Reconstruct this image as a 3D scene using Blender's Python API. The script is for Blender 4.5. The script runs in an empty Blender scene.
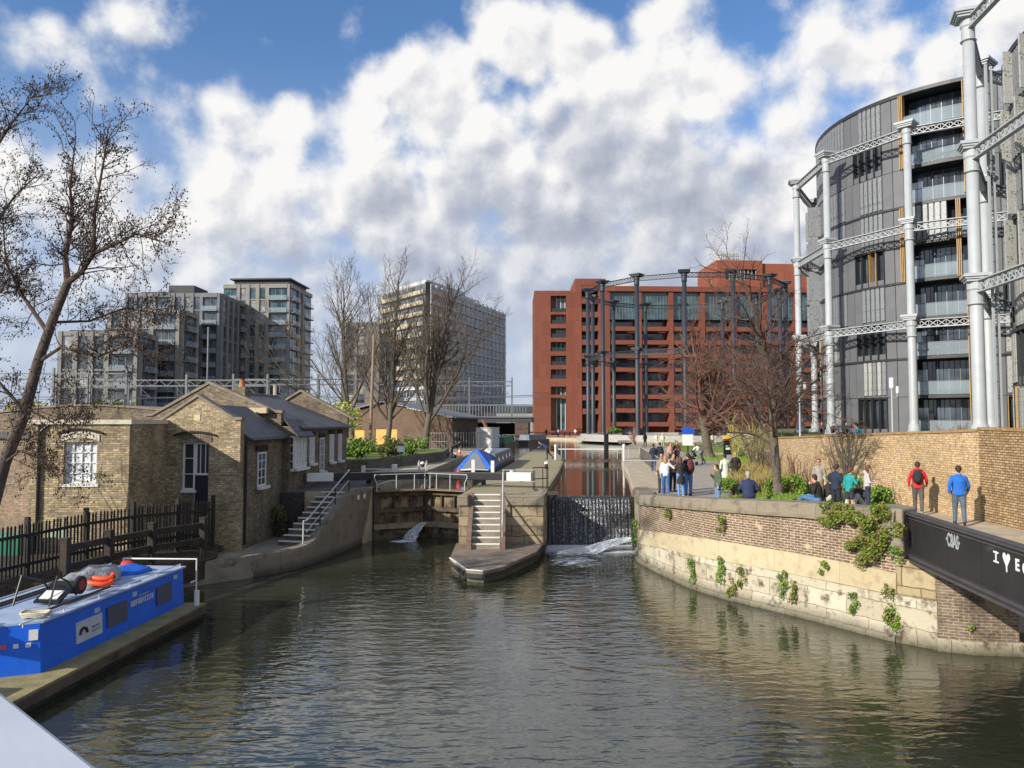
import bpy, math, random
from mathutils import Vector, Matrix, noise as mnoise
R_ = math.radians
PI = math.pi
S = bpy.context.scene
COL = S.collection
# ---------------- camera ----------------
F_PX = 760.0
PITCH = R_(2.86)
EYE = 5.7
cam_data = bpy.data.cameras.new('camera')
cam_data.sensor_width = 36.0
cam_data.lens = F_PX / 1024 * 36.0
cam_data.clip_start = 0.05
cam_data.clip_end = 6000
cam = bpy.data.objects.new('camera', cam_data)
cam.location = (0, 0, EYE)
cam.rotation_euler = (PI / 2 + PITCH, 0, 0)
COL.objects.link(cam)
S.camera = cam
S.render.resolution_x = 1024
S.render.resolution_y = 768
# ---------------- sun and sky ----------------
SUN_DIR = Vector((0.70, 0.58, -0.42)).normalized()   # the way the light travels
SUN_ELEV = math.asin(-SUN_DIR.z)
SUN_ROT = math.atan2(-SUN_DIR.x, -SUN_DIR.y)
sun_data = bpy.data.lights.new('sun', 'SUN')
sun_data.energy = 4.9
sun_data.angle = R_(0.53)
sun_data.color = (1.0, 0.93, 0.82)
sun = bpy.data.objects.new('sun', sun_data)
sun.rotation_euler = SUN_DIR.to_track_quat('-Z', 'Y').to_euler()
sun.location = (-60, -60, 80)
COL.objects.link(sun)
S.view_settings.view_transform = 'Standard'
S.view_settings.look = 'None'
S.view_settings.gamma = 1.0
S.view_settings.exposure = 0.28
S.view_settings.use_curve_mapping = False

def pdir(px, py):
    a = Vector((1, 0, 0)) * ((px - 512) / F_PX)
    f = Vector((0, math.cos(PITCH), math.sin(PITCH)))
    u = Vector((0, -math.sin(PITCH), math.cos(PITCH)))
    return (a + f + u * ((384 - py) / F_PX)).normalized()

world = bpy.data.worlds.new('World')
S.world = world
world.use_nodes = True
CLOUD_OFF = .22
def build_world():
    nt = world.node_tree
    N, L = nt.nodes, nt.links
    N.clear()
    out = N.new('ShaderNodeOutputWorld')
    bg = N.new('ShaderNodeBackground'); bg.inputs['Strength'].default_value = 0.115
    L.new(bg.outputs[0], out.inputs[0])
    sky = N.new('ShaderNodeTexSky'); sky.sky_type = 'NISHITA'; sky.sun_disc = False
    sky.sun_elevation = SUN_ELEV; sky.sun_rotation = SUN_ROT
    sky.air_density = 1.0; sky.dust_density = 0.6; sky.ozone_density = 2.0
    tc = N.new('ShaderNodeTexCoord')
    nrm = N.new('ShaderNodeVectorMath'); nrm.operation = 'NORMALIZE'
    L.new(tc.outputs['Generated'], nrm.inputs[0])
    def math_(op, a, b=None, c=None, clamp=False):
        n = N.new('ShaderNodeMath'); n.operation = op; n.use_clamp = clamp
        for i, v in enumerate((a, b, c)):
            if v is None: continue
            if isinstance(v, (int, float)): n.inputs[i].default_value = v
            else: L.new(v, n.inputs[i])
        return n.outputs[0]
    def mapr(v, a, b, c=0.0, d=1.0, smooth=True):
        n = N.new('ShaderNodeMapRange'); n.interpolation_type = 'SMOOTHSTEP' if smooth else 'LINEAR'
        L.new(v, n.inputs[0])
        for i, x in enumerate((a, b, c, d)): n.inputs[1 + i].default_value = x
        return n.outputs[0]
    # cumulus heads: direction (seen as picture position), angular radius in px, weight
    B = [(498, 25, 42, 1.1), (540, 45, 58, 1.1), (585, 75, 60, 1.1), (650, 120, 82, 1.1), (705, 95, 52, 1.1), (645, 35, 30, 1),
         (440, 108, 66, 1.1), (350, 120, 58, 1), (288, 122, 40, 1), (490, 150, 80, 1.1), (225, 145, 52, .6), (165, 138, 46, .45),
         (560, 200, 130, 1.2), (400, 210, 130, 1.1), (680, 200, 120, 1.2), (790, 200, 100, 1.1), (250, 210, 110, .9), (150, 235, 100, .75), (500, 270, 170, .8), (330, 270, 130, .7), (750, 270, 130, .8), 
         (850, 80, 44, .5), (885, 42, 36, .42), (920, 62, 44, .45), (1000, 15, 60, .6), (825, 125, 50, .6), (880, 120, 60, .6),
         (40, 58, 32, .26), (90, 88, 32, .28), (128, 45, 20, .22), (40, 200, 70, .3)]
    def off_(off):
        if off is None: return nrm.outputs[0]
        a = N.new('ShaderNodeVectorMath'); a.operation = 'ADD'
        L.new(nrm.outputs[0], a.inputs[0]); a.inputs[1].default_value = off
        return a.outputs[0]
    def banks(off, warp):
        p = off_(off); q = p
        if warp:
            w = N.new('ShaderNodeTexNoise'); w.inputs['Scale'].default_value = 5.5; w.inputs['Detail'].default_value = 3
            L.new(p, w.inputs['Vector'])
            ws = N.new('ShaderNodeVectorMath'); ws.operation = 'MULTIPLY_ADD'
            L.new(w.outputs['Color'], ws.inputs[0]); ws.inputs[1].default_value = (.09, .09, .09)
            s2 = N.new('ShaderNodeVectorMath'); s2.operation = 'ADD'
            L.new(p, s2.inputs[0]); s2.inputs[1].default_value = (-.045, -.045, -.045)
            L.new(s2.outputs[0], ws.inputs[2]); q = ws.outputs[0]
        cur = None
        for (x, y, r, wt) in B:
            dn = N.new('ShaderNodeVectorMath'); dn.operation = 'DISTANCE'
            L.new(q, dn.inputs[0]); dn.inputs[1].default_value = pdir(x, y)
            v = math_('MULTIPLY_ADD', dn.outputs['Value'], -wt / (r / F_PX), wt)
            cur = v if cur is None else (math_('SMOOTH_MAX', cur, v, .12) if warp else math_('MAXIMUM', cur, v))
        # other parts of the sky: broad random cloud banks, kept away from the seen quarter
        nb = N.new('ShaderNodeTexNoise'); nb.inputs['Scale'].default_value = 2.2; nb.inputs['Detail'].default_value = 1
        L.new(p, nb.inputs['Vector'])
        sp = N.new('ShaderNodeSeparateXYZ'); L.new(p, sp.inputs[0])
        away = mapr(sp.outputs[1], .72, .45, 0, 1)
        g = math_('MULTIPLY', math_('MULTIPLY_ADD', nb.outputs[0], 5.0, -2.5), away)
        g = math_('SUBTRACT', g, math_('MULTIPLY', math_('SUBTRACT', 1.0, away), 3.0))
        return math_('MAXIMUM', math_('MAXIMUM', cur, g), -.75)
    def billow(off, det):
        p = off_(off)
        n1 = N.new('ShaderNodeTexNoise'); n1.inputs['Scale'].default_value = 9.0; n1.inputs['Detail'].default_value = det
        n1.inputs['Roughness'].default_value = .60; n1.inputs['Lacunarity'].default_value = 2.1
        L.new(p, n1.inputs['Vector'])
        n2 = N.new('ShaderNodeTexVoronoi'); n2.feature = 'SMOOTH_F1'; n2.inputs['Scale'].default_value = 15; n2.inputs['Smoothness'].default_value = .7
        n2.inputs['Detail'].default_value = 1.0; n2.inputs['Roughness'].default_value = .5
        L.new(p, n2.inputs['Vector'])
        t = math_('MULTIPLY_ADD', n1.outputs[0], 2.0, -1.0)
        v = math_('MULTIPLY_ADD', n2.outputs['Distance'], -1.0, .42)
        return math_('ADD', t, v)
    c0, b0 = banks(None, True), billow(None, 7)
    f0 = math_('ADD', math_('ADD', c0, b0), CLOUD_OFF)
    b1 = billow((-.012, -.004, .016), 5)
    fa = banks((-.04, -.01, .11), False)
    sp = N.new('ShaderNodeSeparateXYZ'); L.new(nrm.outputs[0], sp.inputs[0])
    dens = mapr(f0, -.28, .46, 0, 1)
    rel = mapr(math_('SUBTRACT', b0, b1), -.40, .40, -.34, .34, False)
    above = mapr(fa, -.15, .75, 0, 1)
    core = mapr(f0, .1, 1.3, 0, 1)
    lit2 = math_('ADD', math_('SUBTRACT', 1.0, math_('MULTIPLY', above, .54)), math_('SUBTRACT', rel, math_('MULTIPLY', core, .14)), clamp=True)
    cr = N.new('ShaderNodeValToRGB')
    e = cr.color_ramp.elements
    e[0].position = 0.0; e[0].color = (.37, .40, .51, 1)
    e[1].position = .95; e[1].color = (.98, .97, .96, 1)
    m = cr.color_ramp.elements.new(.45); m.color = (.57, .60, .68, 1)
    L.new(lit2, cr.inputs[0])
    sc = N.new('ShaderNodeVectorMath'); sc.operation = 'SCALE'; sc.inputs['Scale'].default_value = 7.0
    L.new(cr.outputs[0], sc.inputs[0])
    # low thin veil towards the horizon
    veil = mapr(sp.outputs[2], .46, .04, 0, .88)
    vm = N.new('ShaderNodeMixRGB'); L.new(veil, vm.inputs[0])
    skm = N.new('ShaderNodeMixRGB'); skm.blend_type = 'MULTIPLY'; skm.inputs[0].default_value = 1
    L.new(sky.outputs[0], skm.inputs[1]); skm.inputs[2].default_value = (.76, 1.0, 1.24, 1)
    L.new(skm.outputs[0], vm.inputs[1]); vm.inputs[2].default_value = (3.75, 4.15, 5.2, 1)
    mx = N.new('ShaderNodeMixRGB')
    fade = mapr(sp.outputs[2], .0, .26, .25, 1)
    L.new(math_('MULTIPLY', dens, fade), mx.inputs[0]); L.new(vm.outputs[0], mx.inputs[1]); L.new(sc.outputs[0], mx.inputs[2])
    L.new(mx.outputs[0], bg.inputs['Color'])
    world.cycles.sampling_method = 'MANUAL'
    world.cycles.sample_map_resolution = 512
build_world()

# ---------------- helpers ----------------
rnd = random.Random(7)
def tag(o, label=None, cat=None, group=None, kind=None):
    if label: o['label'] = label
    if cat: o['category'] = cat
    if group: o['group'] = group
    if kind: o['kind'] = kind
    return o
def empty(name, loc=(0, 0, 0), rz=0.0, label=None, cat=None, group=None, sc=1.0):
    o = bpy.data.objects.new(name, None)
    o.location = loc; o.rotation_euler = (0, 0, rz); o.scale = (sc, sc, sc)
    o.empty_display_size = .3
    COL.objects.link(o)
    return tag(o, label, cat, group)
def kids(o): return list(o.children)
def copy_tree(o, parent=None):
    c = o.copy(); COL.objects.link(c)
    if parent is not None: c.parent = parent
    for ch in kids(o):
        copy_tree(ch, c)
    return c
def link_copy(o, loc, rz=0.0, parent=None):
    c = o.copy(); COL.objects.link(c); c.location = loc; c.rotation_euler = (0, 0, rz)
    if parent is not None: c.parent = parent
    return c

class MB:
    def __init__(s): s.v = []; s.f = []; s.m = []; s.uv = {}
    def add(s, vs, fs, mi=0, uvs=None):
        b = len(s.v); s.v.extend([tuple(v) for v in vs])
        for i, f in enumerate(fs):
            if uvs: s.uv[len(s.f)] = uvs[i]
            s.f.append(tuple(b + k for k in f)); s.m.append(mi)
    def box(s, x0, x1, y0, y1, z0, z1, mi=0):
        vs = [(x0, y0, z0), (x1, y0, z0), (x1, y1, z0), (x0, y1, z0), (x0, y0, z1), (x1, y0, z1), (x1, y1, z1), (x0, y1, z1)]
        s.add(vs, [(0, 3, 2, 1), (4, 5, 6, 7), (0, 1, 5, 4), (1, 2, 6, 5), (2, 3, 7, 6), (3, 0, 4, 7)], mi)
    def xbox(s, M, size, mi=0):
        a, b, c = size[0] / 2, size[1] / 2, size[2] / 2
        vs = [M @ Vector(p) for p in ((-a, -b, -c), (a, -b, -c), (a, b, -c), (-a, b, -c), (-a, -b, c), (a, -b, c), (a, b, c), (-a, b, c))]
        s.add(vs, [(0, 3, 2, 1), (4, 5, 6, 7), (0, 1, 5, 4), (1, 2, 6, 5), (2, 3, 7, 6), (3, 0, 4, 7)], mi)
    def beam(s, a, b, w, h, mi=0):
        a, b = Vector(a), Vector(b); d = b - a; l = d.length
        if l < 1e-6: return
        q = d.to_track_quat('X', 'Z')
        s.xbox(Matrix.Translation((a + b) / 2) @ q.to_matrix().to_4x4(), (l, w, h), mi)
    def tube(s, pts, rads, n=8, mi=0, cap=True, flat=(1, 1)):
        pts = [Vector(p) for p in pts]
        if isinstance(rads, (int, float)): rads = [rads] * len(pts)
        t0 = (pts[1] - pts[0]).normalized()
        ref = Vector((0, 0, 1)) if abs(t0.z) < .9 else Vector((0, 1, 0))
        u = t0.cross(ref).normalized(); vs = []
        for i, p in enumerate(pts):
            if i == 0: t = t0
            elif i == len(pts) - 1: t = (pts[i] - pts[i - 1]).normalized()
            else: t = ((pts[i + 1] - pts[i]).normalized() + (pts[i] - pts[i - 1]).normalized()).normalized()
            u = (u - t * u.dot(t))
            if u.length < 1e-5: u = t.orthogonal()
            u.normalize(); w = t.cross(u)
            for k in range(n):
                a = 2 * PI * k / n
                vs.append(p + (u * math.cos(a) * flat[0] + w * math.sin(a) * flat[1]) * rads[i])
        fs = []
        for i in range(len(pts) - 1):
            for k in range(n):
                a, b = i * n + k, i * n + (k + 1) % n
                fs.append((a, b, b + n, a + n))
        if cap:
            fs.append(tuple(range(n - 1, -1, -1))); fs.append(tuple(range((len(pts) - 1) * n, len(pts) * n)))
        s.add(vs, fs, mi)
    def cap(s, a, b, ra, rb, n=10):          # closed capsule
        a, b = Vector(a), Vector(b); d = (b - a)
        if d.length < 1e-5: d = Vector((0, 0, 1e-3)); b = a + d
        t = d.normalized(); P, Q = [], []
        for k in (-80, -55, -28): P.append(a + t * ra * math.sin(R_(k))); Q.append(ra * math.cos(R_(k)))
        P += [a, b]; Q += [ra, rb]
        for k in (28, 55, 80): P.append(b + t * rb * math.sin(R_(k))); Q.append(rb * math.cos(R_(k)))
        s.tube(P, Q, n)
    def ell(s, c, r, n=12, m=8, mi=0, rot=None):
        vs = []
        for i in range(m + 1):
            th = PI * i / m
            for k in range(n):
                a = 2 * PI * k / n
                p = Vector((r[0] * math.sin(th) * math.cos(a), r[1] * math.sin(th) * math.sin(a), r[2] * math.cos(th)))
                if rot: p = rot @ p
                vs.append(Vector(c) + p)
        fs = []
        for i in range(m):
            for k in range(n):
                a, b = i * n + k, i * n + (k + 1) % n
                fs.append((a, a + n, b + n, b))
        s.add(vs, fs, mi)
    def lathe(s, prof, c=(0, 0, 0), n=16, mi=0, rot0=0.0):   # prof [(r,z)...]
        vs = []
        for r, z in prof:
            for k in range(n):
                a = 2 * PI * k / n + rot0
                vs.append((c[0] + r * math.cos(a), c[1] + r * math.sin(a), c[2] + z))
        fs = []
        for i in range(len(prof) - 1):
            for k in range(n):
                a, b = i * n + k, i * n + (k + 1) % n
                fs.append((a, b, b + n, a + n))
        fs.append(tuple(range(n - 1, -1, -1))); fs.append(tuple(range((len(prof) - 1) * n, len(prof) * n)))
        s.add(vs, fs, mi)
    def prism(s, poly, z0, z1, mi=0, mtop=None):
        n = len(poly)
        area = sum(poly[i][0] * poly[(i + 1) % n][1] - poly[(i + 1) % n][0] * poly[i][1] for i in range(n))
        if area < 0: poly = poly[::-1]; z1 = z1[::-1] if isinstance(z1, (list, tuple)) else z1
        zt = z1 if isinstance(z1, (list, tuple)) else [z1] * n
        vs = [(p[0], p[1], z0) for p in poly] + [(p[0], p[1], zt[i]) for i, p in enumerate(poly)]
        s.add(vs, [tuple(range(n - 1, -1, -1))], mi); b = len(s.v) - 2 * n
        s.f.append(tuple(b + n + k for k in range(n))); s.m.append(mi if mtop is None else mtop)
        for k in range(n):
            j = (k + 1) % n
            s.f.append((b + k, b + j, b + n + j, b + n + k)); s.m.append(mi)
    def quad(s, a, b, c, d, mi=0, uv=None): s.add([a, b, c, d], [(0, 1, 2, 3)], mi, [uv] if uv else None)
    def mesh(s, name, mats, smooth=False, org=None):
        me = bpy.data.meshes.new(name)
        vs = s.v
        if org is not None: vs = [(v[0] - org[0], v[1] - org[1], v[2] - org[2]) for v in vs]
        me.from_pydata(vs, [], s.f)
        if not isinstance(mats, (list, tuple)): mats = [mats]
        for m in mats: me.materials.append(m)
        if len(mats) > 1: me.polygons.foreach_set('material_index', s.m)
        if smooth: me.polygons.foreach_set('use_smooth', [True] * len(s.f))
        ul = me.uv_layers.new(name='UVMap'); dat = [0.0] * (2 * len(me.loops))
        for p in me.polygons:
            cu = s.uv.get(p.index)
            nx, ny, nz = p.normal
            if cu is None:
                h = math.hypot(nx, ny)
                if abs(nz) > .75 or h < 1e-6: tx, ty = 1, 0
                else: tx, ty = -ny / h, nx / h
            for j, li in enumerate(p.loop_indices):
                if cu: dat[2 * li], dat[2 * li + 1] = cu[j]
                else:
                    v = me.vertices[p.vertices[j]].co
                    if abs(nz) > .75: dat[2 * li], dat[2 * li + 1] = v.x, v.y
                    else: dat[2 * li], dat[2 * li + 1] = v.x * tx + v.y * ty, v.z
        ul.data.foreach_set('uv', dat)
        me.update()
        return me
    def build(s, name, mats, parent=None, smooth=False, world=False, bevel=0.0, **kw):
        org = None
        if world and parent is not None: org = parent.location
        me = s.mesh(name, mats, smooth, org)
        o = bpy.data.objects.new(name, me); COL.objects.link(o)
        if parent is not None: o.parent = parent
        if bevel > 0:
            b = o.modifiers.new('bevel', 'BEVEL'); b.width = bevel; b.segments = 2; b.limit_method = 'ANGLE'; b.angle_limit = R_(40)
        return tag(o, **kw)
def Mx(loc=(0, 0, 0), rx=0, ry=0, rz=0):
    return Matrix.Translation(loc) @ Matrix.Rotation(rz, 4, 'Z') @ Matrix.Rotation(ry, 4, 'Y') @ Matrix.Rotation(rx, 4, 'X')

# ---------------- materials ----------------
def lin(c):
    if isinstance(c, str):
        c = [int(c[i:i + 2], 16) / 255 for i in (0, 2, 4)]
        return tuple(x / 12.92 if x <= .04045 else ((x + .055) / 1.055) ** 2.4 for x in c)
    return tuple(c)
_M = {}
def mat(name, col, rough=.7, var=.18, scale=3.0, bump=0.0, bscale=None, metal=0.0, col2=None, spec=.5, streak=False, alpha=None, emit=None, sheen=0, thresh=None):
    if name in _M: return _M[name]
    m = bpy.data.materials.new(name); m.use_nodes = True; _M[name] = m
    nt = m.node_tree; N, L = nt.nodes, nt.links
    b = N['Principled BSDF']; b.inputs['Roughness'].default_value = rough; b.inputs['Metallic'].default_value = metal
    b.inputs['Specular IOR Level'].default_value = spec
    c = lin(col)
    tc = N.new('ShaderNodeTexCoord'); mp = N.new('ShaderNodeMapping')
    L.new(tc.outputs['Object'], mp.inputs[0])
    if streak: mp.inputs['Scale'].default_value = (1, 1, .15)
    nz = N.new('ShaderNodeTexNoise'); nz.inputs['Scale'].default_value = scale; nz.inputs['Detail'].default_value = 6; nz.inputs['Roughness'].default_value = .6
    L.new(mp.outputs[0], nz.inputs['Vector'])
    cr = N.new('ShaderNodeValToRGB'); e = cr.color_ramp.elements
    if thresh: e[0].position, e[1].position = thresh
    else: e[0].position = .3; e[1].position = .7
    a = [max(0, x * (1 - var)) for x in c]; d = [min(1, x * (1 + var)) for x in c]
    if col2: d = lin(col2)
    e[0].color = (*a, 1); e[1].color = (*d, 1)
    L.new(nz.outputs[0], cr.inputs[0]); L.new(cr.outputs[0], b.inputs['Base Color'])
    if bump > 0:
        n2 = N.new('ShaderNodeTexNoise'); n2.inputs['Scale'].default_value = bscale or scale * 6; n2.inputs['Detail'].default_value = 5
        L.new(tc.outputs['Object'], n2.inputs['Vector'])
        bp = N.new('ShaderNodeBump'); bp.inputs['Strength'].default_value = bump; bp.inputs['Distance'].default_value = .03
        L.new(n2.outputs[0], bp.inputs['Height']); L.new(bp.outputs[0], b.inputs['Normal'])
    if alpha is not None: b.inputs['Alpha'].default_value = alpha
    return m
def mat_brick(name, c1, c2, mortar, bw=.225, bh=.075, msize=.010, stain=.35, stain_scale=.6, stain_col=None, rough=.85, dirt_col='2a2620', patch=None, offset=.5):
    if name in _M: return _M[name]
    m = bpy.data.materials.new(name); m.use_nodes = True; _M[name] = m
    nt = m.node_tree; N, L = nt.nodes, nt.links
    b = N['Principled BSDF']; b.inputs['Roughness'].default_value = rough
    uv = N.new('ShaderNodeUVMap'); tc = N.new('ShaderNodeTexCoord')
    br = N.new('ShaderNodeTexBrick'); L.new(uv.outputs[0], br.inputs['Vector'])
    br.inputs['Scale'].default_value = 1; br.inputs['Brick Width'].default_value = bw; br.inputs['Row Height'].default_value = bh
    br.inputs['Mortar Size'].default_value = msize; br.inputs['Mortar Smooth'].default_value = .2; br.offset = offset
    br.inputs['Color1'].default_value = (*lin(c1), 1); br.inputs['Color2'].default_value = (*lin(c2), 1); br.inputs['Mortar'].default_value = (*lin(mortar), 1)
    nz = N.new('ShaderNodeTexNoise'); nz.inputs['Scale'].default_value = stain_scale; nz.inputs['Detail'].default_value = 8; nz.inputs['Roughness'].default_value = .65
    L.new(tc.outputs['Object'], nz.inputs['Vector'])
    cr = N.new('ShaderNodeValToRGB'); cr.color_ramp.elements[0].position = .42; cr.color_ramp.elements[1].position = .68
    L.new(nz.outputs[0], cr.inputs[0])
    mx = N.new('ShaderNodeMixRGB'); mx.inputs[2].default_value = (*lin(dirt_col), 1)
    sm = N.new('ShaderNodeMath'); sm.operation = 'MULTIPLY'; sm.inputs[1].default_value = stain
    L.new(cr.outputs[0], sm.inputs[0]); L.new(sm.outputs[0], mx.inputs[0]); L.new(br.outputs['Color'], mx.inputs[1])
    # fine per-brick variation
    n2 = N.new('ShaderNodeTexNoise'); n2.inputs['Scale'].default_value = 9; n2.inputs['Detail'].default_value = 4
    L.new(tc.outputs['Object'], n2.inputs['Vector'])
    hv = N.new('ShaderNodeHueSaturation'); L.new(mx.outputs[0], hv.inputs['Color'])
    mr = N.new('ShaderNodeMapRange'); mr.inputs[1].default_value = .25; mr.inputs[2].default_value = .75; mr.inputs[3].default_value = .62; mr.inputs[4].default_value = 1.38
    L.new(n2.outputs[0], mr.inputs[0]); L.new(mr.outputs[0], hv.inputs['Value'])
    last = hv.outputs[0]
    if patch:
        n3 = N.new('ShaderNodeTexNoise'); n3.inputs['Scale'].default_value = patch[1]; n3.inputs['Detail'].default_value = 5
        L.new(tc.outputs['Object'], n3.inputs['Vector'])
        c3 = N.new('ShaderNodeValToRGB'); c3.color_ramp.elements[0].position = patch[2]; c3.color_ramp.elements[1].position = patch[2] + .05
        L.new(n3.outputs[0], c3.inputs[0])
        m3 = N.new('ShaderNodeMixRGB'); m3.inputs[2].default_value = (*lin(patch[0]), 1)
        L.new(c3.outputs[0], m3.inputs[0]); L.new(last, m3.inputs[1]); last = m3.outputs[0]
    L.new(last, b.inputs['Base Color'])
    bp = N.new('ShaderNodeBump'); bp.inputs['Strength'].default_value = .5; bp.inputs['Distance'].default_value = .012; bp.invert = True
    L.new(br.outputs['Fac'], bp.inputs['Height']); L.new(bp.outputs[0], b.inputs['Normal'])
    return m
def mat_stone(name, c, c2, dark, bw=1.0, bh=.45, msize=.02, mortar='5a5245', crack=.5, patch=None, moss=None, rough=.9, bump=.8):
    """big blocks with dark patches and weathering"""
    if name in _M: return _M[name]
    m = bpy.data.materials.new(name); m.use_nodes = True; _M[name] = m
    nt = m.node_tree; N, L = nt.nodes, nt.links
    b = N['Principled BSDF']; b.inputs['Roughness'].default_value = rough
    uv = N.new('ShaderNodeUVMap'); tc = N.new('ShaderNodeTexCoord')
    n0 = N.new('ShaderNodeTexNoise'); n0.inputs['Scale'].default_value = 1.7; n0.inputs['Detail'].default_value = 3
    L.new(tc.outputs['Object'], n0.inputs['Vector'])
    ad = N.new('ShaderNodeVectorMath'); ad.operation = 'MULTIPLY_ADD'; ad.inputs[1].default_value = (.12, .12, 0)
    L.new(n0.outputs['Color'], ad.inputs[0]); L.new(uv.outputs[0], ad.inputs[2])
    br = N.new('ShaderNodeTexBrick'); L.new(ad.outputs[0], br.inputs['Vector'])
    br.inputs['Scale'].default_value = 1; br.inputs['Brick Width'].default_value = bw; br.inputs['Row Height'].default_value = bh
    br.inputs['Mortar Size'].default_value = msize; br.inputs['Mortar Smooth'].default_value = .3
    br.inputs['Color1'].default_value = (*lin(c), 1); br.inputs['Color2'].default_value = (*lin(c2), 1); br.inputs['Mortar'].default_value = (*lin(mortar), 1)
    nz = N.new('ShaderNodeTexNoise'); nz.inputs['Scale'].default_value = 2.6; nz.inputs['Detail'].default_value = 9; nz.inputs['Roughness'].default_value = .7
    L.new(tc.outputs['Object'], nz.inputs['Vector'])
    cr = N.new('ShaderNodeValToRGB'); cr.color_ramp.elements[0].position = .52; cr.color_ramp.elements[1].position = .66
    L.new(nz.outputs[0], cr.inputs[0])
    sm = N.new('ShaderNodeMath'); sm.operation = 'MULTIPLY'; sm.inputs[1].default_value = crack
    L.new(cr.outputs[0], sm.inputs[0])
    mx = N.new('ShaderNodeMixRGB'); mx.inputs[2].default_value = (*lin(dark), 1)
    L.new(sm.outputs[0], mx.inputs[0]); L.new(br.outputs['Color'], mx.inputs[1])
    last = mx.outputs[0]
    if moss:
        sp = N.new('ShaderNodeSeparateXYZ'); geo = N.new('ShaderNodeNewGeometry'); L.new(geo.outputs['Position'], sp.inputs[0])
        mr = N.new('ShaderNodeMapRange'); mr.inputs[1].default_value = moss[1]; mr.inputs[2].default_value = moss[2]; mr.inputs[3].default_value = 1; mr.inputs[4].default_value = 0
        a2 = N.new('ShaderNodeMath'); a2.operation = 'MULTIPLY_ADD'; a2.inputs[1].default_value = .5
        L.new(nz.outputs[0], a2.inputs[0]); 
        sb = N.new('ShaderNodeMath'); sb.operation = 'SUBTRACT'; L.new(sp.outputs[2], sb.inputs[0]); sb.inputs[1].default_value = .25
        L.new(sb.outputs[0], a2.inputs[2]); L.new(a2.outputs[0], mr.inputs[0])
        m4 = N.new('ShaderNodeMixRGB'); m4.inputs[2].default_value = (*lin(moss[0]), 1)
        L.new(mr.outputs[0], m4.inputs[0]); L.new(last, m4.inputs[1]); last = m4.outputs[0]
    L.new(last, b.inputs['Base Color'])
    bp = N.new('ShaderNodeBump'); bp.inputs['Strength'].default_value = bump; bp.inputs['Distance'].default_value = .06
    L.new(nz.outputs[0], bp.inputs['Height']); L.new(bp.outputs[0], b.inputs['Normal'])
    return m
def mat_glass(name, col=(.02, .025, .03), rough=.06, spec=.8):
    if name in _M: return _M[name]
    m = bpy.data.materials.new(name); m.use_nodes = True; _M[name] = m
    nt = m.node_tree; N, L = nt.nodes, nt.links
    b = N['Principled BSDF']; b.inputs['Roughness'].default_value = rough; b.inputs['Specular IOR Level'].default_value = spec
    tc = N.new('ShaderNodeTexCoord'); nz = N.new('ShaderNodeTexNoise'); nz.inputs['Scale'].default_value = .45
    L.new(tc.outputs['Object'], nz.inputs['Vector'])
    cr = N.new('ShaderNodeValToRGB'); c = lin(col)
    cr.color_ramp.elements[0].color = (*[x * .5 for x in c], 1); cr.color_ramp.elements[1].color = (*[min(1, x * 2.2) for x in c], 1)
    cr.color_ramp.elements[0].position = .35; cr.color_ramp.elements[1].position = .65
    L.new(nz.outputs[0], cr.inputs[0]); L.new(cr.outputs[0], b.inputs['Base Color'])
    return m
def mat_clear(name, tint=(.75, .85, .88), a=.35):
    if name in _M: return _M[name]
    m = bpy.data.materials.new(name); m.use_nodes = True; _M[name] = m
    nt = m.node_tree; N, L = nt.nodes, nt.links
    b = N['Principled BSDF']; b.inputs['Base Color'].default_value = (*tint, 1); b.inputs['Roughness'].default_value = .05
    b.inputs['Alpha'].default_value = a
    return m
# ================= materials used by the setting =================
M_path = mat('path_gravel', 'b0a28a', .92, .22, 1.6, .35, 40)
M_pathd = mat('terrace_paving', '5c5753', .85, .3, 2.2, .3, 20)
M_grass = mat('grass_ground', '5d7a2a', .95, .4, 3.0, .8, 30, col2='86963a')
M_earth = mat('bank_earth', '3f3527', .95, .4, 2.5, 1.0, 14)
M_conc = mat('weathered_concrete', '8a8071', .85, .3, 1.4, .5, 12)
M_concd = mat('dark_stained_concrete', '635a4e', .85, .4, 1.7, .6, 12, thresh=(.35, .65))
M_lockstone = mat_stone('lock_stone', 'a19176', '8b7c64', '433a2f', 1.1, .42, .018, '4a4236', .7, moss=('1d2117', .0, .55))
M_deck = mat('prow_timber', '7d7063', .8, .35, 2.2, .4, 30)
M_black = mat('black_paint', '151517', .42, .3, 4)
M_white = mat('white_paint', 'd9d8d3', .5, .06, 3, .1)
M_rail = mat('galvanised_rail', 'b9bab8', .45, .12, 6, metal=.2)
M_ironw = mat('worn_grey_iron', '8b8c8c', .5, .2, 5, metal=.3)
M_timber = mat('old_wet_timber', '4e4336', .8, .5, 1.8, .6, 14, thresh=(.35, .62))
M_timberl = mat('bleached_timber', '8f8068', .85, .35, 2.2, .5, 20)
M_foam = mat('white_foam', 'e8edf0', .5, .08, 8, 1.0, 20)
M_darkstone = mat_brick('dark_terrace_brick', '554943', '453b37', '2e2927', stain=.5)
M_boardpath = mat('old_boards', '776651', .9, .3, 3, .3)

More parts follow.
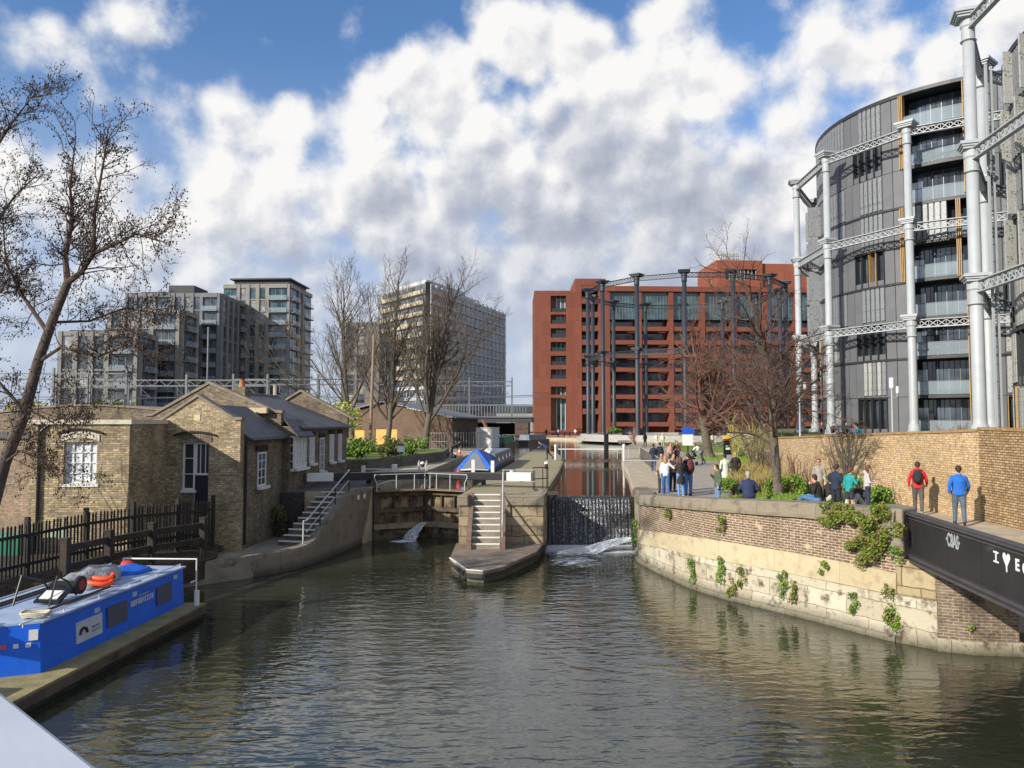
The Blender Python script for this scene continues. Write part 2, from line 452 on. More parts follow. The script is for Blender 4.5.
def mat_water():
    m = bpy.data.materials.new('canal_water'); m.use_nodes = True
    nt = m.node_tree; N, L = nt.nodes, nt.links
    b = N['Principled BSDF']; b.inputs['Roughness'].default_value = .025; b.inputs['IOR'].default_value = 1.6
    b.inputs['Specular IOR Level'].default_value = .85
    tc = N.new('ShaderNodeTexCoord')
    nz = N.new('ShaderNodeTexNoise'); nz.inputs['Scale'].default_value = .25; L.new(tc.outputs['Object'], nz.inputs['Vector'])
    cr = N.new('ShaderNodeValToRGB'); cr.color_ramp.elements[0].color = (.020, .024, .015, 1); cr.color_ramp.elements[1].color = (.042, .045, .026, 1)
    cr.color_ramp.elements[0].position = .35; cr.color_ramp.elements[1].position = .65
    L.new(nz.outputs[0], cr.inputs[0]); L.new(cr.outputs[0], b.inputs['Base Color'])
    h = None
    for sc, det, am, st in (((1.1, 2.8, 1), 1, 1.0, 1.0), ((2.8, 6.4, 1), 1, .42, 1.0), ((8, 14, 1), 2, .05, 1.0), ((.22, .3, 1), 1, 1.1, 1)):
        mp = N.new('ShaderNodeMapping'); mp.inputs['Scale'].default_value = sc; mp.inputs['Rotation'].default_value = (0, 0, R_(-8))
        L.new(tc.outputs['Object'], mp.inputs[0])
        n = N.new('ShaderNodeTexNoise'); n.inputs['Scale'].default_value = 1; n.inputs['Detail'].default_value = det; n.inputs['Distortion'].default_value = .6
        L.new(mp.outputs[0], n.inputs['Vector'])
        a = N.new('ShaderNodeMath'); a.operation = 'MULTIPLY_ADD'; a.inputs[1].default_value = am
        L.new(n.outputs[0], a.inputs[0])
        if h is None: a.inputs[2].default_value = 0
        else: L.new(h, a.inputs[2])
        h = a.outputs[0]
    bp = N.new('ShaderNodeBump'); bp.inputs['Strength'].default_value = 1; bp.inputs['Distance'].default_value = .023
    L.new(h, bp.inputs['Height']); L.new(bp.outputs[0], b.inputs['Normal'])
    return m
M_water = mat_water()
def mat_calm():
    m = M_water.copy(); m.name = 'calm_upper_water'
    for n in m.node_tree.nodes:
        if n.type == 'BUMP': n.inputs['Distance'].default_value = .005
    return m
M_calm = mat_calm()

# ================= ground, water =================
ZU = 2.6       # towpath level
ZW = 2.2       # upper pound water
def struct(name, mb, m, **k): return mb.build(name, m, kind='structure', **k)
g = MB(); g.prism([(-3000, -600), (3000, -600), (3000, 4000), (-3000, 4000)], -2.2, -1.6); struct('ground', g, M_earth)
# lower canal water, one fine sheet
g = MB(); g.prism([(-70, -40), (70, -40), (70, 40), (-70, 40)], -.6, 0.0); struct('canal_water', g, M_water)
# upper pound
g = MB(); g.prism([(1.4, 35.95), (6.2, 35.95), (12, 60), (24, 110), (24, 170), (-90, 170), (-90, 98), (-2.6, 88), (-6.4, 38.6), (-2, 38.6)], 1.2, ZW)
struct('upper_canal_water', g, M_calm)
# left quay line (water edge), x, y, top z
Q = [(-12.6, 25.2, .72), (-11.3, 26.5, .78), (-9.7, 28.0, .8), (-8.45, 29.4, .82), (-7.95, 30.9, .95), (-7.6, 32.4, 1.75), (-7.25, 34.2, 2.55), (-6.75, 37.1, 2.58)]
# low bank: quay level then gently rising behind
g = MB()
bank = [(-60, -30), (-13.4, -30), (-13.0, 10), (-12.75, 20), (-12.6, 25.2), (-11.3, 26.5), (-9.7, 28.0), (-8.6, 29.5), (-8.3, 31.2), (-8.3, 34.3), (-60, 34.3)]
g.prism(bank, -1.5, .72, mtop=0); struct('low_bank', g, [M_conc])
# earth bank behind the boat
g = MB()
e = [(-13.1, 8, .45), (-12.9, 18, .5), (-12.8, 22, .55), (-12.6, 24.4, .78), (-11.7, 25.6, .85), (-10.9, 26.6, .86), (-10.6, 27.6, .84)]
n = len(e)
b2 = [(-15.5, 8, 1.2), (-15.2, 18, 1.25), (-14.3, 22, 1.25), (-13.6, 25.0, 1.28), (-12.6, 27.2, 1.22), (-11.9, 28.4, 1.1), (-11.1, 29.0, .9)]
far = [(-60, 8, 1.4), (-60, 18, 1.4), (-50, 22, 1.4), (-40, 26, 1.4), (-30, 30, 1.35), (-16, 34, 1.3), (-11.3, 34, 1.0)]
rows = [e, b2, far]
vs = [p for r in rows for p in r] + [(p[0], p[1], .2) for p in e]
fs = []
for i in range(2):
    for k in range(n - 1):
        fs.append((i * n + k, i * n + k + 1, (i + 1) * n + k + 1, (i + 1) * n + k))
for k in range(n - 1): fs.append((3 * n + k, 3 * n + k + 1, k + 1, k))
g.add(vs, fs); struct('earth_bank', g, M_earth)
# upper left land
g = MB(); g.prism([(-8.3, 34.3), (-7.3, 34.5), (-6.75, 37.1), (-5.5, 48), (-2.9, 96), (-4, 104), (-14, 112), (-60, 118), (-500, 120), (-500, 34.3)], -1.5, ZU - .02)
struct('upper_ground', g, M_path)
g = MB(); g.prism([(-500, 150), (-12, 150), (2, 158), (9, 150), (15.5, 135), (19.5, 118), (14.6, 98), (12.2, 85), (8.9, 62), (7.6, 50), (5.75, 36), (5.55, 33), (5.35, 31.6), (5.95, 28.7), (6.7, 26.0), (7.8, 24.15), (8.85, 22.7), (9.7, 21.3), (10.5, 20.3), (11.2, 19.4), (12.35, 19.1), (12.6, 20.9), (60, 20.9), (1500, 20), (1500, 3500), (-1500, 3500), (-1500, 150)], -1.5, ZU)
struct('towpath_ground', g, M_path)
# raised park at the right (top of the tan brick wall)
W2 = [(14.55, 21.6), (14.7, 24.0), (14.45, 28.5), (14.1, 33.0), (14.3, 38.0), (15.3, 44.0), (17.2, 50.0), (20.5, 56.0), (24, 60.0), (30, 96), (40, 118)]
g = MB(); g.prism([(p[0] + .3, p[1]) for p in W2] + [(60, 135), (300, 135), (300, 21.6)], 1.5, 4.62)
struct('park_ground', g, mat('park_soil', '6b6447', .95, .4, 1.2, .6, 9, col2='6f7a35'))
# darker asphalt towpath strip beside the stone coping
g = MB()
pa = [(5.9, 31.4), (6.55, 28.8), (7.3, 27.2), (8.6, 28.5), (9.6, 31), (10.6, 36), (12.2, 43), (14.6, 52), (17, 62), (19, 74), (21, 88), (17.5, 88), (14.5, 74), (11.6, 58), (8.6, 42)]
g.prism(pa, ZU - .05, ZU + .006); struct('towpath', g, mat('towpath_paving', '9c938a', .88, .14, 2.4, .3, 30))
# green verge between the path and the brick wall
g = MB(); g.prism([(9.2, 31), (10.2, 34.5), (11.5, 39), (13.3, 46), (16.0, 55), (18.5, 64), (21, 76), (24.5, 76), (22, 66), (19.5, 57.0), (16.6, 50.0), (14.7, 44.0), (13.9, 38), (13.8, 33), (13.6, 31)], ZU - .05, ZU + .05)
struct('grass_verge', g, M_grass)
# grassy hump just behind the coping
g = MB()
A = [(8.2, 24.9, 3.0), (8.75, 23.95, 3.12), (9.35, 23.0, 3.16), (10.0, 22.0, 3.12), (10.5, 21.3, 2.95), (11.2, 21.2, 2.61)]
Bb = [(8.9, 27.6, 2.98), (10.0, 27.4, 3.05), (11.4, 26.8, 3.02), (12.0, 25.6, 2.9), (12.1, 24.2, 2.75), (12.0, 22.6, 2.61)]
Cc = [(9.2, 31.5, 2.62), (11.0, 31.5, 2.66), (13.6, 31.0, 2.7), (13.3, 28.5, 2.62), (12.8, 26.2, 2.61), (12.4, 23.4, 2.60)]
n = 6; vs = A + Bb + Cc + [(p[0] - .0, p[1], 2.4) for p in A] + [(7.9, 26.2, 2.55), (8.3, 28.5, 2.55), (8.7, 31.5, 2.55)]
fs = [(i * n + k, i * n + k + 1, (i + 1) * n + k + 1, (i + 1) * n + k) for i in range(2) for k in range(n - 1)]
fs += [(3 * n, 0, 6, 3 * n + 7), (3 * n + 7, 6, 12, 3 * n + 8)]
g.add(vs, fs); struct('grass_hump', g, M_grass, smooth=True)
g = MB(); g.prism([(17, 78), (21.5, 110), (26, 110), (28, 92), (24, 76)], ZU - .05, ZU + .06); struct('lawn', g, M_grass)
g = MB(); g.prism([(19.2, 78), (30, 100), (34, 112), (26, 112)], ZU - .05, ZU + .05); g.prism([(21.3, 104), (38, 104), (38, 113), (22, 113)], ZU - .05, ZU + .064); struct('far_lawn', g, M_grass)

# ================= right-hand canal wall =================
# x, y (water line), base top, band top, coping bottom, coping top
W = [(5.62, 35.8, .62, 1.15, 2.22, 2.64), (5.45, 33.2, .65, 1.2, 2.25, 2.68), (5.15, 31.5, .72, 1.28, 2.3, 2.72), (5.6, 28.7, .98, 1.55, 2.52, 2.93), (6.38, 25.8, 1.15, 1.78, 2.72, 3.12),
     (7.5, 23.9, 1.2, 1.82, 2.82, 3.24), (8.5, 22.4, 1.2, 1.82, 2.9, 3.33), (9.35, 21.0, 1.2, 1.8, 2.94, 3.37), (9.98, 20.05, 1.18, 1.75, 2.92, 3.37)]
def smooth_line(pts, m=5):
    out = []
    for i in range(len(pts) - 1):
        p0, p1, p2, p3 = pts[max(0, i - 1)], pts[i], pts[i + 1], pts[min(len(pts) - 1, i + 2)]
        for k in range(m):
            t = k / m
            out.append(tuple(.5 * ((2 * b) + (-a + c) * t + (2 * a - 5 * b + 4 * c - d) * t * t + (-a + 3 * b - 3 * c + d) * t ** 3) for a, b, c, d in zip(p0, p1, p2, p3)))
    out.append(pts[-1]); return out
Ws = smooth_line(W, 5)
def inward(i, pts):
    a, b = pts[max(0, i - 1)], pts[min(len(pts) - 1, i + 1)]
    d = Vector((b[0] - a[0], b[1] - a[1], 0)).normalized()
    return Vector((-d.y, d.x, 0))
cw = empty('canal_wall', (5.2, 30, 0), 0, 'curved canal wall of pale stone below brown brick with a grey stone coping', 'wall')
S_len = [0]
for i in range(1, len(Ws)): S_len.append(S_len[-1] + math.hypot(Ws[i][0] - Ws[i - 1][0], Ws[i][1] - Ws[i - 1][1]))
def strip(offs_z, rough=0.0, sub=1, seed=1):
    """offs_z(i) -> list of (inward offset, z) ; builds a strip mesh with arc-length uv"""
    g = MB(); rr = random.Random(seed); rows = []
    for i in range(len(Ws)):
        nrm = inward(i, Ws); row = []
        for (o, z) in offs_z(i):
            p = Vector((Ws[i][0], Ws[i][1], z)) + nrm * (o + rr.uniform(-rough, rough)); row.append(p)
        rows.append(row)
    m = len(rows[0])
    for i in range(len(rows) - 1):
        for k in range(m - 1):
            vacc = [0]
            a, b, c, d = rows[i][k], rows[i + 1][k], rows[i + 1][k + 1], rows[i][k + 1]
            g.add([a, b, c, d], [(0, 3, 2, 1)], 0, [[(S_len[i], a.z), (S_len[i], d.z), (S_len[i + 1], c.z), (S_len[i + 1], b.z)]])
    for row, flip in ((rows[0], 0), (rows[-1], 1)):
        g.add(row, [tuple(range(m)) if flip else tuple(range(m - 1, -1, -1))])
    return g
M_pale = mat_stone('pale_limestone', 'c2bba6', 'aaa089', '544a3a', 1.3, .5, .012, '7d735c', 1.0, moss=('2b2a14', -.1, .42))
M_band = mat_stone('sandstone_band', 'bfb292', 'b0a282', '857052', 2.2, 1.2, .008, '9a8a66', .45)
M_redbr = mat_brick('canal_brick', '7f6657', '66503f', 'b5a78c', .23, .078, .013, stain=.35, dirt_col='463a30', patch=('b3a283', 2.3, .66))
M_cop = mat_stone('stone_coping', '8c8270', '807663', '4d463a', 2.1, 2.5, .010, '5a5143', .65, rough=.9)
strip(lambda i: [(-.06, -.6), (-.06, .14), (.06, .16), (.06, Ws[i][2] * .5), (.08, Ws[i][2]), (1.2, Ws[i][2])], .03, seed=2).build('stone_base', M_pale, cw, world=True)
strip(lambda i: [(.6, Ws[i][2] - .02), (.03, Ws[i][2] + .003), (.07, Ws[i][3]), (.6, Ws[i][3] + .01)], .012, seed=3).build('stone_band', M_band, cw, world=True)
strip(lambda i: [(.12, Ws[i][3] - .01), (.14, Ws[i][4] + .02), (.6, Ws[i][4] + .02)], .008, seed=4).build('brickwork', M_redbr, cw, world=True)
strip(lambda i: [(.7, Ws[i][4]), (.02, Ws[i][4] - .004), (.0, Ws[i][4] + .1), (.02, Ws[i][5] - .07), (.1, Ws[i][5]), (.72, Ws[i][5] + .01), (.78, Ws[i][5] - .06), (.8, Ws[i][4] - .2)], .012, seed=5).build('coping', M_cop, cw, world=True)
# corner abutment: sandstone quoins, then the brick pier under the bridge
Mq = mat_stone('sandstone_quoin', 'ab9c7c', '978766', '5f5038', .9, .5, .02, '6a5c42', .6, moss=('2b2a14', -.1, .4))
g = MB()
g.prism([(9.95, 20.0), (10.65, 19.28), (11.3, 20.4), (10.9, 21.5)], -.6, 1.2)
g.build('corner_base', M_pale, cw, world=True, bevel=.04)
g = MB()
g.prism([(10.05, 20.12), (10.7, 19.4), (11.2, 20.4), (10.9, 21.5)], 1.2, 2.12)
g.build('quoin_stone', Mq, cw, world=True, bevel=.05)
g = MB(); g.prism([(9.93, 20.3), (10.2, 20.0), (10.9, 20.6), (10.7, 21.4), (10.45, 21.45)], 2.12, 3.42); g.build('pilaster', M_cop, cw, world=True, bevel=.06)
M_pier = mat_brick('pier_brick', '7a6a5c', '635548', '9a8b75', .225, .075, .012, stain=.7, stain_scale=.9, dirt_col='2c2723', patch=('8d8068', 1.7, .6))
g = MB(); g.prism([(10.67, 19.3), (11.3, 19.02), (12.4, 18.86), (12.7, 21.2), (11.0, 21.2)], .32, 2.08); g.build('brick_pier', M_pier, cw, world=True)
g = MB(); g.prism([(10.6, 19.22), (11.3, 18.9), (12.5, 18.74), (12.8, 21.2), (11.0, 21.2)], -.6, .32); g.build('pier_footing', M_pale, cw, world=True, bevel=.04)

# ================= tan boundary wall of the park =================
tw = empty('boundary_wall', (14.6, 24, ZU), 0, 'long tan brick boundary wall along the towpath below the gasholders', 'wall')
M_tan = mat_brick('tan_brick', 'cdb28c', 'b3946c', '9c8769', .23, .08, .014, stain=.25, stain_scale=.5, dirt_col='6d5540', patch=('a07a5c', 1.1, .68))
M_tan2 = mat_brick('older_tan_brick', 'bda078', '957955', '5f4e3a', .23, .08, .014, stain=.35, stain_scale=.8, dirt_col='5a4531')
def wall_run(pts, zt, th, m, name, root, z0=ZU - .3, capm=None, uoff=0):
    g = MB(); gc = MB(); s = uoff
    for i in range(len(pts) - 1):
        a, b = Vector(pts[i]), Vector(pts[i + 1]); d = (b - a); l = d.length; n_ = Vector((d.y, -d.x)).normalized()
        # visible face on the -x side
        na = inward(i, pts); nb = inward(i + 1, pts)
        a1, b1 = a + na.xy * 0, b + nb.xy * 0; a2, b2 = a - na.xy * th, b - nb.xy * th
        za, zb = zt[i], zt[i + 1]
        g.add([(a1.x, a1.y, z0), (b1.x, b1.y, z0), (b1.x, b1.y, zb), (a1.x, a1.y, za)], [(0, 1, 2, 3)], 0, [[(s, z0), (s + l, z0), (s + l, zb), (s, za)]])
        g.add([(a2.x, a2.y, z0), (b2.x, b2.y, z0), (b2.x, b2.y, zb), (a2.x, a2.y, za)], [(3, 2, 1, 0)], 0, [[(s, za), (s + l, zb), (s + l, z0), (s, z0)]])
        g.add([(a1.x, a1.y, za), (b1.x, b1.y, zb), (b2.x, b2.y, zb), (a2.x, a2.y, za)], [(0, 1, 2, 3)], 0, None)
        if capm:
            p1, p2, p3, p4 = a1 + na.xy * .04, b1 + nb.xy * .04, b2 - nb.xy * .04, a2 - na.xy * .04
            vs = [(p.x, p.y, z + h) for h in (.003, .09) for p, z in ((p1, za), (p2, zb), (p3, zb), (p4, za))]
            gc.add(vs, [(0, 3, 2, 1), (4, 5, 6, 7), (0, 1, 5, 4), (1, 2, 6, 5), (2, 3, 7, 6), (3, 0, 4, 7)])
        s += l
    for k, zz in ((0, zt[0]), (-1, zt[-1])):
        a = Vector(pts[k]); na = inward(0 if k == 0 else len(pts) - 1, pts); a2 = a - na.xy * th
        g.add([(a.x, a.y, z0), (a2.x, a2.y, z0), (a2.x, a2.y, zz), (a.x, a.y, zz)], [(0, 1, 2, 3)])
    g.build(name, m, root, world=True)
    if capm: gc.build('wall_cap', capm, root, world=True)
M_cap = mat('brick_on_edge_cap', '9a7c55', .85, .3, 5, .4, 25)
wall_run(W2[:2], [5.42, 5.45], .34, M_tan2, 'older_brickwork', tw, capm=M_cap)
W2s = smooth_line([(p[0], p[1]) for p in W2[1:9]], 4)
zz = [5.40 - .9 * min(1, i / (len(W2s) * .75)) for i in range(len(W2s))]
wall_run(W2s, zz, .34, M_tan, 'brickwork', tw, capm=M_cap)

# ================= left quay wall, steps, terrace =================
lq = empty('quay_wall', (-9, 29, 0), 0, 'low grey quay wall curving up beside the lock steps', 'wall')
Qs = smooth_line(Q, 5)
g = MB(); rows = []
rr = random.Random(3)
for i, p in enumerate(Qs):
    nn = inward(i, Qs)          # points away from the water (left)
    P = Vector((p[0], p[1], 0))
    w_in = .42
    ro = rr.uniform(-.015, .02)
    rows.append([P + Vector((0, 0, -.6)) - nn * .0, P + Vector((0, 0, .08)) + nn * .05, P + Vector((0, 0, p[2] - .14)) + nn * ro, P + Vector((0, 0, p[2])) + nn * .03,
                 P + nn * w_in + Vector((0, 0, p[2] + .004)), P + nn * (w_in + .01) + Vector((0, 0, min(p[2], .75) - .3))])
L_ = 0
for i in range(len(rows) - 1):
    l = (rows[i + 1][0] - rows[i][0]).length
    for k in range(5):
        a, b, c, d = rows[i][k], rows[i + 1][k], rows[i + 1][k + 1], rows[i][k + 1]
        za = k * .45
        g.add([a, b, c, d], [(0, 3, 2, 1)], 0, [[(L_, a.z), (L_, d.z + (.3 if k == 3 else 0)), (L_ + l, c.z + (.3 if k == 3 else 0)), (L_ + l, b.z)]])
    L_ += l
g.build('wall_face', mat_stone('quay_concrete', '857a6b', '766c5e', '40392f', 2.2, 1.6, .008, '544b40', .65, moss=('1b1d14', -.1, .38)), lq, world=True)
# steps up from the quay to the terrace, along the wall
st = empty('quay_steps', (-8.9, 31.2, .8), 0, 'dark stone steps with pale nosings climbing from the quay to the lock side', 'steps')
s0, s1 = Vector((-8.85, 30.9, .72)), Vector((-7.95, 34.6, 2.58))
dirv = Vector((s1.x - s0.x, s1.y - s0.y, 0)); runl = dirv.length; dirv.normalize(); side = Vector((-dirv.y, dirv.x, 0))
ang = math.atan2(dirv.y, dirv.x)
nst = 10
gm, gn = MB(), MB()
for k in range(nst):
    z1 = s0.z + (k + 1) * (s1.z - s0.z) / nst
    c = s0 + dirv * (runl * (k + .5) / nst); 
    M = Mx((c.x, c.y, (z1 - .4) / 2 + .0), rz=ang)
    gm.xbox(Mx((c.x, c.y, (z1 + .2) / 2), rz=ang), (runl / nst - .002, 1.25, z1 - .2))
    gn.xbox(Mx((c.x - dirv.x * runl / nst / 2, c.y - dirv.y * runl / nst / 2, z1 - .015), rz=ang), (.1, 1.2, .045))
gm.build('treads', M_concd, st, world=True); gn.build('nosings', M_white, st, world=True)
def handrail(name, pts, h, label, posts=None, rad=.024, mid=None, m=M_rail, pm=None, group=None, cat='railing', rails=(1.0,)):
    """pts: ground points; a rail at height h with posts"""
    root = empty(name, pts[0], 0, label, cat, group)
    P = [Vector(p) for p in pts]
    for r in rails:
        t = MB(); t.tube([p + Vector((0, 0, h * r)) for p in P], rad, 8); t.build('rail', m, root, world=True)
    tot = sum((P[i + 1] - P[i]).length for i in range(len(P) - 1)); n_ = posts or max(2, int(tot / 1.2) + 1)
    for k in range(n_):
        d = tot * k / (n_ - 1); i = 0
        while i < len(P) - 2 and d > (P[i + 1] - P[i]).length: d -= (P[i + 1] - P[i]).length; i += 1
        q = P[i].lerp(P[i + 1], min(1, d / (P[i + 1] - P[i]).length))
        t = MB(); t.tube([q - Vector((0, 0, .03)), q + Vector((0, 0, h))], rad * .9, 6); t.build('post', pm or m, root, world=True)
    return root
ra = s0 - side * .62 + Vector((0, 0, .08)); rb = s1 - side * .62
hr = handrail('handrail', [ra - dirv * .25, ra, rb, rb + dirv * .0], .95, 'white handrail climbing the dark quay steps by the lock', posts=4, rad=.032, m=M_rail, pm=M_black, rails=(1.0,))
t = MB(); t.tube([ra - dirv * .25 + Vector((0, 0, .95)), ra - dirv * .27 + Vector((0, 0, 0))], .03, 8); t.tube([ra + Vector((0, 0, .5)), rb + Vector((0, 0, .5))], .02, 8); t.build('lower_rail', M_rail, hr, world=True)
# terrace with dark retaining wall
g = MB(); g.prism([(-10.45, 34.31), (-8.5, 34.31), (-8.5, 34.6), (-10.45, 34.6)], .5, ZU - .03)
g.prism([(-10.45, 33.9), (-9.3, 33.9), (-9.3, 34.31), (-10.45, 34.31)], .5, ZU - .03)
o = g.build('terrace_wall', M_darkstone, label='dark brick retaining wall under the terrace beside the cottage', cat=None); o['category'] = 'wall'
g = MB(); g.prism([(-10.45, 33.92), (-9.3, 33.92), (-9.3, 34.4), (-7.6, 34.55), (-6.95, 37.0), (-6.4, 44), (-10.1, 44)], ZU - .06, ZU + .012); struct('lock_terrace', g, M_pathd)
# ================= lock island =================
isl = empty('lock_island', (-.5, 33, 0), 0, 'stone lock island with a pointed low deck between the gates and the weir', 'lock island')
top = [(-2.30, 33.1), (-1.95, 37.4), (-1.6, 41), (-1.1, 48.4), (.2, 61.7), (1.8, 82), (2.6, 88), (4.0, 87), (4.7, 80), (4.5, 68), (4.2, 62), (2.9, 48), (1.75, 37), (1.62, 35.5), (1.35, 33.2)]
IZ = 2.5
SX0, SX1 = -1.68, -.50         # stair opening
STB, STT = 31.75, 34.15        # foot and head of the stair (y)
g = MB()   # body in three pieces round the stair
g.prism([(-2.30, 33.1), (SX0 - .2, 33.12), (SX0 - .2, 34.6), (-2.17, 34.6)], -.6, IZ)
g.prism([(SX1 + .22, 33.12), (1.35, 33.2), (1.55, 34.6), (SX1 + .22, 34.6)], -.6, IZ)
g.prism([(SX0 - .2, STT + .02), (SX1 + .22, STT + .02), (SX1 + .22, 34.6), (SX0 - .2, 34.6)], -.6, IZ)
g.prism([(-2.17, 34.6), (-1.95, 37.4)] + top[2:13] + [(1.62, 35.5), (1.55, 34.6)], -.6, IZ)
g.build('island_body', M_lockstone, isl, world=True)
g = MB()  # paved top, 4 mm proud with its own surface
g.prism([(-2.24, 33.5)] + [(-1.88, 37.4), (-1.5, 41), (-1.0, 48.4), (.3, 61.7), (1.9, 82), (2.6, 87.8), (3.9, 86.8), (4.6, 80), (4.4, 68), (4.1, 62), (2.8, 48), (1.65, 37), (1.5, 35.5), (1.3, 34.3), (SX1 + .3, 34.3), (SX0 - .3, 34.3), (SX0 - .3, 33.5)], IZ - .02, IZ + .012)
g.build('island_paving', mat('lock_paving', 'b0a184', .92, .3, 1.3, .4, 18, col2='938a66'), isl, world=True)
g = MB()  # coping blocks at the head of the front wall
g.prism([(-2.36, 33.02), (SX0 - .22, 33.04), (SX0 - .22, 33.6), (-2.3, 33.6)], IZ - .42, IZ + .03)
g.build('front_coping', M_cop, isl, world=True, bevel=.04)
g = MB(); g.prism([(SX1 + .24, 33.06), (1.4, 33.12), (1.46, 33.7), (SX1 + .24, 33.7)], IZ - .42, IZ + .03)
g.build('front_coping', M_cop, isl, world=True, bevel=.04)
# prow deck
deck = [(-2.42, 33.3), (-2.40, 29.7), (-1.62, 27.35), (-1.02, 27.1), (-.35, 27.9), (1.0, 31.2), (1.36, 33.4)]
g = MB(); g.prism([(x * .985, y + .12) for x, y in deck], -.6, .30); g.build('prow_base', mat_stone('prow_stone', '8f8877', '7c7565', '2f2c24', 1.4, 1, .012, '57503f', .6, moss=('20221a', -.1, .3)), isl, world=True)
g = MB(); g.prism(deck, .31, .44); g.build('prow_deck', M_deck, isl, world=True)
g = MB()
for a, b in ((deck[1], deck[2]), (deck[2], deck[3])):
    g.beam((a[0], a[1], .455), (b[0], b[1], .455), .07, .03)
g.build('edge_strip', M_white, isl, world=True)
g = MB()
for a, b in ((deck[1], deck[2]), (deck[2], deck[3]), (deck[3], deck[4]), (deck[4], deck[5]), (deck[5], deck[6])):
    g.beam((a[0], a[1] - .02, .26), (b[0], b[1] - .02, .26), .12, .14)
g.build('fender_beam', mat('fender_timber', '33302c', .75, .4, 3, .5), isl, world=True)
g = MB()
for k in range(14):
    y = 27.5 + k * .18
    xl = -1.66 - (y - 27.3) * .32 if y < 29.7 else -2.4; xr = -.9 + (y - 27.3) * .42
    g.box(xl + .07, xr - .08, y, y + .155, .44, .462)
g.build('deck_board', mat('grey_boards', '6f665c', .85, .35, 5, .4, 18), isl, world=True)
# stair
ist = empty('island_steps', (-1.1, STB, .44), 0, 'stone steps with white nosings and brown side walls on the island', 'steps')
n_ = 9; rise = (IZ - .44) / n_; run = (STT - STB) / n_
ga, gb = MB(), MB()
for k in range(n_):
    y = STB + k * run; z = .44 + (k + 1) * rise
    ga.box(SX0, SX1, y, STT + .018, z - rise + (.0 if k else -.002), z - .002)
    gb.box(SX0 + .01, SX1 - .01, y - .025, y + .07, z - .045, z + .012)
ga.build('treads', mat('step_stone', '8b8170', .85, .25, 3, .4, 20), ist, world=True); gb.build('nosings', M_white, ist, world=True)
M_brown = mat_brick('brown_side_brick', '7c6355', '6a5347', '77675a', .23, .078, .010, stain=.4, dirt_col='4e4038')
for xa, xb in ((SX0 - .2, SX0 - .002), (SX1 + .002, SX1 + .22)):
    g = MB(); y0, y1 = STB - .18, STT + .02
    prof = [(y0, .44), (y1, .44), (y1, IZ + .05), (y1 - .25, IZ + .05), (y0 + .1, .95), (y0, .85)]
    g.add([(xa, y, z) for y, z in prof] + [(xb, y, z) for y, z in prof], [(0, 1, 2, 3, 4, 5), (11, 10, 9, 8, 7, 6)] + [(i, i + 6, (i + 1) % 6 + 6, (i + 1) % 6) for i in range(6)])
    g.build('side_wall', M_brown, ist, world=True)
hr = handrail('handrail', [(SX1 + .1, STB - .05, .5), (SX1 + .1, STB + .1, .55), (SX1 + .1, STT - .1, IZ), (SX1 + .1, STT + 1.2, IZ)], .95, 'white handrail rising with the island steps', posts=4, rad=.035)
# fence with two rails on the island, black posts at right end
handrail('lock_railing', [(-.45, 35.3, IZ), (1.05, 35.3, IZ)], .98, 'low railing with thin white rails on the island head, below the white board', posts=2, rad=.02, rails=(1.0, .45), pm=M_black)
handrail('lock_railing', [(1.0, 35.9, IZ), (1.62, 36.3, IZ), (1.75, 37.2, IZ)], 1.05, 'short black posted railing at the right edge of the island by the weir', posts=4, rad=.022, rails=(1.0, .5), m=M_black)
g = MB(); g.box(.95, 2.1, 34.55, 35.6, IZ - .09, IZ - .02); g.beam((1.3, 34.8, IZ - .1), (1.62, 34.9, IZ - .75), .1, .1); g.beam((2.0, 34.8, IZ - .1), (1.56, 34.9, IZ - .75), .1, .1)
o = g.build('timber_bracket', M_timber, label='dark timber bracket overhanging the weir from the island', world=False); o['category'] = 'bracket'

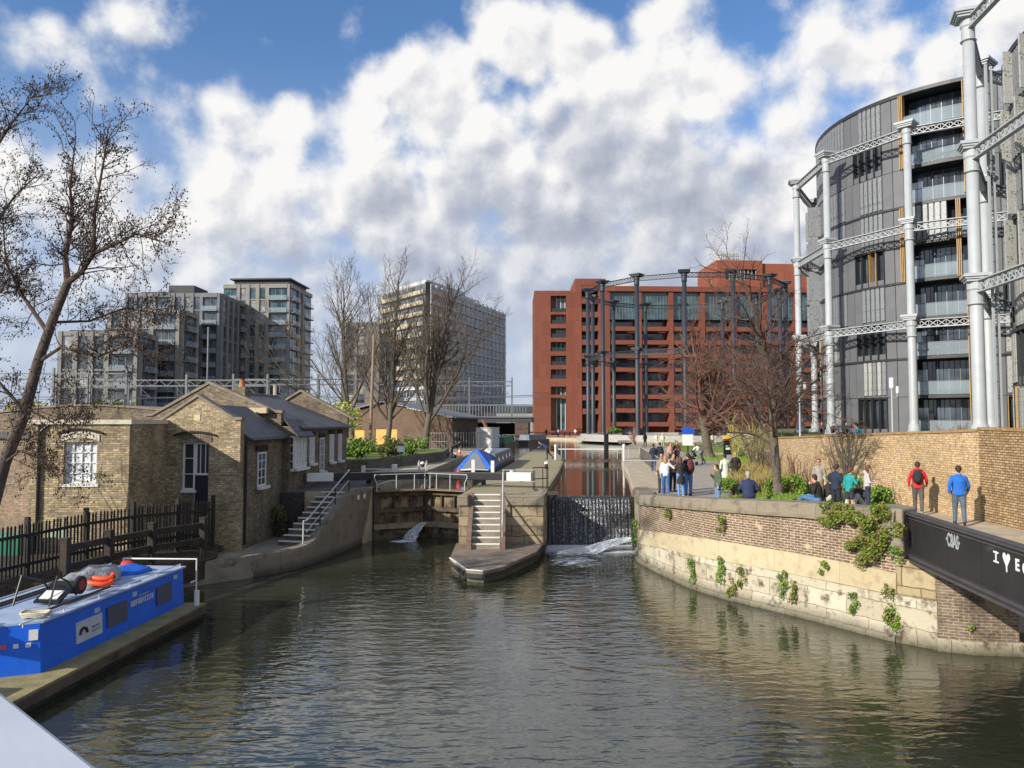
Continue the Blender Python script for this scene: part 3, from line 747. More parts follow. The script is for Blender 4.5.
# ================= lock gates =================
def gate(hinge, tip, label, lx, pend, beam_label):
    root = empty('lock_gate', (hinge[0], hinge[1], 0), 0, label, 'lock gate', 'mitred lock gates')
    a, b = Vector((hinge[0], hinge[1], 0)), Vector((tip[0], tip[1], 0)); d = (b - a).normalized(); nn = Vector((d.y, -d.x, 0))
    if nn.y > 0: nn = -nn
    l = (b - a).length
    g = MB()      # planking: separate worn boards
    for k in range(14):
        c = a + d * (l * (k + .5) / 14) + nn * (rnd.uniform(-.01, .01)); g.xbox(Mx((c.x, c.y, .85), rz=math.atan2(d.y, d.x)), (l / 14 - .012, .08, 2.8))
    g.build('planking', mat('gate_planks', '5a4e3e', .8, .5, 1.5, .6, 10, col2='948262', thresh=(.4, .6)), root, world=True)
    for z, h, mm in ((2.18, .22, M_timber), (1.38, .2, M_timber), (.62, .26, M_timberl), (.05, .3, M_timber)):
        g = MB(); p, q = a + nn * .16, b + nn * .16; g.beam((p.x, p.y, z), (q.x, q.y, z), .24, h); g.build('cross_rail', mm, root, world=True, bevel=.02)
    for c, w in ((a + d * .14, .3), (b - d * .13, .28)):
        g = MB(); c = c + nn * .1; g.xbox(Mx((c.x, c.y, .95), rz=math.atan2(d.y, d.x)), (w, .34, 3.1)); g.build('gate_post', M_timber, root, world=True, bevel=.03)
    for t in (.36, .66):
        g = MB(); c = a + d * l * t + nn * .14; g.xbox(Mx((c.x, c.y, 1.75), rz=math.atan2(d.y, d.x)), (.06, .1, 1.0))
        g.build('paddle_bar', M_timber, root, world=True)
    # walkway and its rail
    g = MB(); p, q = a + nn * .35, b + nn * .35; g.beam((p.x, p.y, 2.36), (q.x, q.y, 2.36), .5, .07); g.build('footboard', M_boardpath, root, world=True)
    P = [a + nn * .55 + d * .05, b + nn * .55 - d * .1]
    for i, s_ in ((0, -1), (1, 1)):
        pass
    t = MB(); z0, z1 = 2.4, 3.16
    pa_, pb_ = P[0], P[1]
    if lx < 0: pl = [pa_ + Vector((0, 0, z0)), pa_ + Vector((0, 0, z0 + .35)), pa_ - d * .14 + Vector((0, 0, z0 + .6)), pa_ - d * .1 + Vector((0, 0, z1)), pb_ + Vector((0, 0, z1)), pb_ + Vector((0, 0, z0))]
    else: pl = [pb_ + Vector((0, 0, z0)), pb_ + Vector((0, 0, z1)), pa_ - d * .1 + Vector((0, 0, z1)), pa_ - d * .14 + Vector((0, 0, z0 + .6)), pa_ + Vector((0, 0, z0 + .35)), pa_ + Vector((0, 0, z0))]
    t.tube(pl, .03, 8)
    t.build('guard_rail', M_rail, root, world=True)
    for t_ in (.36, .7):
        c = pa_.lerp(pb_, t_); t = MB(); t.tube([c + Vector((0, 0, z0)), c + Vector((0, 0, z1))], .026, 6); t.build('rail_post', M_rail, root, world=True)
    # balance beam
    p = b + Vector((0, 0, 3.02)); q = Vector(pend)
    m_ = p.lerp(q, 1 - 1.25 / (q - p).length)
    g = MB(); g.beam(p, m_, .3, .36); g.build('balance_beam', M_black, root, world=True, bevel=.02)
    g = MB(); g.beam(m_, q, .31, .40); g.build('beam_end', M_white, root, world=True, bevel=.02)
    c = a + d * .1 + nn * .0
    g = MB(); g.box(c.x - .12, c.x + .12, c.y - .12, c.y + .12, 2.3, 2.86); g.build('heel_post', M_timber, root, world=True)
    return root
gate((-6.78, 37.2), (-4.22, 38.45), 'left weathered timber lock gate with balance beam reaching the cottage terrace', -1, (-9.75, 36.2, 3.08), '')
gate((-1.98, 37.3), (-4.16, 38.45), 'right weathered timber lock gate with balance beam reaching over the island', 1, (.95, 36.5, 3.08), '')
# lower cill wall behind the gates, chamber walls
g = MB(); g.prism([(-6.8, 38.75), (-1.9, 38.75), (-1.9, 39.2), (-6.8, 39.2)], -.6, 1.9); o = g.build('gate_sill', M_lockstone, label='dark sill hidden in the water above the lock gates'); o['kind'] = 'structure'; del o['label']
# water leaking through the gates
def mat_spray():
    m = bpy.data.materials.new('falling_water'); m.use_nodes = True; nt = m.node_tree; N, L = nt.nodes, nt.links
    b = N['Principled BSDF']; b.inputs['Roughness'].default_value = .35; b.inputs['Base Color'].default_value = (.8, .84, .88, 1)
    tc = N.new('ShaderNodeTexCoord'); mp = N.new('ShaderNodeMapping'); mp.inputs['Scale'].default_value = (14, 14, 6); L.new(tc.outputs['Object'], mp.inputs[0])
    n = N.new('ShaderNodeTexNoise'); n.inputs['Scale'].default_value = 1.6; n.inputs['Detail'].default_value = 6; L.new(mp.outputs[0], n.inputs['Vector'])
    r = N.new('ShaderNodeMapRange'); r.inputs[1].default_value = .42; r.inputs[2].default_value = .60; r.inputs[4].default_value = .7; L.new(n.outputs[0], r.inputs[0]); L.new(r.outputs[0], b.inputs['Alpha'])
    return m
M_spray = mat_spray()
def jet(name, a, b, w0, w1, arch, label):
    a, b = Vector(a), Vector(b); g = MB(); d = (b - a); s_ = Vector((d.y, -d.x, 0)).normalized() if Vector((d.x, d.y)).length > .01 else Vector((1, 0, 0))
    rr = random.Random(5)
    for j in range(75):
        o_ = rr.uniform(-1, 1); pts = []; up = rr.uniform(.6, 1.2)
        for k in range(9):
            t = k / 8; w = w0 + (w1 - w0) * t
            p = a.lerp(b, t) + s_ * o_ * w * .5; p.z = a.z + (b.z - a.z) * (t ** 1.7) + arch * math.sin(PI * t) * up
            p.y += rr.uniform(-.03, .03) * (1 + 4 * t); p.x += rr.uniform(-.03, .03) * (1 + 3 * t); p.z += rr.uniform(-.03, .03); pts.append(p)
        rs = rr.uniform(.008, .022); g.tube(pts, [rs * (1 + 1.2 * k / 8) for k in range(9)], 4)
    g.build(name, M_spray, label=label, cat='water jet')
jet('water_jet', (-4.3, 38.0, .70), (-4.95, 37.1, .02), .2, .7, .04, 'white jet of water leaking through the closed lock gates')
jet('water_jet', (5.5, 34.2, .5), (3.5, 34.0, .0), .8, 1.7, .0, 'white rush of water pouring from the right-hand wall below the weir')
def mat_foam():
    m = bpy.data.materials.new('churned_foam'); m.use_nodes = True; nt = m.node_tree; N, L = nt.nodes, nt.links
    b = N['Principled BSDF']; b.inputs['Roughness'].default_value = .6; b.inputs['Base Color'].default_value = (.78, .82, .86, 1)
    tc = N.new('ShaderNodeTexCoord'); mp = N.new('ShaderNodeMapping'); mp.inputs['Scale'].default_value = (1.2, 2.6, 1); L.new(tc.outputs['Object'], mp.inputs[0])
    n = N.new('ShaderNodeTexNoise'); n.inputs['Scale'].default_value = 2.2; n.inputs['Detail'].default_value = 9; n.inputs['Roughness'].default_value = .7; L.new(mp.outputs[0], n.inputs['Vector'])
    at = N.new('ShaderNodeAttribute'); at.attribute_name = 'dens'
    s_ = N.new('ShaderNodeMath'); s_.operation = 'ADD'; L.new(n.outputs[0], s_.inputs[0]); L.new(at.outputs['Fac'], s_.inputs[1])
    r = N.new('ShaderNodeMapRange'); r.inputs[1].default_value = .92; r.inputs[2].default_value = 1.25; r.inputs[4].default_value = .95; L.new(s_.outputs[0], r.inputs[0]); L.new(r.outputs[0], b.inputs['Alpha'])
    return m
M_churn = mat_foam()
def foam(cx, cy, rx, ry, dens, lx=40, ly=24, clip=None):
    g = MB(); vs = []; ds = []
    for j in range(ly + 1):
        for i in range(lx + 1):
            u, v = i / lx * 2 - 1, j / ly * 2 - 1
            x, y = cx + u * rx, cy + v * ry
            z = .012 + .05 * max(0, mnoise.noise(Vector((x * 2.5, y * 4, 0))) ) * max(0, 1 - u * u) * max(0, 1 - v * v)
            vs.append((x, y, z)); e = dens(u, v); ds.append(e)
    g.add(vs, [(j * (lx + 1) + i, j * (lx + 1) + i + 1, (j + 1) * (lx + 1) + i + 1, (j + 1) * (lx + 1) + i) for j in range(ly) for i in range(lx)])
    o = g.build('foam', M_churn, smooth=True, kind='stuff', label='white foam churned up on the dark canal water', cat='foam')
    at = o.data.attributes.new('dens', 'FLOAT', 'POINT'); at.data.foreach_set('value', ds)
    return o
foam(4.3, 34.0, 1.2, .9, lambda u, v: 1.05 - .7 * (u * u + v * v))
def dn_weir(u, v):
    e = .75 - .55 * (1 - v) / 2 * 1.6
    e -= .35 * max(0, abs(u) - .75) * 4
    return e
foam(3.45, 34.1, 2.15, 1.75, lambda u, v: .92 - .26 * (1 - v) - 1.2 * max(0, abs(u) - .86))
foam(2.6, 31.2, 1.9, 2.4, lambda u, v: .56 - .5 * (u * u + v * v) + .1 * v)
foam(-5.2, 36.6, 1.0, .7, lambda u, v: .78 - .75 * (u * u + v * v))

# ================= weir =================
we = empty('weir', (3.6, 36, 0), 0, 'wide dark weir with water running down its ribbed face', 'weir')
def mat_weir():
    m = bpy.data.materials.new('weir_water'); m.use_nodes = True; nt = m.node_tree; N, L = nt.nodes, nt.links
    b = N['Principled BSDF']; b.inputs['Roughness'].default_value = .18
    tc = N.new('ShaderNodeTexCoord')
    def nz(sc, det=4):
        mp = N.new('ShaderNodeMapping'); mp.inputs['Scale'].default_value = sc; L.new(tc.outputs['Object'], mp.inputs[0])
        n = N.new('ShaderNodeTexNoise'); n.inputs['Scale'].default_value = 1; n.inputs['Detail'].default_value = det; L.new(mp.outputs[0], n.inputs['Vector']); return n.outputs[0]
    a, c = nz((16, 1, .5), 2), nz((18, 1, 13), 3)
    m1 = N.new('ShaderNodeMath'); m1.operation = 'MULTIPLY'; L.new(a, m1.inputs[0]); L.new(c, m1.inputs[1])
    r = N.new('ShaderNodeValToRGB'); r.color_ramp.elements[0].position = .25; r.color_ramp.elements[0].color = (.024, .026, .030, 1)
    r.color_ramp.elements[1].position = .44; r.color_ramp.elements[1].color = (.34, .36, .40, 1)
    L.new(m1.outputs[0], r.inputs[0]); L.new(r.outputs[0], b.inputs['Base Color'])
    bp = N.new('ShaderNodeBump'); bp.inputs['Strength'].default_value = .8; bp.inputs['Distance'].default_value = .08; L.new(m1.outputs[0], bp.inputs['Height']); L.new(bp.outputs[0], b.inputs['Normal'])
    return m
g = MB()
nx, nz_ = 120, 26; vs = []
for j in range(nz_ + 1):
    t = j / nz_; z = 2.215 - 2.3 * t
    for i in range(nx + 1):
        x = 1.62 + (5.62 - 1.62) * i / nx
        y = 35.98 - .42 * t ** .8 - .05 * abs(math.sin(x * 2 * PI / .33)) * (t > .06) - .025 * (j % 3 == 0)
        if j == 0: y = 36.15
        vs.append((x, y, z))
g.add(vs, [(j * (nx + 1) + i, (j + 1) * (nx + 1) + i, (j + 1) * (nx + 1) + i + 1, j * (nx + 1) + i + 1) for j in range(nz_) for i in range(nx)])
g.build('falling_sheet', mat_weir(), we, smooth=True, world=True)
g = MB(); g.box(1.4, 5.62, 36.0, 36.4, -.5, 2.17); g.build('crest_beam', M_timber, we, world=True)
# barrier boom and dark post on the pound above
g = MB(); g.beam((4.0, 62, 2.55), (8.9, 62, 2.55), .25, .22); o = g.build('timber_boom', M_timber, label='long dark timber boom across the upper canal', cat='boom')
g = MB(); g.beam((4.6, 76, 3.0), (11.0, 76, 3.0), .08, .1); o = g.build('white_boom', M_white, label='thin white boom across the upper canal, farther than the dark one', cat='boom')
g = MB(); g.beam((7.72, 62.4, 1.6), (7.72, 62.4, 4.75), .42, .34); o = g.build('mooring_pile', M_black, bevel=.03, label='tall black timber pile standing in the upper canal', cat='post')
for (px_, py_, hh, lb) in ((8.95, 61, 1.35, 'white mooring post on the towpath edge at the dark boom'), (3.6, 63, 1.25, 'white mooring post on the far right edge of the island'), (.0, 40.5, .55, 'white bollard behind the white beam end on the island')):
    root = empty('mooring_post', (px_, py_, ZU), 0, lb, 'bollard', 'white canal bollards')
    g = MB(); g.lathe([(.09, 0), (.09, hh * .8), (.12, hh * .82), (.12, hh * .97), (.06, hh)], n=12); g.build('post_body', M_white, root, smooth=False)
for k, (x_, y_) in enumerate(((2.35, 52), (-6.1, 52), (-4.9, 66))):
    root = empty('bollard', (x_, y_, IZ), 0, ['squat white capped bollard on the island beside the walking man', 'squat white capped bollard on the left lock side nearest the ladder', 'squat white capped bollard on the left lock side, beyond the nearer one'][k], 'bollard', 'squat lock bollards')
    g = MB(); g.lathe([(.12, 0), (.1, .3), (.14, .34)], n=12); g.build('post_body', M_black, root); g = MB(); g.lathe([(.15, .34), (.16, .42), (.1, .5)], n=12); g.build('white_cap', M_white, root)
# railing along the towpath edge of the weir pool and above
TR = [(8.5, 43.5, ZU), (10.9, 65, ZU)]
handrail('towpath_railing', TR, .98, 'black railing with pale top rail along the towpath above the weir', posts=19, rad=.025, m=M_rail, pm=M_black)
handrail('cross_railing', [(6.35, 43.4, ZU), (8.5, 43.4, ZU)], .9, 'white rail crossing from the canal edge to the near end of the towpath railing', posts=2, rad=.03)
handrail('cross_railing', [(8.95, 64.8, ZU), (10.9, 65, ZU)], .95, 'white rail joining the mooring post to the far end of the towpath railing', posts=3, rad=.03, rails=(1, .5))
# left lock side: white posts, hooped ladder, paddle gear
def whitepost(x, y, h, lb, grp=None, w=.2):
    root = empty('gate_stop_post', (x, y, ZU), 0, lb, 'post', 'square white lock posts')
    g = MB(); g.box(-w / 2, w / 2, -w / 2, w / 2, -.05, h); g.build('post_body', M_white, root, bevel=.02)
    return root
whitepost(-7.9, 40.6, .78, 'left white square post on the lock side behind the black beam')
whitepost(-6.25, 40.6, .85, 'right white square post on the lock side behind the black beam', w=.27)
g = MB(); g.beam((-7.8, 40.6, ZU + .6), (-6.4, 40.6, ZU + .6), .05, .05); o = g.build('white_bar', M_white, label='white bar between two square posts behind the black beam', cat='bar')
whitepost(-2.2, 43.4, .95, 'left white square post in front of the moored boat on the lock chamber')
whitepost(-1.1, 43.4, .9, 'right white square post in front of the moored boat on the lock chamber')
g = MB()
for x in (-5.42, -4.98):
    pts = [(x, 44.2, 2.2)] + [(x + .0, 44.2 + .35 - .35 * math.cos(a), 3.2 + .25 * math.sin(a)) for a in [PI * k / 6 for k in range(7)]] + [(x, 44.9, ZU)]
    g.tube(pts, .028, 8)
for z in (2.75, 3.05): g.tube([(-5.42, 44.2, z), (-4.98, 44.2, z)], .02, 6)
g.build('lock_ladder', M_rail, label='hooped steel ladder top on the left lock side', cat='ladder')
# paddle gear stands beside the gates
for x, y, lb in ((-7.15, 38.2, 'left dark iron paddle gear stand beside the lock gate'), (-1.45, 38.9, 'right dark iron paddle gear stand beside the lock gate')):
    root = empty('paddle_gear', (x, y, ZU - .1), 0, lb, 'paddle gear', 'paddle gear stands')
    g = MB(); g.box(-.12, .12, -.1, .1, 0, .55); g.lathe([(.14, .55), (.14, .62), (.05, .64)], n=10); g.build('stand', M_black, root)
    g = MB(); g.tube([(-.18, -.12, .4), (.18, -.12, .4)], .05, 10); g.build('gear_wheel', M_ironw, root)
# warning sign plates on the quay wall
for y_, x_, lb in ((35.1, -7.1, 'nearer of two small white plates on the quay wall'), (35.8, -6.96, 'farther of two small white plates on the quay wall, nearest the gates')):
    g = MB(); g.xbox(Mx((x_ + .05, y_, 2.24), rz=R_(80)), (.28, .02, .2)); g.build('wall_plate', M_white, label=lb, cat='plate', group='white plates on the quay wall')
# white slab on the terrace edge and picnic table by the beam end
# ================= cottages =================
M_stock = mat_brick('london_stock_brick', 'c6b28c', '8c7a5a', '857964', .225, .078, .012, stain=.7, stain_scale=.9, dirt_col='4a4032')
M_stockd = mat_brick('sooty_shaded_stock_brick', '93826a', '625646', '736a5b', .225, .078, .011, stain=.65, stain_scale=1.0, dirt_col='3a342d')  # sooty darker stock brick; shade of the porch side is put into its colour
M_slate = mat_brick('slate_roof', '5a5a5e', '3f3f45', '26262a', .3, .22, .014, stain=.45, dirt_col='5a5850', rough=.55)
M_coping = mat('parapet_coping', '84796a', .85, .3, 4, .4)
M_win = mat_glass('old_window_glass', (.02, .024, .03))
M_navy = mat('navy_door_paint', '1c2030', .45, .15, 4)
M_creamst = mat('pale_string_course', 'c9c0ac', .8, .12, 4, .2)
M_curt = mat('net_curtain', 'cfd3d6', .8, .15, 9)
def seg_arch(g, cx, z, w, rise, y, d, th, n=8, mi=0):
    """flat segmental arch of voussoirs, facing -y"""
    P = []
    for k in range(n + 1):
        t = k / n * 2 - 1; P.append((cx + t * w / 2, z + rise * (1 - t * t)))
    for k in range(n):
        (x0, z0), (x1, z1) = P[k], P[k + 1]; gap = .006
        g.add([(x0 + gap, y, z0), (x1 - gap, y, z1), (x1 - gap, y + d, z1), (x0 + gap, y + d, z0), (x0 + gap, y, z0 + th), (x1 - gap, y, z1 + th), (x1 - gap, y + d, z1 + th), (x0 + gap, y + d, z0 + th)],
              [(0, 3, 2, 1), (4, 5, 6, 7), (0, 1, 5, 4), (1, 2, 6, 5), (2, 3, 7, 6), (3, 0, 4, 7)], mi)
def wall_holes(g, x0, x1, z0, ztop, y0, y1, holes, mi=0):
    """wall along x with rectangular holes (hx0,hx1,hz0,hz1); ztop is a number or list [(x,z)...] profile"""
    prof = ztop if isinstance(ztop, list) else [(x0, ztop), (x1, ztop)]
    def zt(x):
        for (a, za), (b, zb) in zip(prof, prof[1:]):
            if a - 1e-6 <= x <= b + 1e-6: return za + (zb - za) * (x - a) / (b - a) if b > a else za
        return prof[-1][1]
    xs = sorted(set([x0, x1] + [h[0] for h in holes] + [h[1] for h in holes] + [p[0] for p in prof if x0 <= p[0] <= x1]))
    def blk(xa, xb, za, zla, zlb):
        vs = [(xa, y0, za), (xb, y0, za), (xb, y1, za), (xa, y1, za), (xa, y0, zla), (xb, y0, zlb), (xb, y1, zlb), (xa, y1, zla)]
        g.add(vs, [(0, 3, 2, 1), (4, 5, 6, 7), (0, 1, 5, 4), (1, 2, 6, 5), (2, 3, 7, 6), (3, 0, 4, 7)], mi)
    for xa, xb in zip(xs, xs[1:]):
        hs = sorted([h for h in holes if h[0] <= xa + 1e-6 and h[1] >= xb - 1e-6], key=lambda h: h[2])
        z = z0
        for h in hs:
            if h[2] > z: blk(xa, xb, z, h[2], h[2])
            z = h[3]
        blk(xa, xb, z, zt(xa), zt(xb))
def sash(parent, x0, x1, z0, z1, y, cols, rows, fm, gm=None, fr=.07, bar=.03, sill=True, name='window', label=None, bm=None):
    g = MB(); g.box(x0, x1, y, y + .03, z0, z1); w = g.build(name, gm or M_win, parent)
    if label: w['label'] = label
    f = MB()
    f.box(x0 + .001, x0 + fr, y - .05, y - .003, z0, z1); f.box(x1 - fr, x1 - .001, y - .05, y - .003, z0, z1)
    f.box(x0 + fr, x1 - fr, y - .05, y - .003, z1 - fr, z1); f.box(x0 + fr, x1 - fr, y - .05, y - .003, z0, z0 + fr)
    for c in range(1, cols): xc = x0 + (x1 - x0) * c / cols; f.box(xc - bar / 2, xc + bar / 2, y - .04, y - .004, z0 + fr, z1 - fr)
    for r in range(1, rows): zc = z0 + (z1 - z0) * r / rows; f.box(x0 + fr, x1 - fr, y - .043, y - .005, zc - bar / 2, zc + bar / 2)
    f.build('frame', fm, w)
    if sill: s_ = MB(); s_.box(x0 - .08, x1 + .08, y - .2, y - .052, z0 - .1, z0 - .003); s_.build('sill', fm, w)
    return w
def gable_coping(g, pts, y0, y1, th=.12, ov=.06, mi=0):
    for a, b in zip(pts, pts[1:]):
        g.add([(a[0], y0 - ov, a[1] + .004), (b[0], y0 - ov, b[1] + .004), (b[0], y1 + ov, b[1] + .004), (a[0], y1 + ov, a[1] + .004),
               (a[0], y0 - ov, a[1] + th), (b[0], y0 - ov, b[1] + th), (b[0], y1 + ov, b[1] + th), (a[0], y1 + ov, a[1] + th)],
              [(0, 3, 2, 1), (4, 5, 6, 7), (0, 1, 5, 4), (1, 2, 6, 5), (2, 3, 7, 6), (3, 0, 4, 7)], mi)
# cottage in local coordinates: origin at the front right corner, x along the front (towards -x is left), y into depth; rotated a little
CR = R_(-3.2)
cot = empty('lock_cottage', (-10.55, 29.6, 0), CR, 'sooty brick lock keeper cottage with gabled porch, slate roofs and dark blue door', 'cottage')
b0 = .3
# front porch block: gable facing the camera
g = MB()
door = (-2.35, -1.25, 1.1, 4.9)
wall_holes(g, -3.45, 0, b0, [(-3.45, 5.72), (-3.2, 5.72), (-1.72, 6.68), (-.25, 5.78), (0, 5.78)], 0, .34, [door])
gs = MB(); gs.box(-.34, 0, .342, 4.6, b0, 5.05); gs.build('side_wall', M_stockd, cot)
g.build('front_wall', M_stock, cot)
g = MB(); gable_coping(g, [(-3.5, 5.72), (-3.2, 5.72), (-1.72, 6.68), (-.25, 5.78), (.06, 5.78)], 0, .34, .11); g.build('gable_coping', M_coping, cot)
g = MB(); g.box(-1.86, -1.62, -.02, .01, 5.75, 5.99); g.build('date_stone', mat('date_stone', 'c8b98f', .8, .1, 6), cot)
g = MB(); seg_arch(g, -1.8, 4.92, 1.35, .14, -.035, .2, .2, 12); g.build('door_arch', M_stockd, cot)
g = MB(); seg_arch(g, -1.8, 5.14, 1.7, .14, -.09, .12, .07, 12); g.build('arch_hood', mat('hood_soot', '2c2825', .9, .2, 5), cot)
dr = MB(); dr.box(-1.86, -1.27, .17, .22, 1.1, 3.62); dd = dr.build('door', M_navy, cot)
g = MB(); g.box(-1.35, -1.31, .12, .17, 1.95, 2.05); g.build('handle', M_rail, dd)
w = sash(cot, -2.35, -1.86, 3.05, 4.9, .2, 1, 3, M_white, sill=True)
w2 = sash(cot, -1.855, -1.25, 3.63, 4.9, .2, 3, 1, M_white, sill=False)
g = MB(); g.box(-2.35, -1.861, .1, .33, 1.1, 3.04); g.build('panel', M_stockd, cot)
g = MB(); g.box(-1.9, -1.86, .13, .17, 1.1, 3.63); g.build('door_frame', M_white, cot)
# right side slate skirt roof over the side wall
g = MB()
g.add([(.28, .345, 4.98), (.28, 4.6, 4.98), (-1.7, 4.6, 6.3), (-1.7, .345, 6.3), (.28, .345, 5.06), (.28, 4.6, 5.06), (-1.7, 4.6, 6.4), (-1.7, .345, 6.4)],
      [(0, 3, 2, 1), (4, 5, 6, 7), (0, 1, 5, 4), (1, 2, 6, 5), (2, 3, 7, 6), (3, 0, 4, 7)])
g.add([(-3.6, .345, 5.3), (-3.6, 4.6, 5.3), (-1.71, 4.6, 6.3), (-1.71, .345, 6.3), (-3.6, .345, 5.38), (-3.6, 4.6, 5.38), (-1.71, 4.6, 6.4), (-1.71, .345, 6.4)],
      [(3, 0, 1, 2), (7, 6, 5, 4), (4, 5, 1, 0), (5, 6, 2, 1), (6, 7, 3, 2), (7, 4, 0, 3)])
g.build('porch_roof', M_slate, cot)
# side face details, built facing +x
def side_sash(parent, y0, y1, z0, z1, x, cols, rows, fm, label=None, gm=None):
    g = MB(); g.box(x - .03, x, y0, y1, z0, z1); w = g.build('window', gm or M_win, parent)
    f = MB(); fr = .07
    f.box(x + .003, x + .05, y0, y0 + fr, z0, z1); f.box(x + .003, x + .05, y1 - fr, y1, z0, z1); f.box(x + .003, x + .05, y0 + fr, y1 - fr, z1 - fr, z1); f.box(x + .003, x + .05, y0 + fr, y1 - fr, z0, z0 + fr)
    for c in range(1, cols): yc = y0 + (y1 - y0) * c / cols; f.box(x + .004, x + .045, yc - .015, yc + .015, z0 + fr, z1 - fr)
    for r in range(1, rows): zc = z0 + (z1 - z0) * r / rows; f.box(x + .005, x + .048, y0 + fr, y1 - fr, zc - .017, zc + .017)
    f.build('frame', fm, w)
    s_ = MB(); s_.box(x + .052, x + .2, y0 - .1, y1 + .1, z0 - .12, z0 - .003); s_.build('sill', fm, w)
    return w
side_sash(cot, 1.65, 2.55, 3.05, 4.45, .012, 2, 4, M_white)
g = MB(); g.box(.005, .07, 1.5, 2.7, 4.5, 4.72); g.build('lintel', mat('hood_soot', '2c2825'), cot)
g = MB(); g.tube([(.07, .42, .9), (.07, .42, 4.95)], .05, 8); g.tube([(.3, .4, 4.98), (.3, 4.6, 4.98)], .05, 8); g.build('drainpipe', M_black, cot)
# middle bay with white window box
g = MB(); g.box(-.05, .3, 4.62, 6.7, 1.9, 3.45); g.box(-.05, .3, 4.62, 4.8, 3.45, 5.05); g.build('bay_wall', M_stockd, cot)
g = MB(); g.box(.02, .42, 4.85, 6.6, 3.46, 5.05); g.build('bay_boards', M_white, cot)
side_sash(cot, 4.95, 6.5, 3.6, 5.0, .43, 4, 4, M_white, gm=M_curt)
f = MB()
for r in range(4):
    z = 3.6 + r * .36
    for c in range(3): f.box(.05 + c * .12, .15 + c * .12, 4.825, 4.848, z, z + .3)
f.build('bay_side_pane', M_win, cot)
# big rear block (gable facing the camera)
g = MB()
prof = [(-4.3, 5.75), (-4.0, 5.8), (-1.25, 7.42), (1.42, 6.0), (1.62, 5.98)]
wall_holes(g, -6.7, -.35, b0, [(-6.7, 5.95), (-6.4, 5.98), (-3.75, 7.45), (-.65, 6.12), (-.35, 6.1)], 5.3, 5.64, [])
wall_holes(g, -.349, .32, b0, 5.5, 5.3, 5.64, [])
g.box(-.02, .32, 6.72, 14.0, 1.6, 5.5)
g.box(-6.7, -6.36, 5.642, 14.0, b0, 5.6)
wall_holes(g, -6.35, -.03, b0, [(-6.35, 5.4), (-3.75, 6.7), (-.03, 5.4)], 13.6, 13.94, [])
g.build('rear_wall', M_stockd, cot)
g = MB(); gable_coping(g, [(-6.8, 5.95), (-6.4, 5.98), (-3.75, 7.45), (-.65, 6.12), (-.28, 6.1)], 5.3, 5.64, .13); g.build('gable_coping', M_coping, cot)
g = MB()
def roof_pl(g, a, b, c, d, th=.09):
    v = [Vector(p) for p in (a, b, c, d)]
    g.add([tuple(p) for p in v] + [(p.x, p.y, p.z + th) for p in v], [(0, 3, 2, 1), (4, 5, 6, 7), (0, 1, 5, 4), (1, 2, 6, 5), (2, 3, 7, 6), (3, 0, 4, 7)])
roof_pl(g, (.6, 5.66, 5.36), (.6, 14.1, 5.36), (-3.74, 14.1, 7.05), (-3.74, 5.66, 7.05))
roof_pl(g, (-3.76, 5.66, 7.05), (-3.76, 14.1, 7.05), (-6.9, 14.1, 5.6), (-6.9, 5.66, 5.6))
roof_pl(g, (.75, 4.5, 4.98), (.75, 6.8, 4.98), (.1, 6.8, 5.75), (.1, 4.5, 5.75))
g.build('roof', M_slate, cot)
g = MB(); g.tube([(-3.75, 5.66, 7.17), (-3.75, 14.1, 7.17)], .07, 6); g.build('ridge_tile', M_coping, cot)
for k, (y0, y1, z0, z1) in enumerate(((7.3, 8.0, 3.7, 5.0), (8.9, 9.6, 3.2, 4.9), (10.6, 11.3, 3.6, 5.05), (12.2, 12.8, 3.6, 5.05))):
    side_sash(cot, y0, y1, z0, z1, .335, 2, 4, M_white, gm=M_curt if k != 1 else M_win)
    g = MB(); g.box(.325, .40, y0 - .12, y1 + .12, z1 + .02, z1 + .22); g.build('lintel', mat('hood_soot', '2c2825'), cot)
# back gable with verge boards
g = MB(); wall_holes(g, -4.8, .3, 4.8, [(-4.8, 6.0), (-2.45, 7.45), (.3, 6.0)], 14.2, 14.5, []); g.build('back_gable', M_stockd, cot)
g = MB(); gable_coping(g, [(-4.9, 5.95), (-2.45, 7.45), (.7, 5.8)], 14.15, 14.55, .12); g.build('gable_coping', M_coping, cot)
# chimney stack with pot
g = MB(); g.box(-2.9, -2.35, 6.0, 6.6, 6.4, 7.35); ch = g.build('chimney', M_stockd, cot)
g = MB(); g.lathe([(.16, 0), (.13, .1), (.12, .35), (.16, .4)], c=(-2.62, 6.3, 7.35), n=10); g.build('chimney_pot', mat('terracotta', 'a86b4a', .8, .2), ch)
g = MB(); g.box(-1.9, -.9, 4.95, 5.25, 6.1, 6.35); g.build('roof_vent', mat('vent_cream', 'bfae8e', .8, .1), cot)

# cottage to the left: flat parapet brick block
c2 = empty('brick_annexe', (-13.35, 26.6, 0), R_(3), 'sunlit yellow brick annexe with arched white window behind the picket fence', 'building')
g = MB()
wall_holes(g, -3.35, 0, .2, 5.62, 0, .34, [(-2.22, -1.1, 3.55, 5.0)])
g.box(-.34, 0, .342, 3.7, .2, 5.62); g.box(-3.35, -3.01, .342, 6, .2, 5.62); g.box(-3.01, -.34, 5.6, 6, .2, 5.62)
g.build('wall', M_stock, c2)
g = MB(); g.box(-3.45, .08, -.08, .42, 5.623, 5.78); g.box(-.42, .08, .42, 3.7, 5.623, 5.78); g.build('parapet_coping', M_creamst, c2)
g = MB(); g.box(-3.0, -.35, .35, 5.9, 5.1, 5.3); g.build('roof', M_slate, c2)
sash(c2, -2.22, -1.1, 3.55, 5.0, .16, 4, 4, M_white, gm=M_curt)
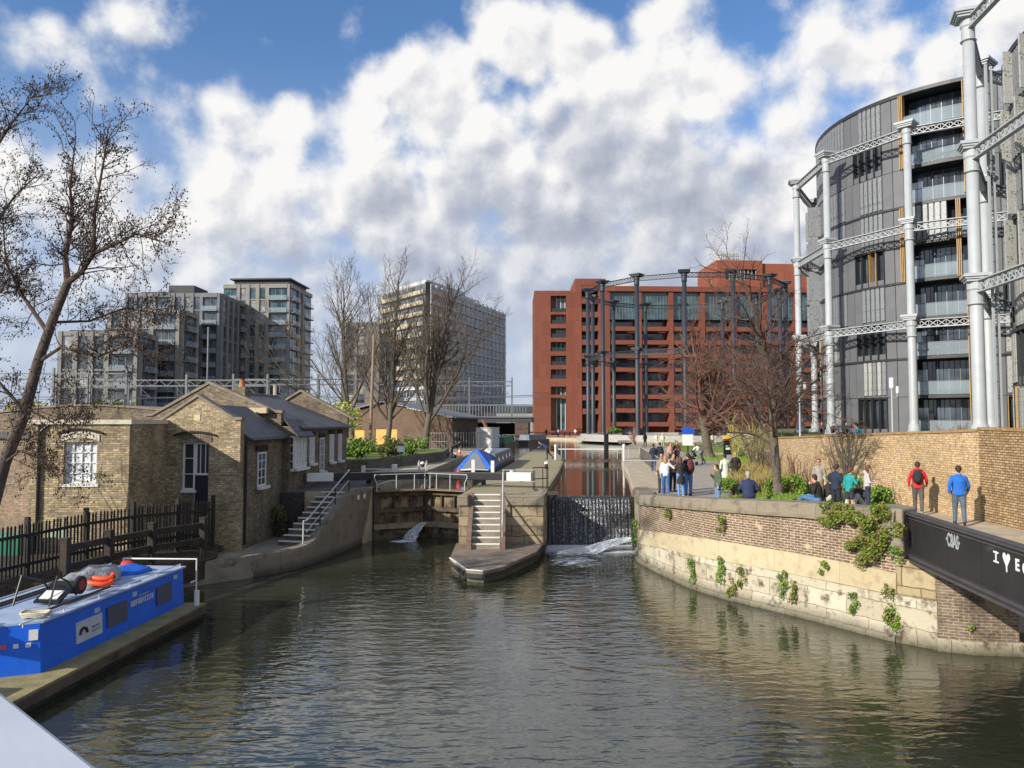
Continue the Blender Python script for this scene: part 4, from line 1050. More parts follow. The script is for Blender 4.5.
g = MB(); seg_arch(g, -1.66, 5.02, 1.3, .14, -.03, .2, .24, 12); g.build('window_arch', M_creamst, c2)
g = MB(); seg_arch(g, -1.66, 5.27, 1.55, .14, -.08, .12, .07, 12); g.build('arch_hood', mat('hood_soot', '2c2825'), c2)
g = MB(); g.tube([(-3.02, -.07, .9), (-3.02, -.07, 5.6)], .055, 8); g.tube([(-3.02, -.07, 5.35), (-2.75, -.02, 5.6)], .05, 8); g.build('drainpipe', M_black, c2)
g = MB(); g.box(-2.7, -2.0, -.012, .0, 1.7, 2.0); g.build('vent_panel', mat('green_grey_panel', '9fae96', .7, .15), c2)
# farther left plain rendered building
c3 = empty('rendered_outbuilding', (-19.5, 27.5, 0), R_(2), 'pinkish plastered outbuilding wall behind the leaning tree', 'building')
g = MB(); g.box(-6, 2.6, 0, 4, .2, 5.1); g.build('wall', mat_brick('pink_stock', 'a8917b', '927b66', '8b7d6b', stain=.3), c3)
g = MB(); g.box(-6.1, 2.7, -.1, 4.1, 5.103, 5.25); g.build('roof', M_slate, c3)

# brick barn roofs behind the cottages
c4 = empty('long_brick_shed', (-21.5, 38.5, 0), R_(0), 'long low brick shed with curved roof edge behind the annexe', 'shed')
g = MB(); prof = [(-7 + 14 * k / 12, 5.75 + .75 * math.sin(PI * k / 12)) for k in range(13)]; wall_holes(g, -7, 7, .5, prof, 0, 9, []); g.build('wall', M_stockd, c4)
g = MB(); gable_coping(g, prof, 0, 9, .1); g.build('roof', M_coping, c4)

# ================= fences =================
M_pick = mat('dark_picket_paint', '2a2521', .75, .3, 6)
pf = empty('picket_fence', (-13, 22, 1.2), 0, 'dark picket fence of slim upright pales in front of the brick annexe', 'fence')
P = [Vector((-15.0, 19.5, 1.15)), Vector((-14.2, 22.4, 1.2)), Vector((-13.6, 24.4, 1.25)), Vector((-12.9, 26.0, 1.28)), Vector((-12.0, 27.4, 1.25)), Vector((-11.15, 28.5, 1.25))]
g, gp = MB(), MB(); k_ = 0
for a, b in zip(P, P[1:]):
    d = b - a; n = max(2, int(d.length / .125)); an = math.atan2(d.y, d.x)
    for i in range(n):
        p = a.lerp(b, i / n); h = 1.55 + rnd.uniform(-.02, .02)
        M = Mx((p.x, p.y, p.z), rz=an, ry=rnd.uniform(-.02, .02))
        vs = [M @ Vector(q) for q in ((-.03, -.012, -.1), (.03, -.012, -.1), (.03, .012, -.1), (-.03, .012, -.1), (-.03, -.012, h - .06), (.03, -.012, h - .06), (.03, .012, h - .06), (-.03, .012, h - .06), (0, -.012, h), (0, .012, h))]
        g.add(vs, [(0, 3, 2, 1), (0, 1, 5, 8, 4), (3, 7, 9, 6, 2), (1, 2, 6, 5), (3, 0, 4, 7), (4, 8, 9, 7), (8, 5, 6, 9)])
    for z in (.35, 1.2): gp.beam(a + Vector((0, 0, z)) + Vector((.02, .04, 0)), b + Vector((0, 0, z)) + Vector((.02, .04, 0)), .05, .09)
g.build('pales', M_pick, pf, world=True); gp.build('rail', M_pick, pf, world=True)
for p in P:
    t = MB(); t.box(p.x - .06, p.x + .06, p.y - .06 + .05, p.y + .06 + .05, p.z - .2, p.z + 1.72); t.build('post', M_pick, pf, world=True)
rf = empty('rail_fence', (-12.5, 24, 1), 0, 'heavy dark post and rail fence on the bank above the blue boat', 'fence')
P = [Vector((-12.75, 21.9, 1.0)), Vector((-12.35, 23.5, 1.0)), Vector((-11.85, 25.2, 1.0)), Vector((-11.05, 27.4, .9))]
M_rf = mat('fence_timber', '3a3128', .85, .4, 3, .5, 14)
for p in P:
    t = MB(); t.box(p.x - .1, p.x + .1, p.y - .1, p.y + .1, p.z - .5, p.z + 1.35); t.prism([(p.x - .12, p.y - .12), (p.x + .12, p.y - .12), (p.x + .12, p.y + .12), (p.x - .12, p.y + .12)], p.z + 1.352, p.z + 1.40); t.build('post', M_rf, rf, world=True, bevel=.012)
for a, b in zip(P, P[1:]):
    for z in (.55, 1.08): t = MB(); t.beam(a + Vector((0, -.0, z)), b + Vector((0, 0, z + rnd.uniform(-.03, .03))), .1, .2); t.build('rail', M_rf, rf, world=True, bevel=.012)

# ================= blue work boat and its pontoon =================
BW = 2.35; BR = R_(-3.6)
# origin at the near right corner of the cabin side; local +y along the boat, -x to its left
M_blue = mat('boat_blue_paint', '1a66dc', .38, .10, 1.6, .05)
def add_wear(m, col, sc, lo, hi):
    nt = m.node_tree; N, L = nt.nodes, nt.links; b = N['Principled BSDF']; src = b.inputs['Base Color'].links[0].from_socket
    tc = N.new('ShaderNodeTexCoord'); mp = N.new('ShaderNodeMapping'); mp.inputs['Scale'].default_value = sc; L.new(tc.outputs['Object'], mp.inputs[0])
    n = N.new('ShaderNodeTexNoise'); n.inputs['Scale'].default_value = 1; n.inputs['Detail'].default_value = 9; n.inputs['Roughness'].default_value = .7; L.new(mp.outputs[0], n.inputs['Vector'])
    r = N.new('ShaderNodeMapRange'); r.inputs[1].default_value = lo; r.inputs[2].default_value = hi; r.inputs[4].default_value = .7; L.new(n.outputs[0], r.inputs[0])
    x = N.new('ShaderNodeMixRGB'); x.inputs[2].default_value = (*lin(col), 1); L.new(r.outputs[0], x.inputs[0]); L.new(src, x.inputs[1]); L.new(x.outputs[0], b.inputs['Base Color'])
add_wear(M_blue, '2c3f66', (5, .9, 7), .60, .70); add_wear(M_roofp if 'M_roofp' in globals() else M_blue, '6d7484', (3, 1, 3), .62, .75)
M_blued = mat('blue_tarpaulin', '1a60c8', .55, .25, 6, .9, 9)
M_roofp = mat('pale_boat_roof', '9fb0cb', .5, .16, 2.0, .1)
bt = empty('blue_boat', (-9.98, 16.4, 0), BR, 'long bright blue flat-roofed work boat moored beside a timber pontoon', 'boat')
L_ = 6.15
g = MB(); zt = 1.42
# hull + cabin: slightly leaning sides
def cabin(g, y0, y1, x0b, x1b, x0t, x1t, z0, z1):
    vs = [(x0b, y0, z0), (x1b, y0, z0), (x1b, y1, z0), (x0b, y1, z0), (x0t, y0, z1), (x1t, y0, z1), (x1t, y1, z1), (x0t, y1, z1)]
    g.add(vs, [(0, 3, 2, 1), (4, 5, 6, 7), (0, 1, 5, 4), (1, 2, 6, 5), (2, 3, 7, 6), (3, 0, 4, 7)])
cabin(g, 0, L_, -BW, 0, -BW + .1, -.06, .12, zt)
g.add([(-BW, -.003, .12), (-.0, -.003, .12), (-.9, -.45, .12), (-BW, -.45, .12), (-BW + .1, -.003, zt), (-.06, -.003, zt), (-.88, -.45, zt), (-BW + .1, -.45, zt)],
      [(0, 1, 2, 3), (7, 6, 5, 4), (1, 5, 6, 2), (2, 6, 7, 3)])
g.build('cabin', M_blue, bt)
g = MB(); g.prism([(-BW - .02, -4), (-1.0, -4), (-.92, -.5), (.02, 0), (.02, L_), (-.3, L_ + .5), (-BW + .3, L_ + .5), (-BW - .02, L_)], -.5, .13); g.build('hull', M_black, bt)
g = MB(); g.prism([(-BW + .04, -1.2), (-.95, -1.2), (-.9, -.46), (.0, .02), (.0, L_ + .06), (-BW + .04, L_ + .06)], zt + .004, zt + .05); g.build('roof', M_roofp, bt)
g = MB()
for x in (-BW + .18, -.08):
    g.tube([(x, -.6, zt + .13), (x, L_ - .1, zt + .13)], .016, 6)
    for k in range(6): g.tube([(x, -.5 + k * 1.3, zt + .04), (x, -.5 + k * 1.3, zt + .13)], .013, 6)
g.build('roof_rail', M_white, bt)
for y0 in (2.35, 4.6):
    g = MB(); g.xbox(Mx((-.015, y0 + .43, .93), ry=R_(-2.6)), (.02, .84 if y0 < 3 else .78, .5)); w = g.build('window', mat('blanked_window', '4a5160', .5, .15, 8), bt, bevel=.0)
for y0, z0 in ((1.95, 1.22), (3.55, 1.24), (5.65, 1.26)):
    g = MB(); g.xbox(Mx((-.03, y0, z0), ry=R_(-2.6)), (.03, .20, .11)); g.build('vent_plate', M_roofp, bt)
def text_mesh(name, body, size, M, m, parent, ext=.004, align='CENTER', label=None, sx=1.0, off=0.0):
    cu = bpy.data.curves.new(name, 'FONT'); cu.body = body; cu.size = size; cu.extrude = ext; cu.offset = off; cu.align_x = align; cu.align_y = 'CENTER'
    tmp = bpy.data.objects.new(name, cu); COL.objects.link(tmp)
    me = bpy.data.meshes.new_from_object(tmp.evaluated_get(bpy.context.evaluated_depsgraph_get())); bpy.data.objects.remove(tmp)
    me.transform(M @ Matrix.Scale(sx, 4, (1, 0, 0))); me.materials.clear(); me.materials.append(m); me.name = name
    o = bpy.data.objects.new(name, me); COL.objects.link(o)
    if parent: o.parent = parent
    if label: o['label'] = label
    return o
TM = lambda loc, ry=R_(-2.6): Matrix.Translation(loc) @ Matrix.Rotation(ry, 4, 'Y') @ Matrix.Rotation(PI / 2, 4, 'Z') @ Matrix.Rotation(PI / 2, 4, 'X')
# board with arch emblem and short lettering
g = MB(); g.xbox(Mx((-.02, 1.66, .88), ry=R_(-2.6)), (.02, .98, .48)); sg = g.build('sign_board', mat('sign_silver', 'b9bec8', .5, .1, 5), bt)
g = MB()
pts = [(.0, 1.42 + .13 * math.cos(a), .82 + .13 * math.sin(a)) for a in [PI * k / 10 for k in range(11)]]
g.tube(pts, .035, 6); g.build('arch_emblem', M_black, sg)
def marks(name, y0, z0, n, w, h, m, parent, seed, x=.0):
    rq = random.Random(seed); g = MB(); st = w / n
    for k in range(n):
        y = y0 + k * st; xx = x - (z0 - .88) * .045
        strokes = [(0, 0, .28, 1), (.28, .38 * rq.random(), .45, .2), (.28, .8, .45, .2), (.55, 0, .25, 1)]
        for (a_, b_, c_, d_) in rq.sample(strokes, 3): g.box(xx - .004, xx + .004, y + a_ * st * .85, y + (a_ + c_) * st * .85, z0 + b_ * h, z0 + min(1, b_ + d_) * h)
    return g.build(name, m, parent)
marks('lettering', 1.72, .86, 6, .32, .05, mat('faint_sign_ink', '8d9098', .6), sg, 3, .0); marks('lettering', 1.72, .78, 8, .36, .035, mat('faint_sign_ink', '8d9098'), sg, 4, .0)
marks('name_lettering', 3.38, .95, 10, 1.1, .14, M_white, bt, 7, -.012); marks('small_lettering', 3.75, 1.13, 8, .5, .055, M_roofp, bt, 9, -.012)
# badges on the angled end
EN = Matrix.Rotation(math.atan2(-1.0, -.42) + PI, 4, 'Z')
for k, c_ in enumerate(('c6ccd6', 'c6ccd6', 'd84a3a')):
    t = .25 + k * .22; p = Vector((-.9 * t, -.45 * t, 1.0)) + Vector((.008, -.016, 0))
    g = MB(); M = Matrix.Translation(p) @ Matrix.Rotation(R_(-63.4), 4, 'Z'); g.xbox(M, (.014, .10, .09)); g.build('badge', mat('badge_' + c_, c_, .5, .1), bt)
g = MB(); g.xbox(Matrix.Translation((-.14, -.085, 1.2)) @ Matrix.Rotation(R_(-63.4), 4, 'Z'), (.014, .17, .22)); g.build('notice_plate', M_white, bt)
# end rail at the far end
t = MB(); t.tube([(-BW + .3, L_ + .3, 1.62), (.18, L_ + .35, 1.62), (.18, L_ + .35, .35)], .028, 8); t.tube([(-BW + .3, L_ + .3, 1.62), (-BW + .3, L_ + .3, .3)], .028, 8); t.tube([(.18, L_ + .35, 1.0), (.18, L_ - .0, 1.0)], .022, 8); t.build('end_rail', M_white, bt)
# white curved fender stern and dark opening under the roof at the near end
g = MB(); g.box(-BW + .1, -.55, -3.9, -1.7, .13, .95); g.build('well_deck', M_white, bt, bevel=.06)
# things lying on the roof
def on_roof(x, y, z=0): return bt.matrix_basis @ Vector((x, y, zt + .055 + z))
bpy.context.view_layer.update()
def lumpy(name, c, r, m, label, cat, seed, n=22, mm=14, amp=.3, fr=3.0, rz=0, flatb=True):
    g = MB(); g.ell((0, 0, 0), r, n, mm)
    out = []
    for v in g.v:
        v = Vector(v); k = 1 + amp * mnoise.noise(v * fr + Vector((seed * 3.1, seed, 0))); v = v * k
        if flatb and v.z < -.02: v.z = -.02
        out.append(tuple(v))
    g.v = out
    o = g.build(name, m, smooth=True, label=label, cat=cat); o.location = c; o.rotation_euler = (0, 0, rz); return o
lumpy('plastic_sheet', on_roof(-1.3, 3.6), (.55, .9, .42), mat('grey_plastic_heap', '9a9da0', .3, .35, 7, 1.0, 18), 'crumpled grey plastic sheeting heaped on the boat roof', 'sheeting', 2, amp=.55, fr=2.6)
lumpy('tarpaulin', on_roof(-1.25, 5.2), (.6, .7, .16), M_blued, 'folded bright blue tarpaulin at the far end of the boat roof', 'tarpaulin', 5, amp=.5, fr=2.5)
lumpy('red_bag', on_roof(-1.6, 5.9, .08), (.2, .18, .13), mat('red_fabric', 'b8382e', .7, .2), 'small red bag on the far end of the boat roof', 'bag', 8)
for k, (x, y, z, rz) in enumerate(((-.85, 3.3, .12, 10), (-.9, 3.5, .22, -8))):
    g = MB(); pts = []
    for j in range(17):
        a = 2 * PI * j / 16; pts.append((.33 * math.cos(a), .2 * math.sin(a), .03 * math.sin(2 * a)))
    g.tube(pts, .065, 8, cap=False)
    o = g.build('lifebuoy', mat('orange_buoy', 'e8552a', .5, .12), smooth=True, label=['lower orange life ring lying flat on the boat roof', 'upper orange life ring stacked on another on the boat roof'][k], cat='life ring', group='orange life rings'); o.location = on_roof(x, y, z); o.rotation_euler = (0, 0, bt.rotation_euler.z + R_(rz))
# black sack truck / barrow lying on the roof
hb = empty('hand_barrow', on_roof(-.85, 1.4), BR, 'black folded hand barrow with wheel lying on the boat roof', 'barrow')
g = MB(); g.xbox(Mx((0, .25, .22), rx=R_(25)), (.62, .75, .05)); g.xbox(Mx((0, .55, .28)), (.62, .05, .3)); g.build('tray', M_black, hb)
g = MB(); g.xbox(Mx((0, .1, .20), rx=R_(25)), (.44, .3, .02)); g.build('white_patch', M_white, hb)
for x in (-.3, .3):
    t = MB(); t.tube([(x, .55, .1), (x, .2, .5), (x * 1.4, -.35, .72), (x * 1.4, -.6, .1)], .022, 6); t.build('handle', M_black, hb)
g = MB(); g.tube([(.1, .95, .25), (.17, .95, .25)], .22, 20); wh = g.build('wheel', M_black, hb); g = MB(); g.tube([(.09, .95, .25), (.18, .95, .25)], .12, 16); g.build('hub', mat('red_hub', '9c2f2a', .5), wh)
g = MB()
for k in range(3):
    pts = [(.25 * math.cos(a) * (1 + .1 * k), .16 * math.sin(a) * (1 + .1 * k), .04 + .035 * k + .02 * math.sin(3 * a)) for a in [2 * PI * j / 14 for j in range(15)]]
    g.tube(pts, .028, 6, cap=False)
o = g.build('coiled_rope', mat('pale_rope', 'b5ac97', .9, .2, 30), label='coil of pale rope at the near edge of the boat roof', cat='rope', smooth=True); o.location = on_roof(-.35, .25); 
g = MB(); g.ell((0, 0, .1), (.12, .12, .14), 10, 8); o = g.build('orange_float', mat('orange_buoy', 'e8552a'), smooth=True, label='small orange float near the bow end of the boat roof', cat='float'); o.location = on_roof(-1.05, -.6)
for k, (x, y, l) in enumerate(((-1.75, 1.9, 4.2), (-1.9, 1.5, 3.6), (-.42, 1.6, 3.0))):
    g = MB(); g.tube([(0, -l / 2, 0), (0, l / 2, .01)], .03, 6); o = g.build('boat_pole', mat('dark_pole', '3c3430', .6, .2), label=['long dark pole along the middle left of the boat roof', 'dark pole nearest the left edge of the boat roof', 'dark pole nearest the right edge of the boat roof'][k], cat='pole', group='poles on the boat roof'); o.location = on_roof(x, y, .04); o.rotation_euler = (0, 0, BR)
# pontoon
pn = empty('pontoon', (-9.55, 17.9, 0), BR, 'timber edged pontoon running beside the blue boat', 'pontoon')
g = MB(); g.box(-2.4, .20, -6.5, 4.75, -.35, .32); g.build('float_body', mat('pontoon_side', '2e2c22', .8, .5, 1.5, .5), pn)
g = MB(); g.box(-2.45, .24, -6.55, 4.79, .323, .385); g.build('deck', mat('pontoon_deck', '8a805a', .9, .3, 2.4, .4, 16), pn)
g = MB(); g.box(.243, .30, -6.5, 4.75, .14, .34); g.build('fender_board', M_timber, pn)
g = MB(); g.tube([(.1, 4.5, .38), (.1, 4.5, .8)], .075, 12); g.build('cleat_post', M_white, pn)
# ================= gasholder frames =================
M_gas = mat('pale_gasholder_paint', 'a3a8ab', .5, .07, 1.2, .08)
M_gasd = mat('dark_gasholder_paint', '30353c', .5, .12, 1.2, .08)
def lattice_girder(L_, h, nx, m, th=.16, name='girder'):
    """runs along +x from 0 to L_, centred on z=0"""
    g = MB(); f = h * .16
    g.box(0, L_, -th, th, h / 2 - f * .6, h / 2); g.box(0, L_, -th, th, -h / 2, -h / 2 + f * .6)
    g.box(0, L_, -.03, .03, h / 2 - f, h / 2 - f * .6); g.box(0, L_, -.03, .03, -h / 2 + f * .6, -h / 2 + f)
    s_ = L_ / nx; z0, z1 = -h / 2 + f * .9, h / 2 - f * .9; w = .045
    for k in range(nx):
        for (xa, xb) in ((k * s_, (k + 1) * s_), ((k + 1) * s_, k * s_)):
            g.beam((xa, 0, z0), (xb, 0, z1), .05, w * 1.3)
        if k: g.box(k * s_ - .02, k * s_ + .02, -.024, .024, z0, z1)
    return g
def gas_column(parent, r, z0, tiers, m, caps=1.0):
    """local column at origin; tiers = heights of the rings"""
    g = MB(); prof = [(r * 1.9, 0), (r * 1.9, .35), (r * 1.35, .45), (r * 1.25, .9), (r * 1.06, 1.0)]
    zt = tiers[-1] - z0
    prof += [(r, 1.4), (r * .86, zt - .9)]
    g.lathe(prof, n=16); c = g.build('column', m, parent, smooth=False)
    for p in c.data.polygons: p.use_smooth = abs(p.normal.z) < .3
    for i, z in enumerate(tiers):
        zz_ = z - z0; g = MB(); top = i == len(tiers) - 1; q = r * (.98 - .05 * i)
        k = 1.28 if top else 1.0
        prof = [(q * 1.0, zz_ - .95), (q * 1.35, zz_ - .88), (q * 1.12, zz_ - .8), (q * 1.12, zz_ - .1), (q * 1.3, zz_ + .0), (q * 1.3, zz_ + .42)]
        g.lathe(prof, n=16)
        w = q * 1.85 * k
        for (hw, za, zb) in ((w * .80, .42, .56), (w * .92, .56, .68), (w * 1.05, .68, .86)):
            g.box(-hw, hw, -hw, hw, zz_ + za, zz_ + zb)
        g.build('capital', m, c)
    return c
def gasholder(name, cx, cy, Rg, n, ph0, z0, tiers, r, m, label, gh, nx, skip=()):
    root = empty(name, (cx, cy, z0), 0, label, 'gasholder')
    first = None; step = 2 * PI / n
    chord = 2 * Rg * math.sin(step / 2)
    gm = lattice_girder(chord, gh, nx, m).mesh('girder', m)
    for k in range(n):
        a = ph0 + k * step; p = (Rg * math.cos(a), Rg * math.sin(a), 0)
        if first is None: first = c = gas_column(root, r, z0, tiers, m)
        else: c = copy_tree(first, root)
        c.location = p; c.rotation_euler = (0, 0, a)
        a2 = a + step; q = (Rg * math.cos(a2), Rg * math.sin(a2))
        for z in tiers:
            o = bpy.data.objects.new('girder', gm); COL.objects.link(o); o.parent = root
            o.location = (p[0], p[1], z - z0 + .12); o.rotation_euler = (0, 0, math.atan2(q[1] - p[1], q[0] - p[0]))
    return root
CA = Vector((42.7, 70.4)); 
ang_cam = math.atan2(-CA.y, -CA.x)
# columns are counted from the direction to the bridge, clockwise seen from above is negative here
gasholder('gasholder_frame', CA.x, CA.y, 15.0, 12, ang_cam - R_(15.5), 4.55, (13.35, 21.1, 28.9), .33, M_gas, 'farther pale grey gasholder frame, standing around the round building with bronze fins', .68, 13)
CB = Vector((40.7, 38.2))
gb_ = gasholder('gasholder_frame', CB.x, CB.y, 14.9, 12, R_(158.8), 4.55, (13.35, 21.1, 28.9), .37, M_gas, 'nearest pale grey gasholder frame at the right edge with the tallest column', .72, 13)
# ladder frame beside the tall column
t = MB(); lx, ly = 27.9, 43.8
for dx, dy in ((0, 0), (.45, .25)):
    t.box(lx - CB.x + dx - .06, lx - CB.x + dx + .06, ly - CB.y + dy - .06, ly - CB.y + dy + .06, 0, 22.2)
for k in range(22): t.beam((lx - CB.x, ly - CB.y, .5 + k), (lx - CB.x + .45, ly - CB.y + .25, .5 + k), .04, .06)
t.build('ladder', M_gas, gb_)
gasholder('gasholder_frame', 30.4, 133.6, 17.0, 14, R_(257.5), 2.7, (16.6, 28.4), .40, M_gasd, 'dark blue grey gasholder frame standing empty in front of the red brick block', .8, 12)
gr = empty('park_terrace', (31, 134, ZU), 0, 'low pale concrete terrace steps around the dark gasholder', 'terrace')
g = MB(); g.lathe([(19.6, -.1), (19.6, .5), (18.9, .505), (18.9, 1.0), (16.2, 1.02), (16.2, .6)], n=64); g.build('terrace_step', mat('terrace_concrete', 'a29f98', .85, .1, 2), gr)
# ================= round apartment buildings inside the frames =================
M_panel = mat('grey_metal_panel', '66676a', .5, .10, .9, .05, metal=.1)
M_panel2 = mat('darker_grey_panel', '5d6167', .45, .12, .9, .05, metal=.35)
M_gold = mat('bronze_gold_fin', 'a8854f', .5, .15, 3)
M_slabe = mat('dark_slab_edge', '2b2d30', .5, .15, 3)
M_gwin = mat_glass('round_building_glass', (.035, .045, .06), .04)
M_rail_g = mat_clear('balcony_glass', (.5, .6, .66), .22)
M_core = mat('recess_dark_cladding', '3a3d42', .6, .2, 2)
def mat_perf(name, c):
    m = bpy.data.materials.new(name); m.use_nodes = True; nt = m.node_tree; N, L = nt.nodes, nt.links
    b = N['Principled BSDF']; b.inputs['Roughness'].default_value = .5; b.inputs['Metallic'].default_value = .25
    uv = N.new('ShaderNodeUVMap'); v = N.new('ShaderNodeTexVoronoi'); v.inputs['Scale'].default_value = 6.5; v.inputs['Randomness'].default_value = .6
    L.new(uv.outputs[0], v.inputs['Vector'])
    n = N.new('ShaderNodeTexNoise'); n.inputs['Scale'].default_value = 2.2; n.inputs['Detail'].default_value = 5; L.new(uv.outputs[0], n.inputs['Vector'])
    a = N.new('ShaderNodeMath'); a.operation = 'ADD'; L.new(v.outputs['Distance'], a.inputs[0]); L.new(n.outputs[0], a.inputs[1])
    r = N.new('ShaderNodeValToRGB'); r.color_ramp.elements[0].position = .62; r.color_ramp.elements[1].position = .9
    c = lin(c); r.color_ramp.elements[0].color = (*[x * .30 for x in c], 1); r.color_ramp.elements[1].color = (*c, 1)
    L.new(a.outputs[0], r.inputs[0]); L.new(r.outputs[0], b.inputs['Base Color']); return m
M_perf = mat_perf('perforated_shutter', 'adada8'); M_perf2 = mat_perf('darker_perforated_shutter', '84878a')
def round_building(name, C, Rb, z0, z1, nfl, label, pat, span, seed=1):
    """pat(f, k, nseg) -> cell kind ; angle measured from the direction to the camera, positive = left seen from the bridge"""
    root = empty(name, (C.x, C.y, z0), 0, label, 'apartment building')
    H = z1 - z0; fh = H / nfl; base = math.atan2(-C.y, -C.x)
    def pt(a, r, z):
        t = base - R_(a); return Vector((r * math.cos(t), r * math.sin(t), z))
    step = 4.0; rr = random.Random(seed)
    g = MB(); g.lathe([(Rb - 1.7, 0), (Rb - 1.7, H - .3)], n=90); g.build('core_wall', M_core, root)
    def arc_slab(g, a0, a1, ri, ro, za, zb, n=None):
        n = n or max(1, int(abs(a1 - a0) / 4)); rows = []
        for i in range(n + 1):
            a = a0 + (a1 - a0) * i / n; rows.append([pt(a, ro, za), pt(a, ro, zb), pt(a, ri, zb), pt(a, ri, za)])
        for i in range(n):
            for k in range(4):
                l = (k + 1) % 4; g.add([rows[i][k], rows[i + 1][k], rows[i + 1][l], rows[i][l]], [(0, 1, 2, 3)])
        g.add(rows[0], [(0, 1, 2, 3)]); g.add(rows[-1], [(3, 2, 1, 0)])
    for f in range(nfl):
        g = MB(); arc_slab(g, 0, 360, Rb - 1.75, Rb - .12, f * fh - .14, f * fh + .14, 90); g.build('floor_slab', M_slabe, root)
    g = MB(); arc_slab(g, 0, 360, 0.5, Rb + .12, H - .14, H + .16, 90); g.build('roof', M_slabe, root)
    for f in (2, 4, 6):
        if f < nfl: g = MB(); arc_slab(g, -70, 100, Rb - .1, Rb + .10, f * fh - .12, f * fh + .06, 60); g.build('ring_trim', M_slabe, root)
    cnt = {'shutter': 0, 'balcony': 0, 'window': 0}
    walls = MB(); extra = {k: MB() for k in cnt}
    a = span[0]
    for f in range(nfl):
        zb, zt = f * fh + .15, (f + 1) * fh - .15
        a = span[0]
        while a < span[1] - .01:
            kind, w = pat(f, a)
            a0, a1 = a + .12, a + w - .12
            if kind == 'panel':
                arc_slab(walls, a0, a1, Rb - .3, Rb + rr.uniform(-.01, .012), f * fh + .0 + .02, (f + 1) * fh - .02, 1)
            elif kind in ('shutter', 'shutter2'):
                n = max(1, round(w / 2)); arc_slab(walls, a0, a1, Rb - .3, Rb - .06, f * fh + .02, (f + 1) * fh - .02, n)
                for i in range(n):
                    b0_, b1_ = a + w * i / n + .28, a + w * (i + 1) / n - .28
                    g = MB(); arc_slab(g, b0_, b1_, Rb - .058, Rb + .05 + rr.uniform(0, .03), zb + .05, zt, 1)
                    if cnt['shutter'] < 100: cnt['shutter'] += 1; g.build('shutter', M_perf if rr.random() < .55 else M_perf2, root)
                    else: extra['shutter'].add(g.v, g.f)
            elif kind == 'window':
                g = MB(); arc_slab(g, a0, a1, Rb - .5, Rb - .42, zb, zt, 1)
                w_ = g.build('window', M_gwin, root) if cnt['window'] < 100 else None; cnt['window'] += 1
                if w_ is None: extra['window'].add(g.v, g.f)
                g = MB()
                for b_ in (a0, a1 - .25): arc_slab(g, b_, b_ + .25, Rb - .52, Rb + .03, zb - .13, zt + .13, 1)
                am = (a0 + a1) / 2; arc_slab(g, am - .1, am + .1, Rb - .41, Rb - .36, zb, zt, 1)
                if w_: g.build('frame', M_gold if rr.random() < .08 else M_slabe, w_)
                arc_slab(walls, a0, a1, Rb - .3, Rb - .02, zb - .13, zb + .35, 1)
            elif kind == 'balc':
                n = max(1, round(w / 4))
                g = MB(); arc_slab(g, a0, a1, Rb - 1.6, Rb + .04, f * fh - .13, f * fh + .13, n * 2); b_ = g.build('balcony', M_slabe, root)
                g = MB(); arc_slab(g, a0, a1, Rb - .04, Rb - .01, zb + .02, zb + 1.05, n * 2); g.build('glass_rail', M_rail_g, b_)
                g = MB()
                for i in range(n * 2):
                    b0_, b1_ = a + w * i / (n * 2) + .12, a + w * (i + 1) / (n * 2) - .12
                    arc_slab(g, b0_, b1_, Rb - 1.66, Rb - 1.6, zb, zt - .1, 1)
                g.build('glazing', M_gwin, b_)
                g = MB()
                for i in range(n + 1):
                    b0_ = a + w * i / n; arc_slab(g, b0_ - .15, b0_ + .15, Rb - 1.62, Rb - 1.54, zb, zt - .1, 1)
                arc_slab(g, a0, a1, Rb - .05, Rb + .0, zb + 1.06, zb + 1.1, n * 2)
                g.build('mullion', M_panel2, b_)
            a += w
    walls.build('wall', [M_panel], root)
    for k, e in extra.items():
        if e.f: e.build(k, M_perf2 if k == 'shutter' else M_gwin, root, kind='stuff')
    def fin(a, za, zb, n=3):
        g = MB()
        for i in range(n): arc_slab(g, a + i * .55, a + i * .55 + .3, Rb - .3, Rb + .22, za, zb, 1)
        g.build('bronze_fin', M_gold, root)
    return root, fin, fh
def patA(f, a):
    a = round(a, 2)
    if 0 <= a < 20: 
        if f == 5: return ('balc', 6) if a == 0 else ('shutter', 6) if a == 6 else ('shutter', 8)
        return ('balc', 20)
    if 20 <= a < 28: return ('panel', 4)
    if 28 <= a < 38:
        if f in (0, 2, 4, 7): return ('window', 3.33)
        return ('shutter', 10)
    if 38 <= a < 46: return ('panel', 4)
    if a < 0: return ('panel', 5) if a > -16 else (('window', 6) if int((a + 200) / 6 + f) % 3 == 0 else ('shutter', 6))
    if 46 <= a < 58: return ('shutter', 6) if (f % 3 != 1 or f == 8) else ('panel', 6)
    if 58 <= a < 70: return ('balc', 6) if f == 6 and a == 58 else (('shutter', 6) if f % 3 else ('panel', 6))
    return ('shutter', 6) if int(a / 6 + f) % 2 else ('window', 6)
ra_, fin, fh = round_building('round_apartment_building', CA, 13.0, 4.6, 33.0, 9, 'tall round grey metal clad apartment building with bronze fins inside the farther pale gasholder', patA, (-46, 112), 3)
for (aa, f0, f1) in ((19.6, 7, 9), (-.8, 6.1, 9), (20.0, 4, 6), (2.0, 4, 6), (-.6, 0, 4)):
    fin(aa, f0 * fh, f1 * fh - .1)
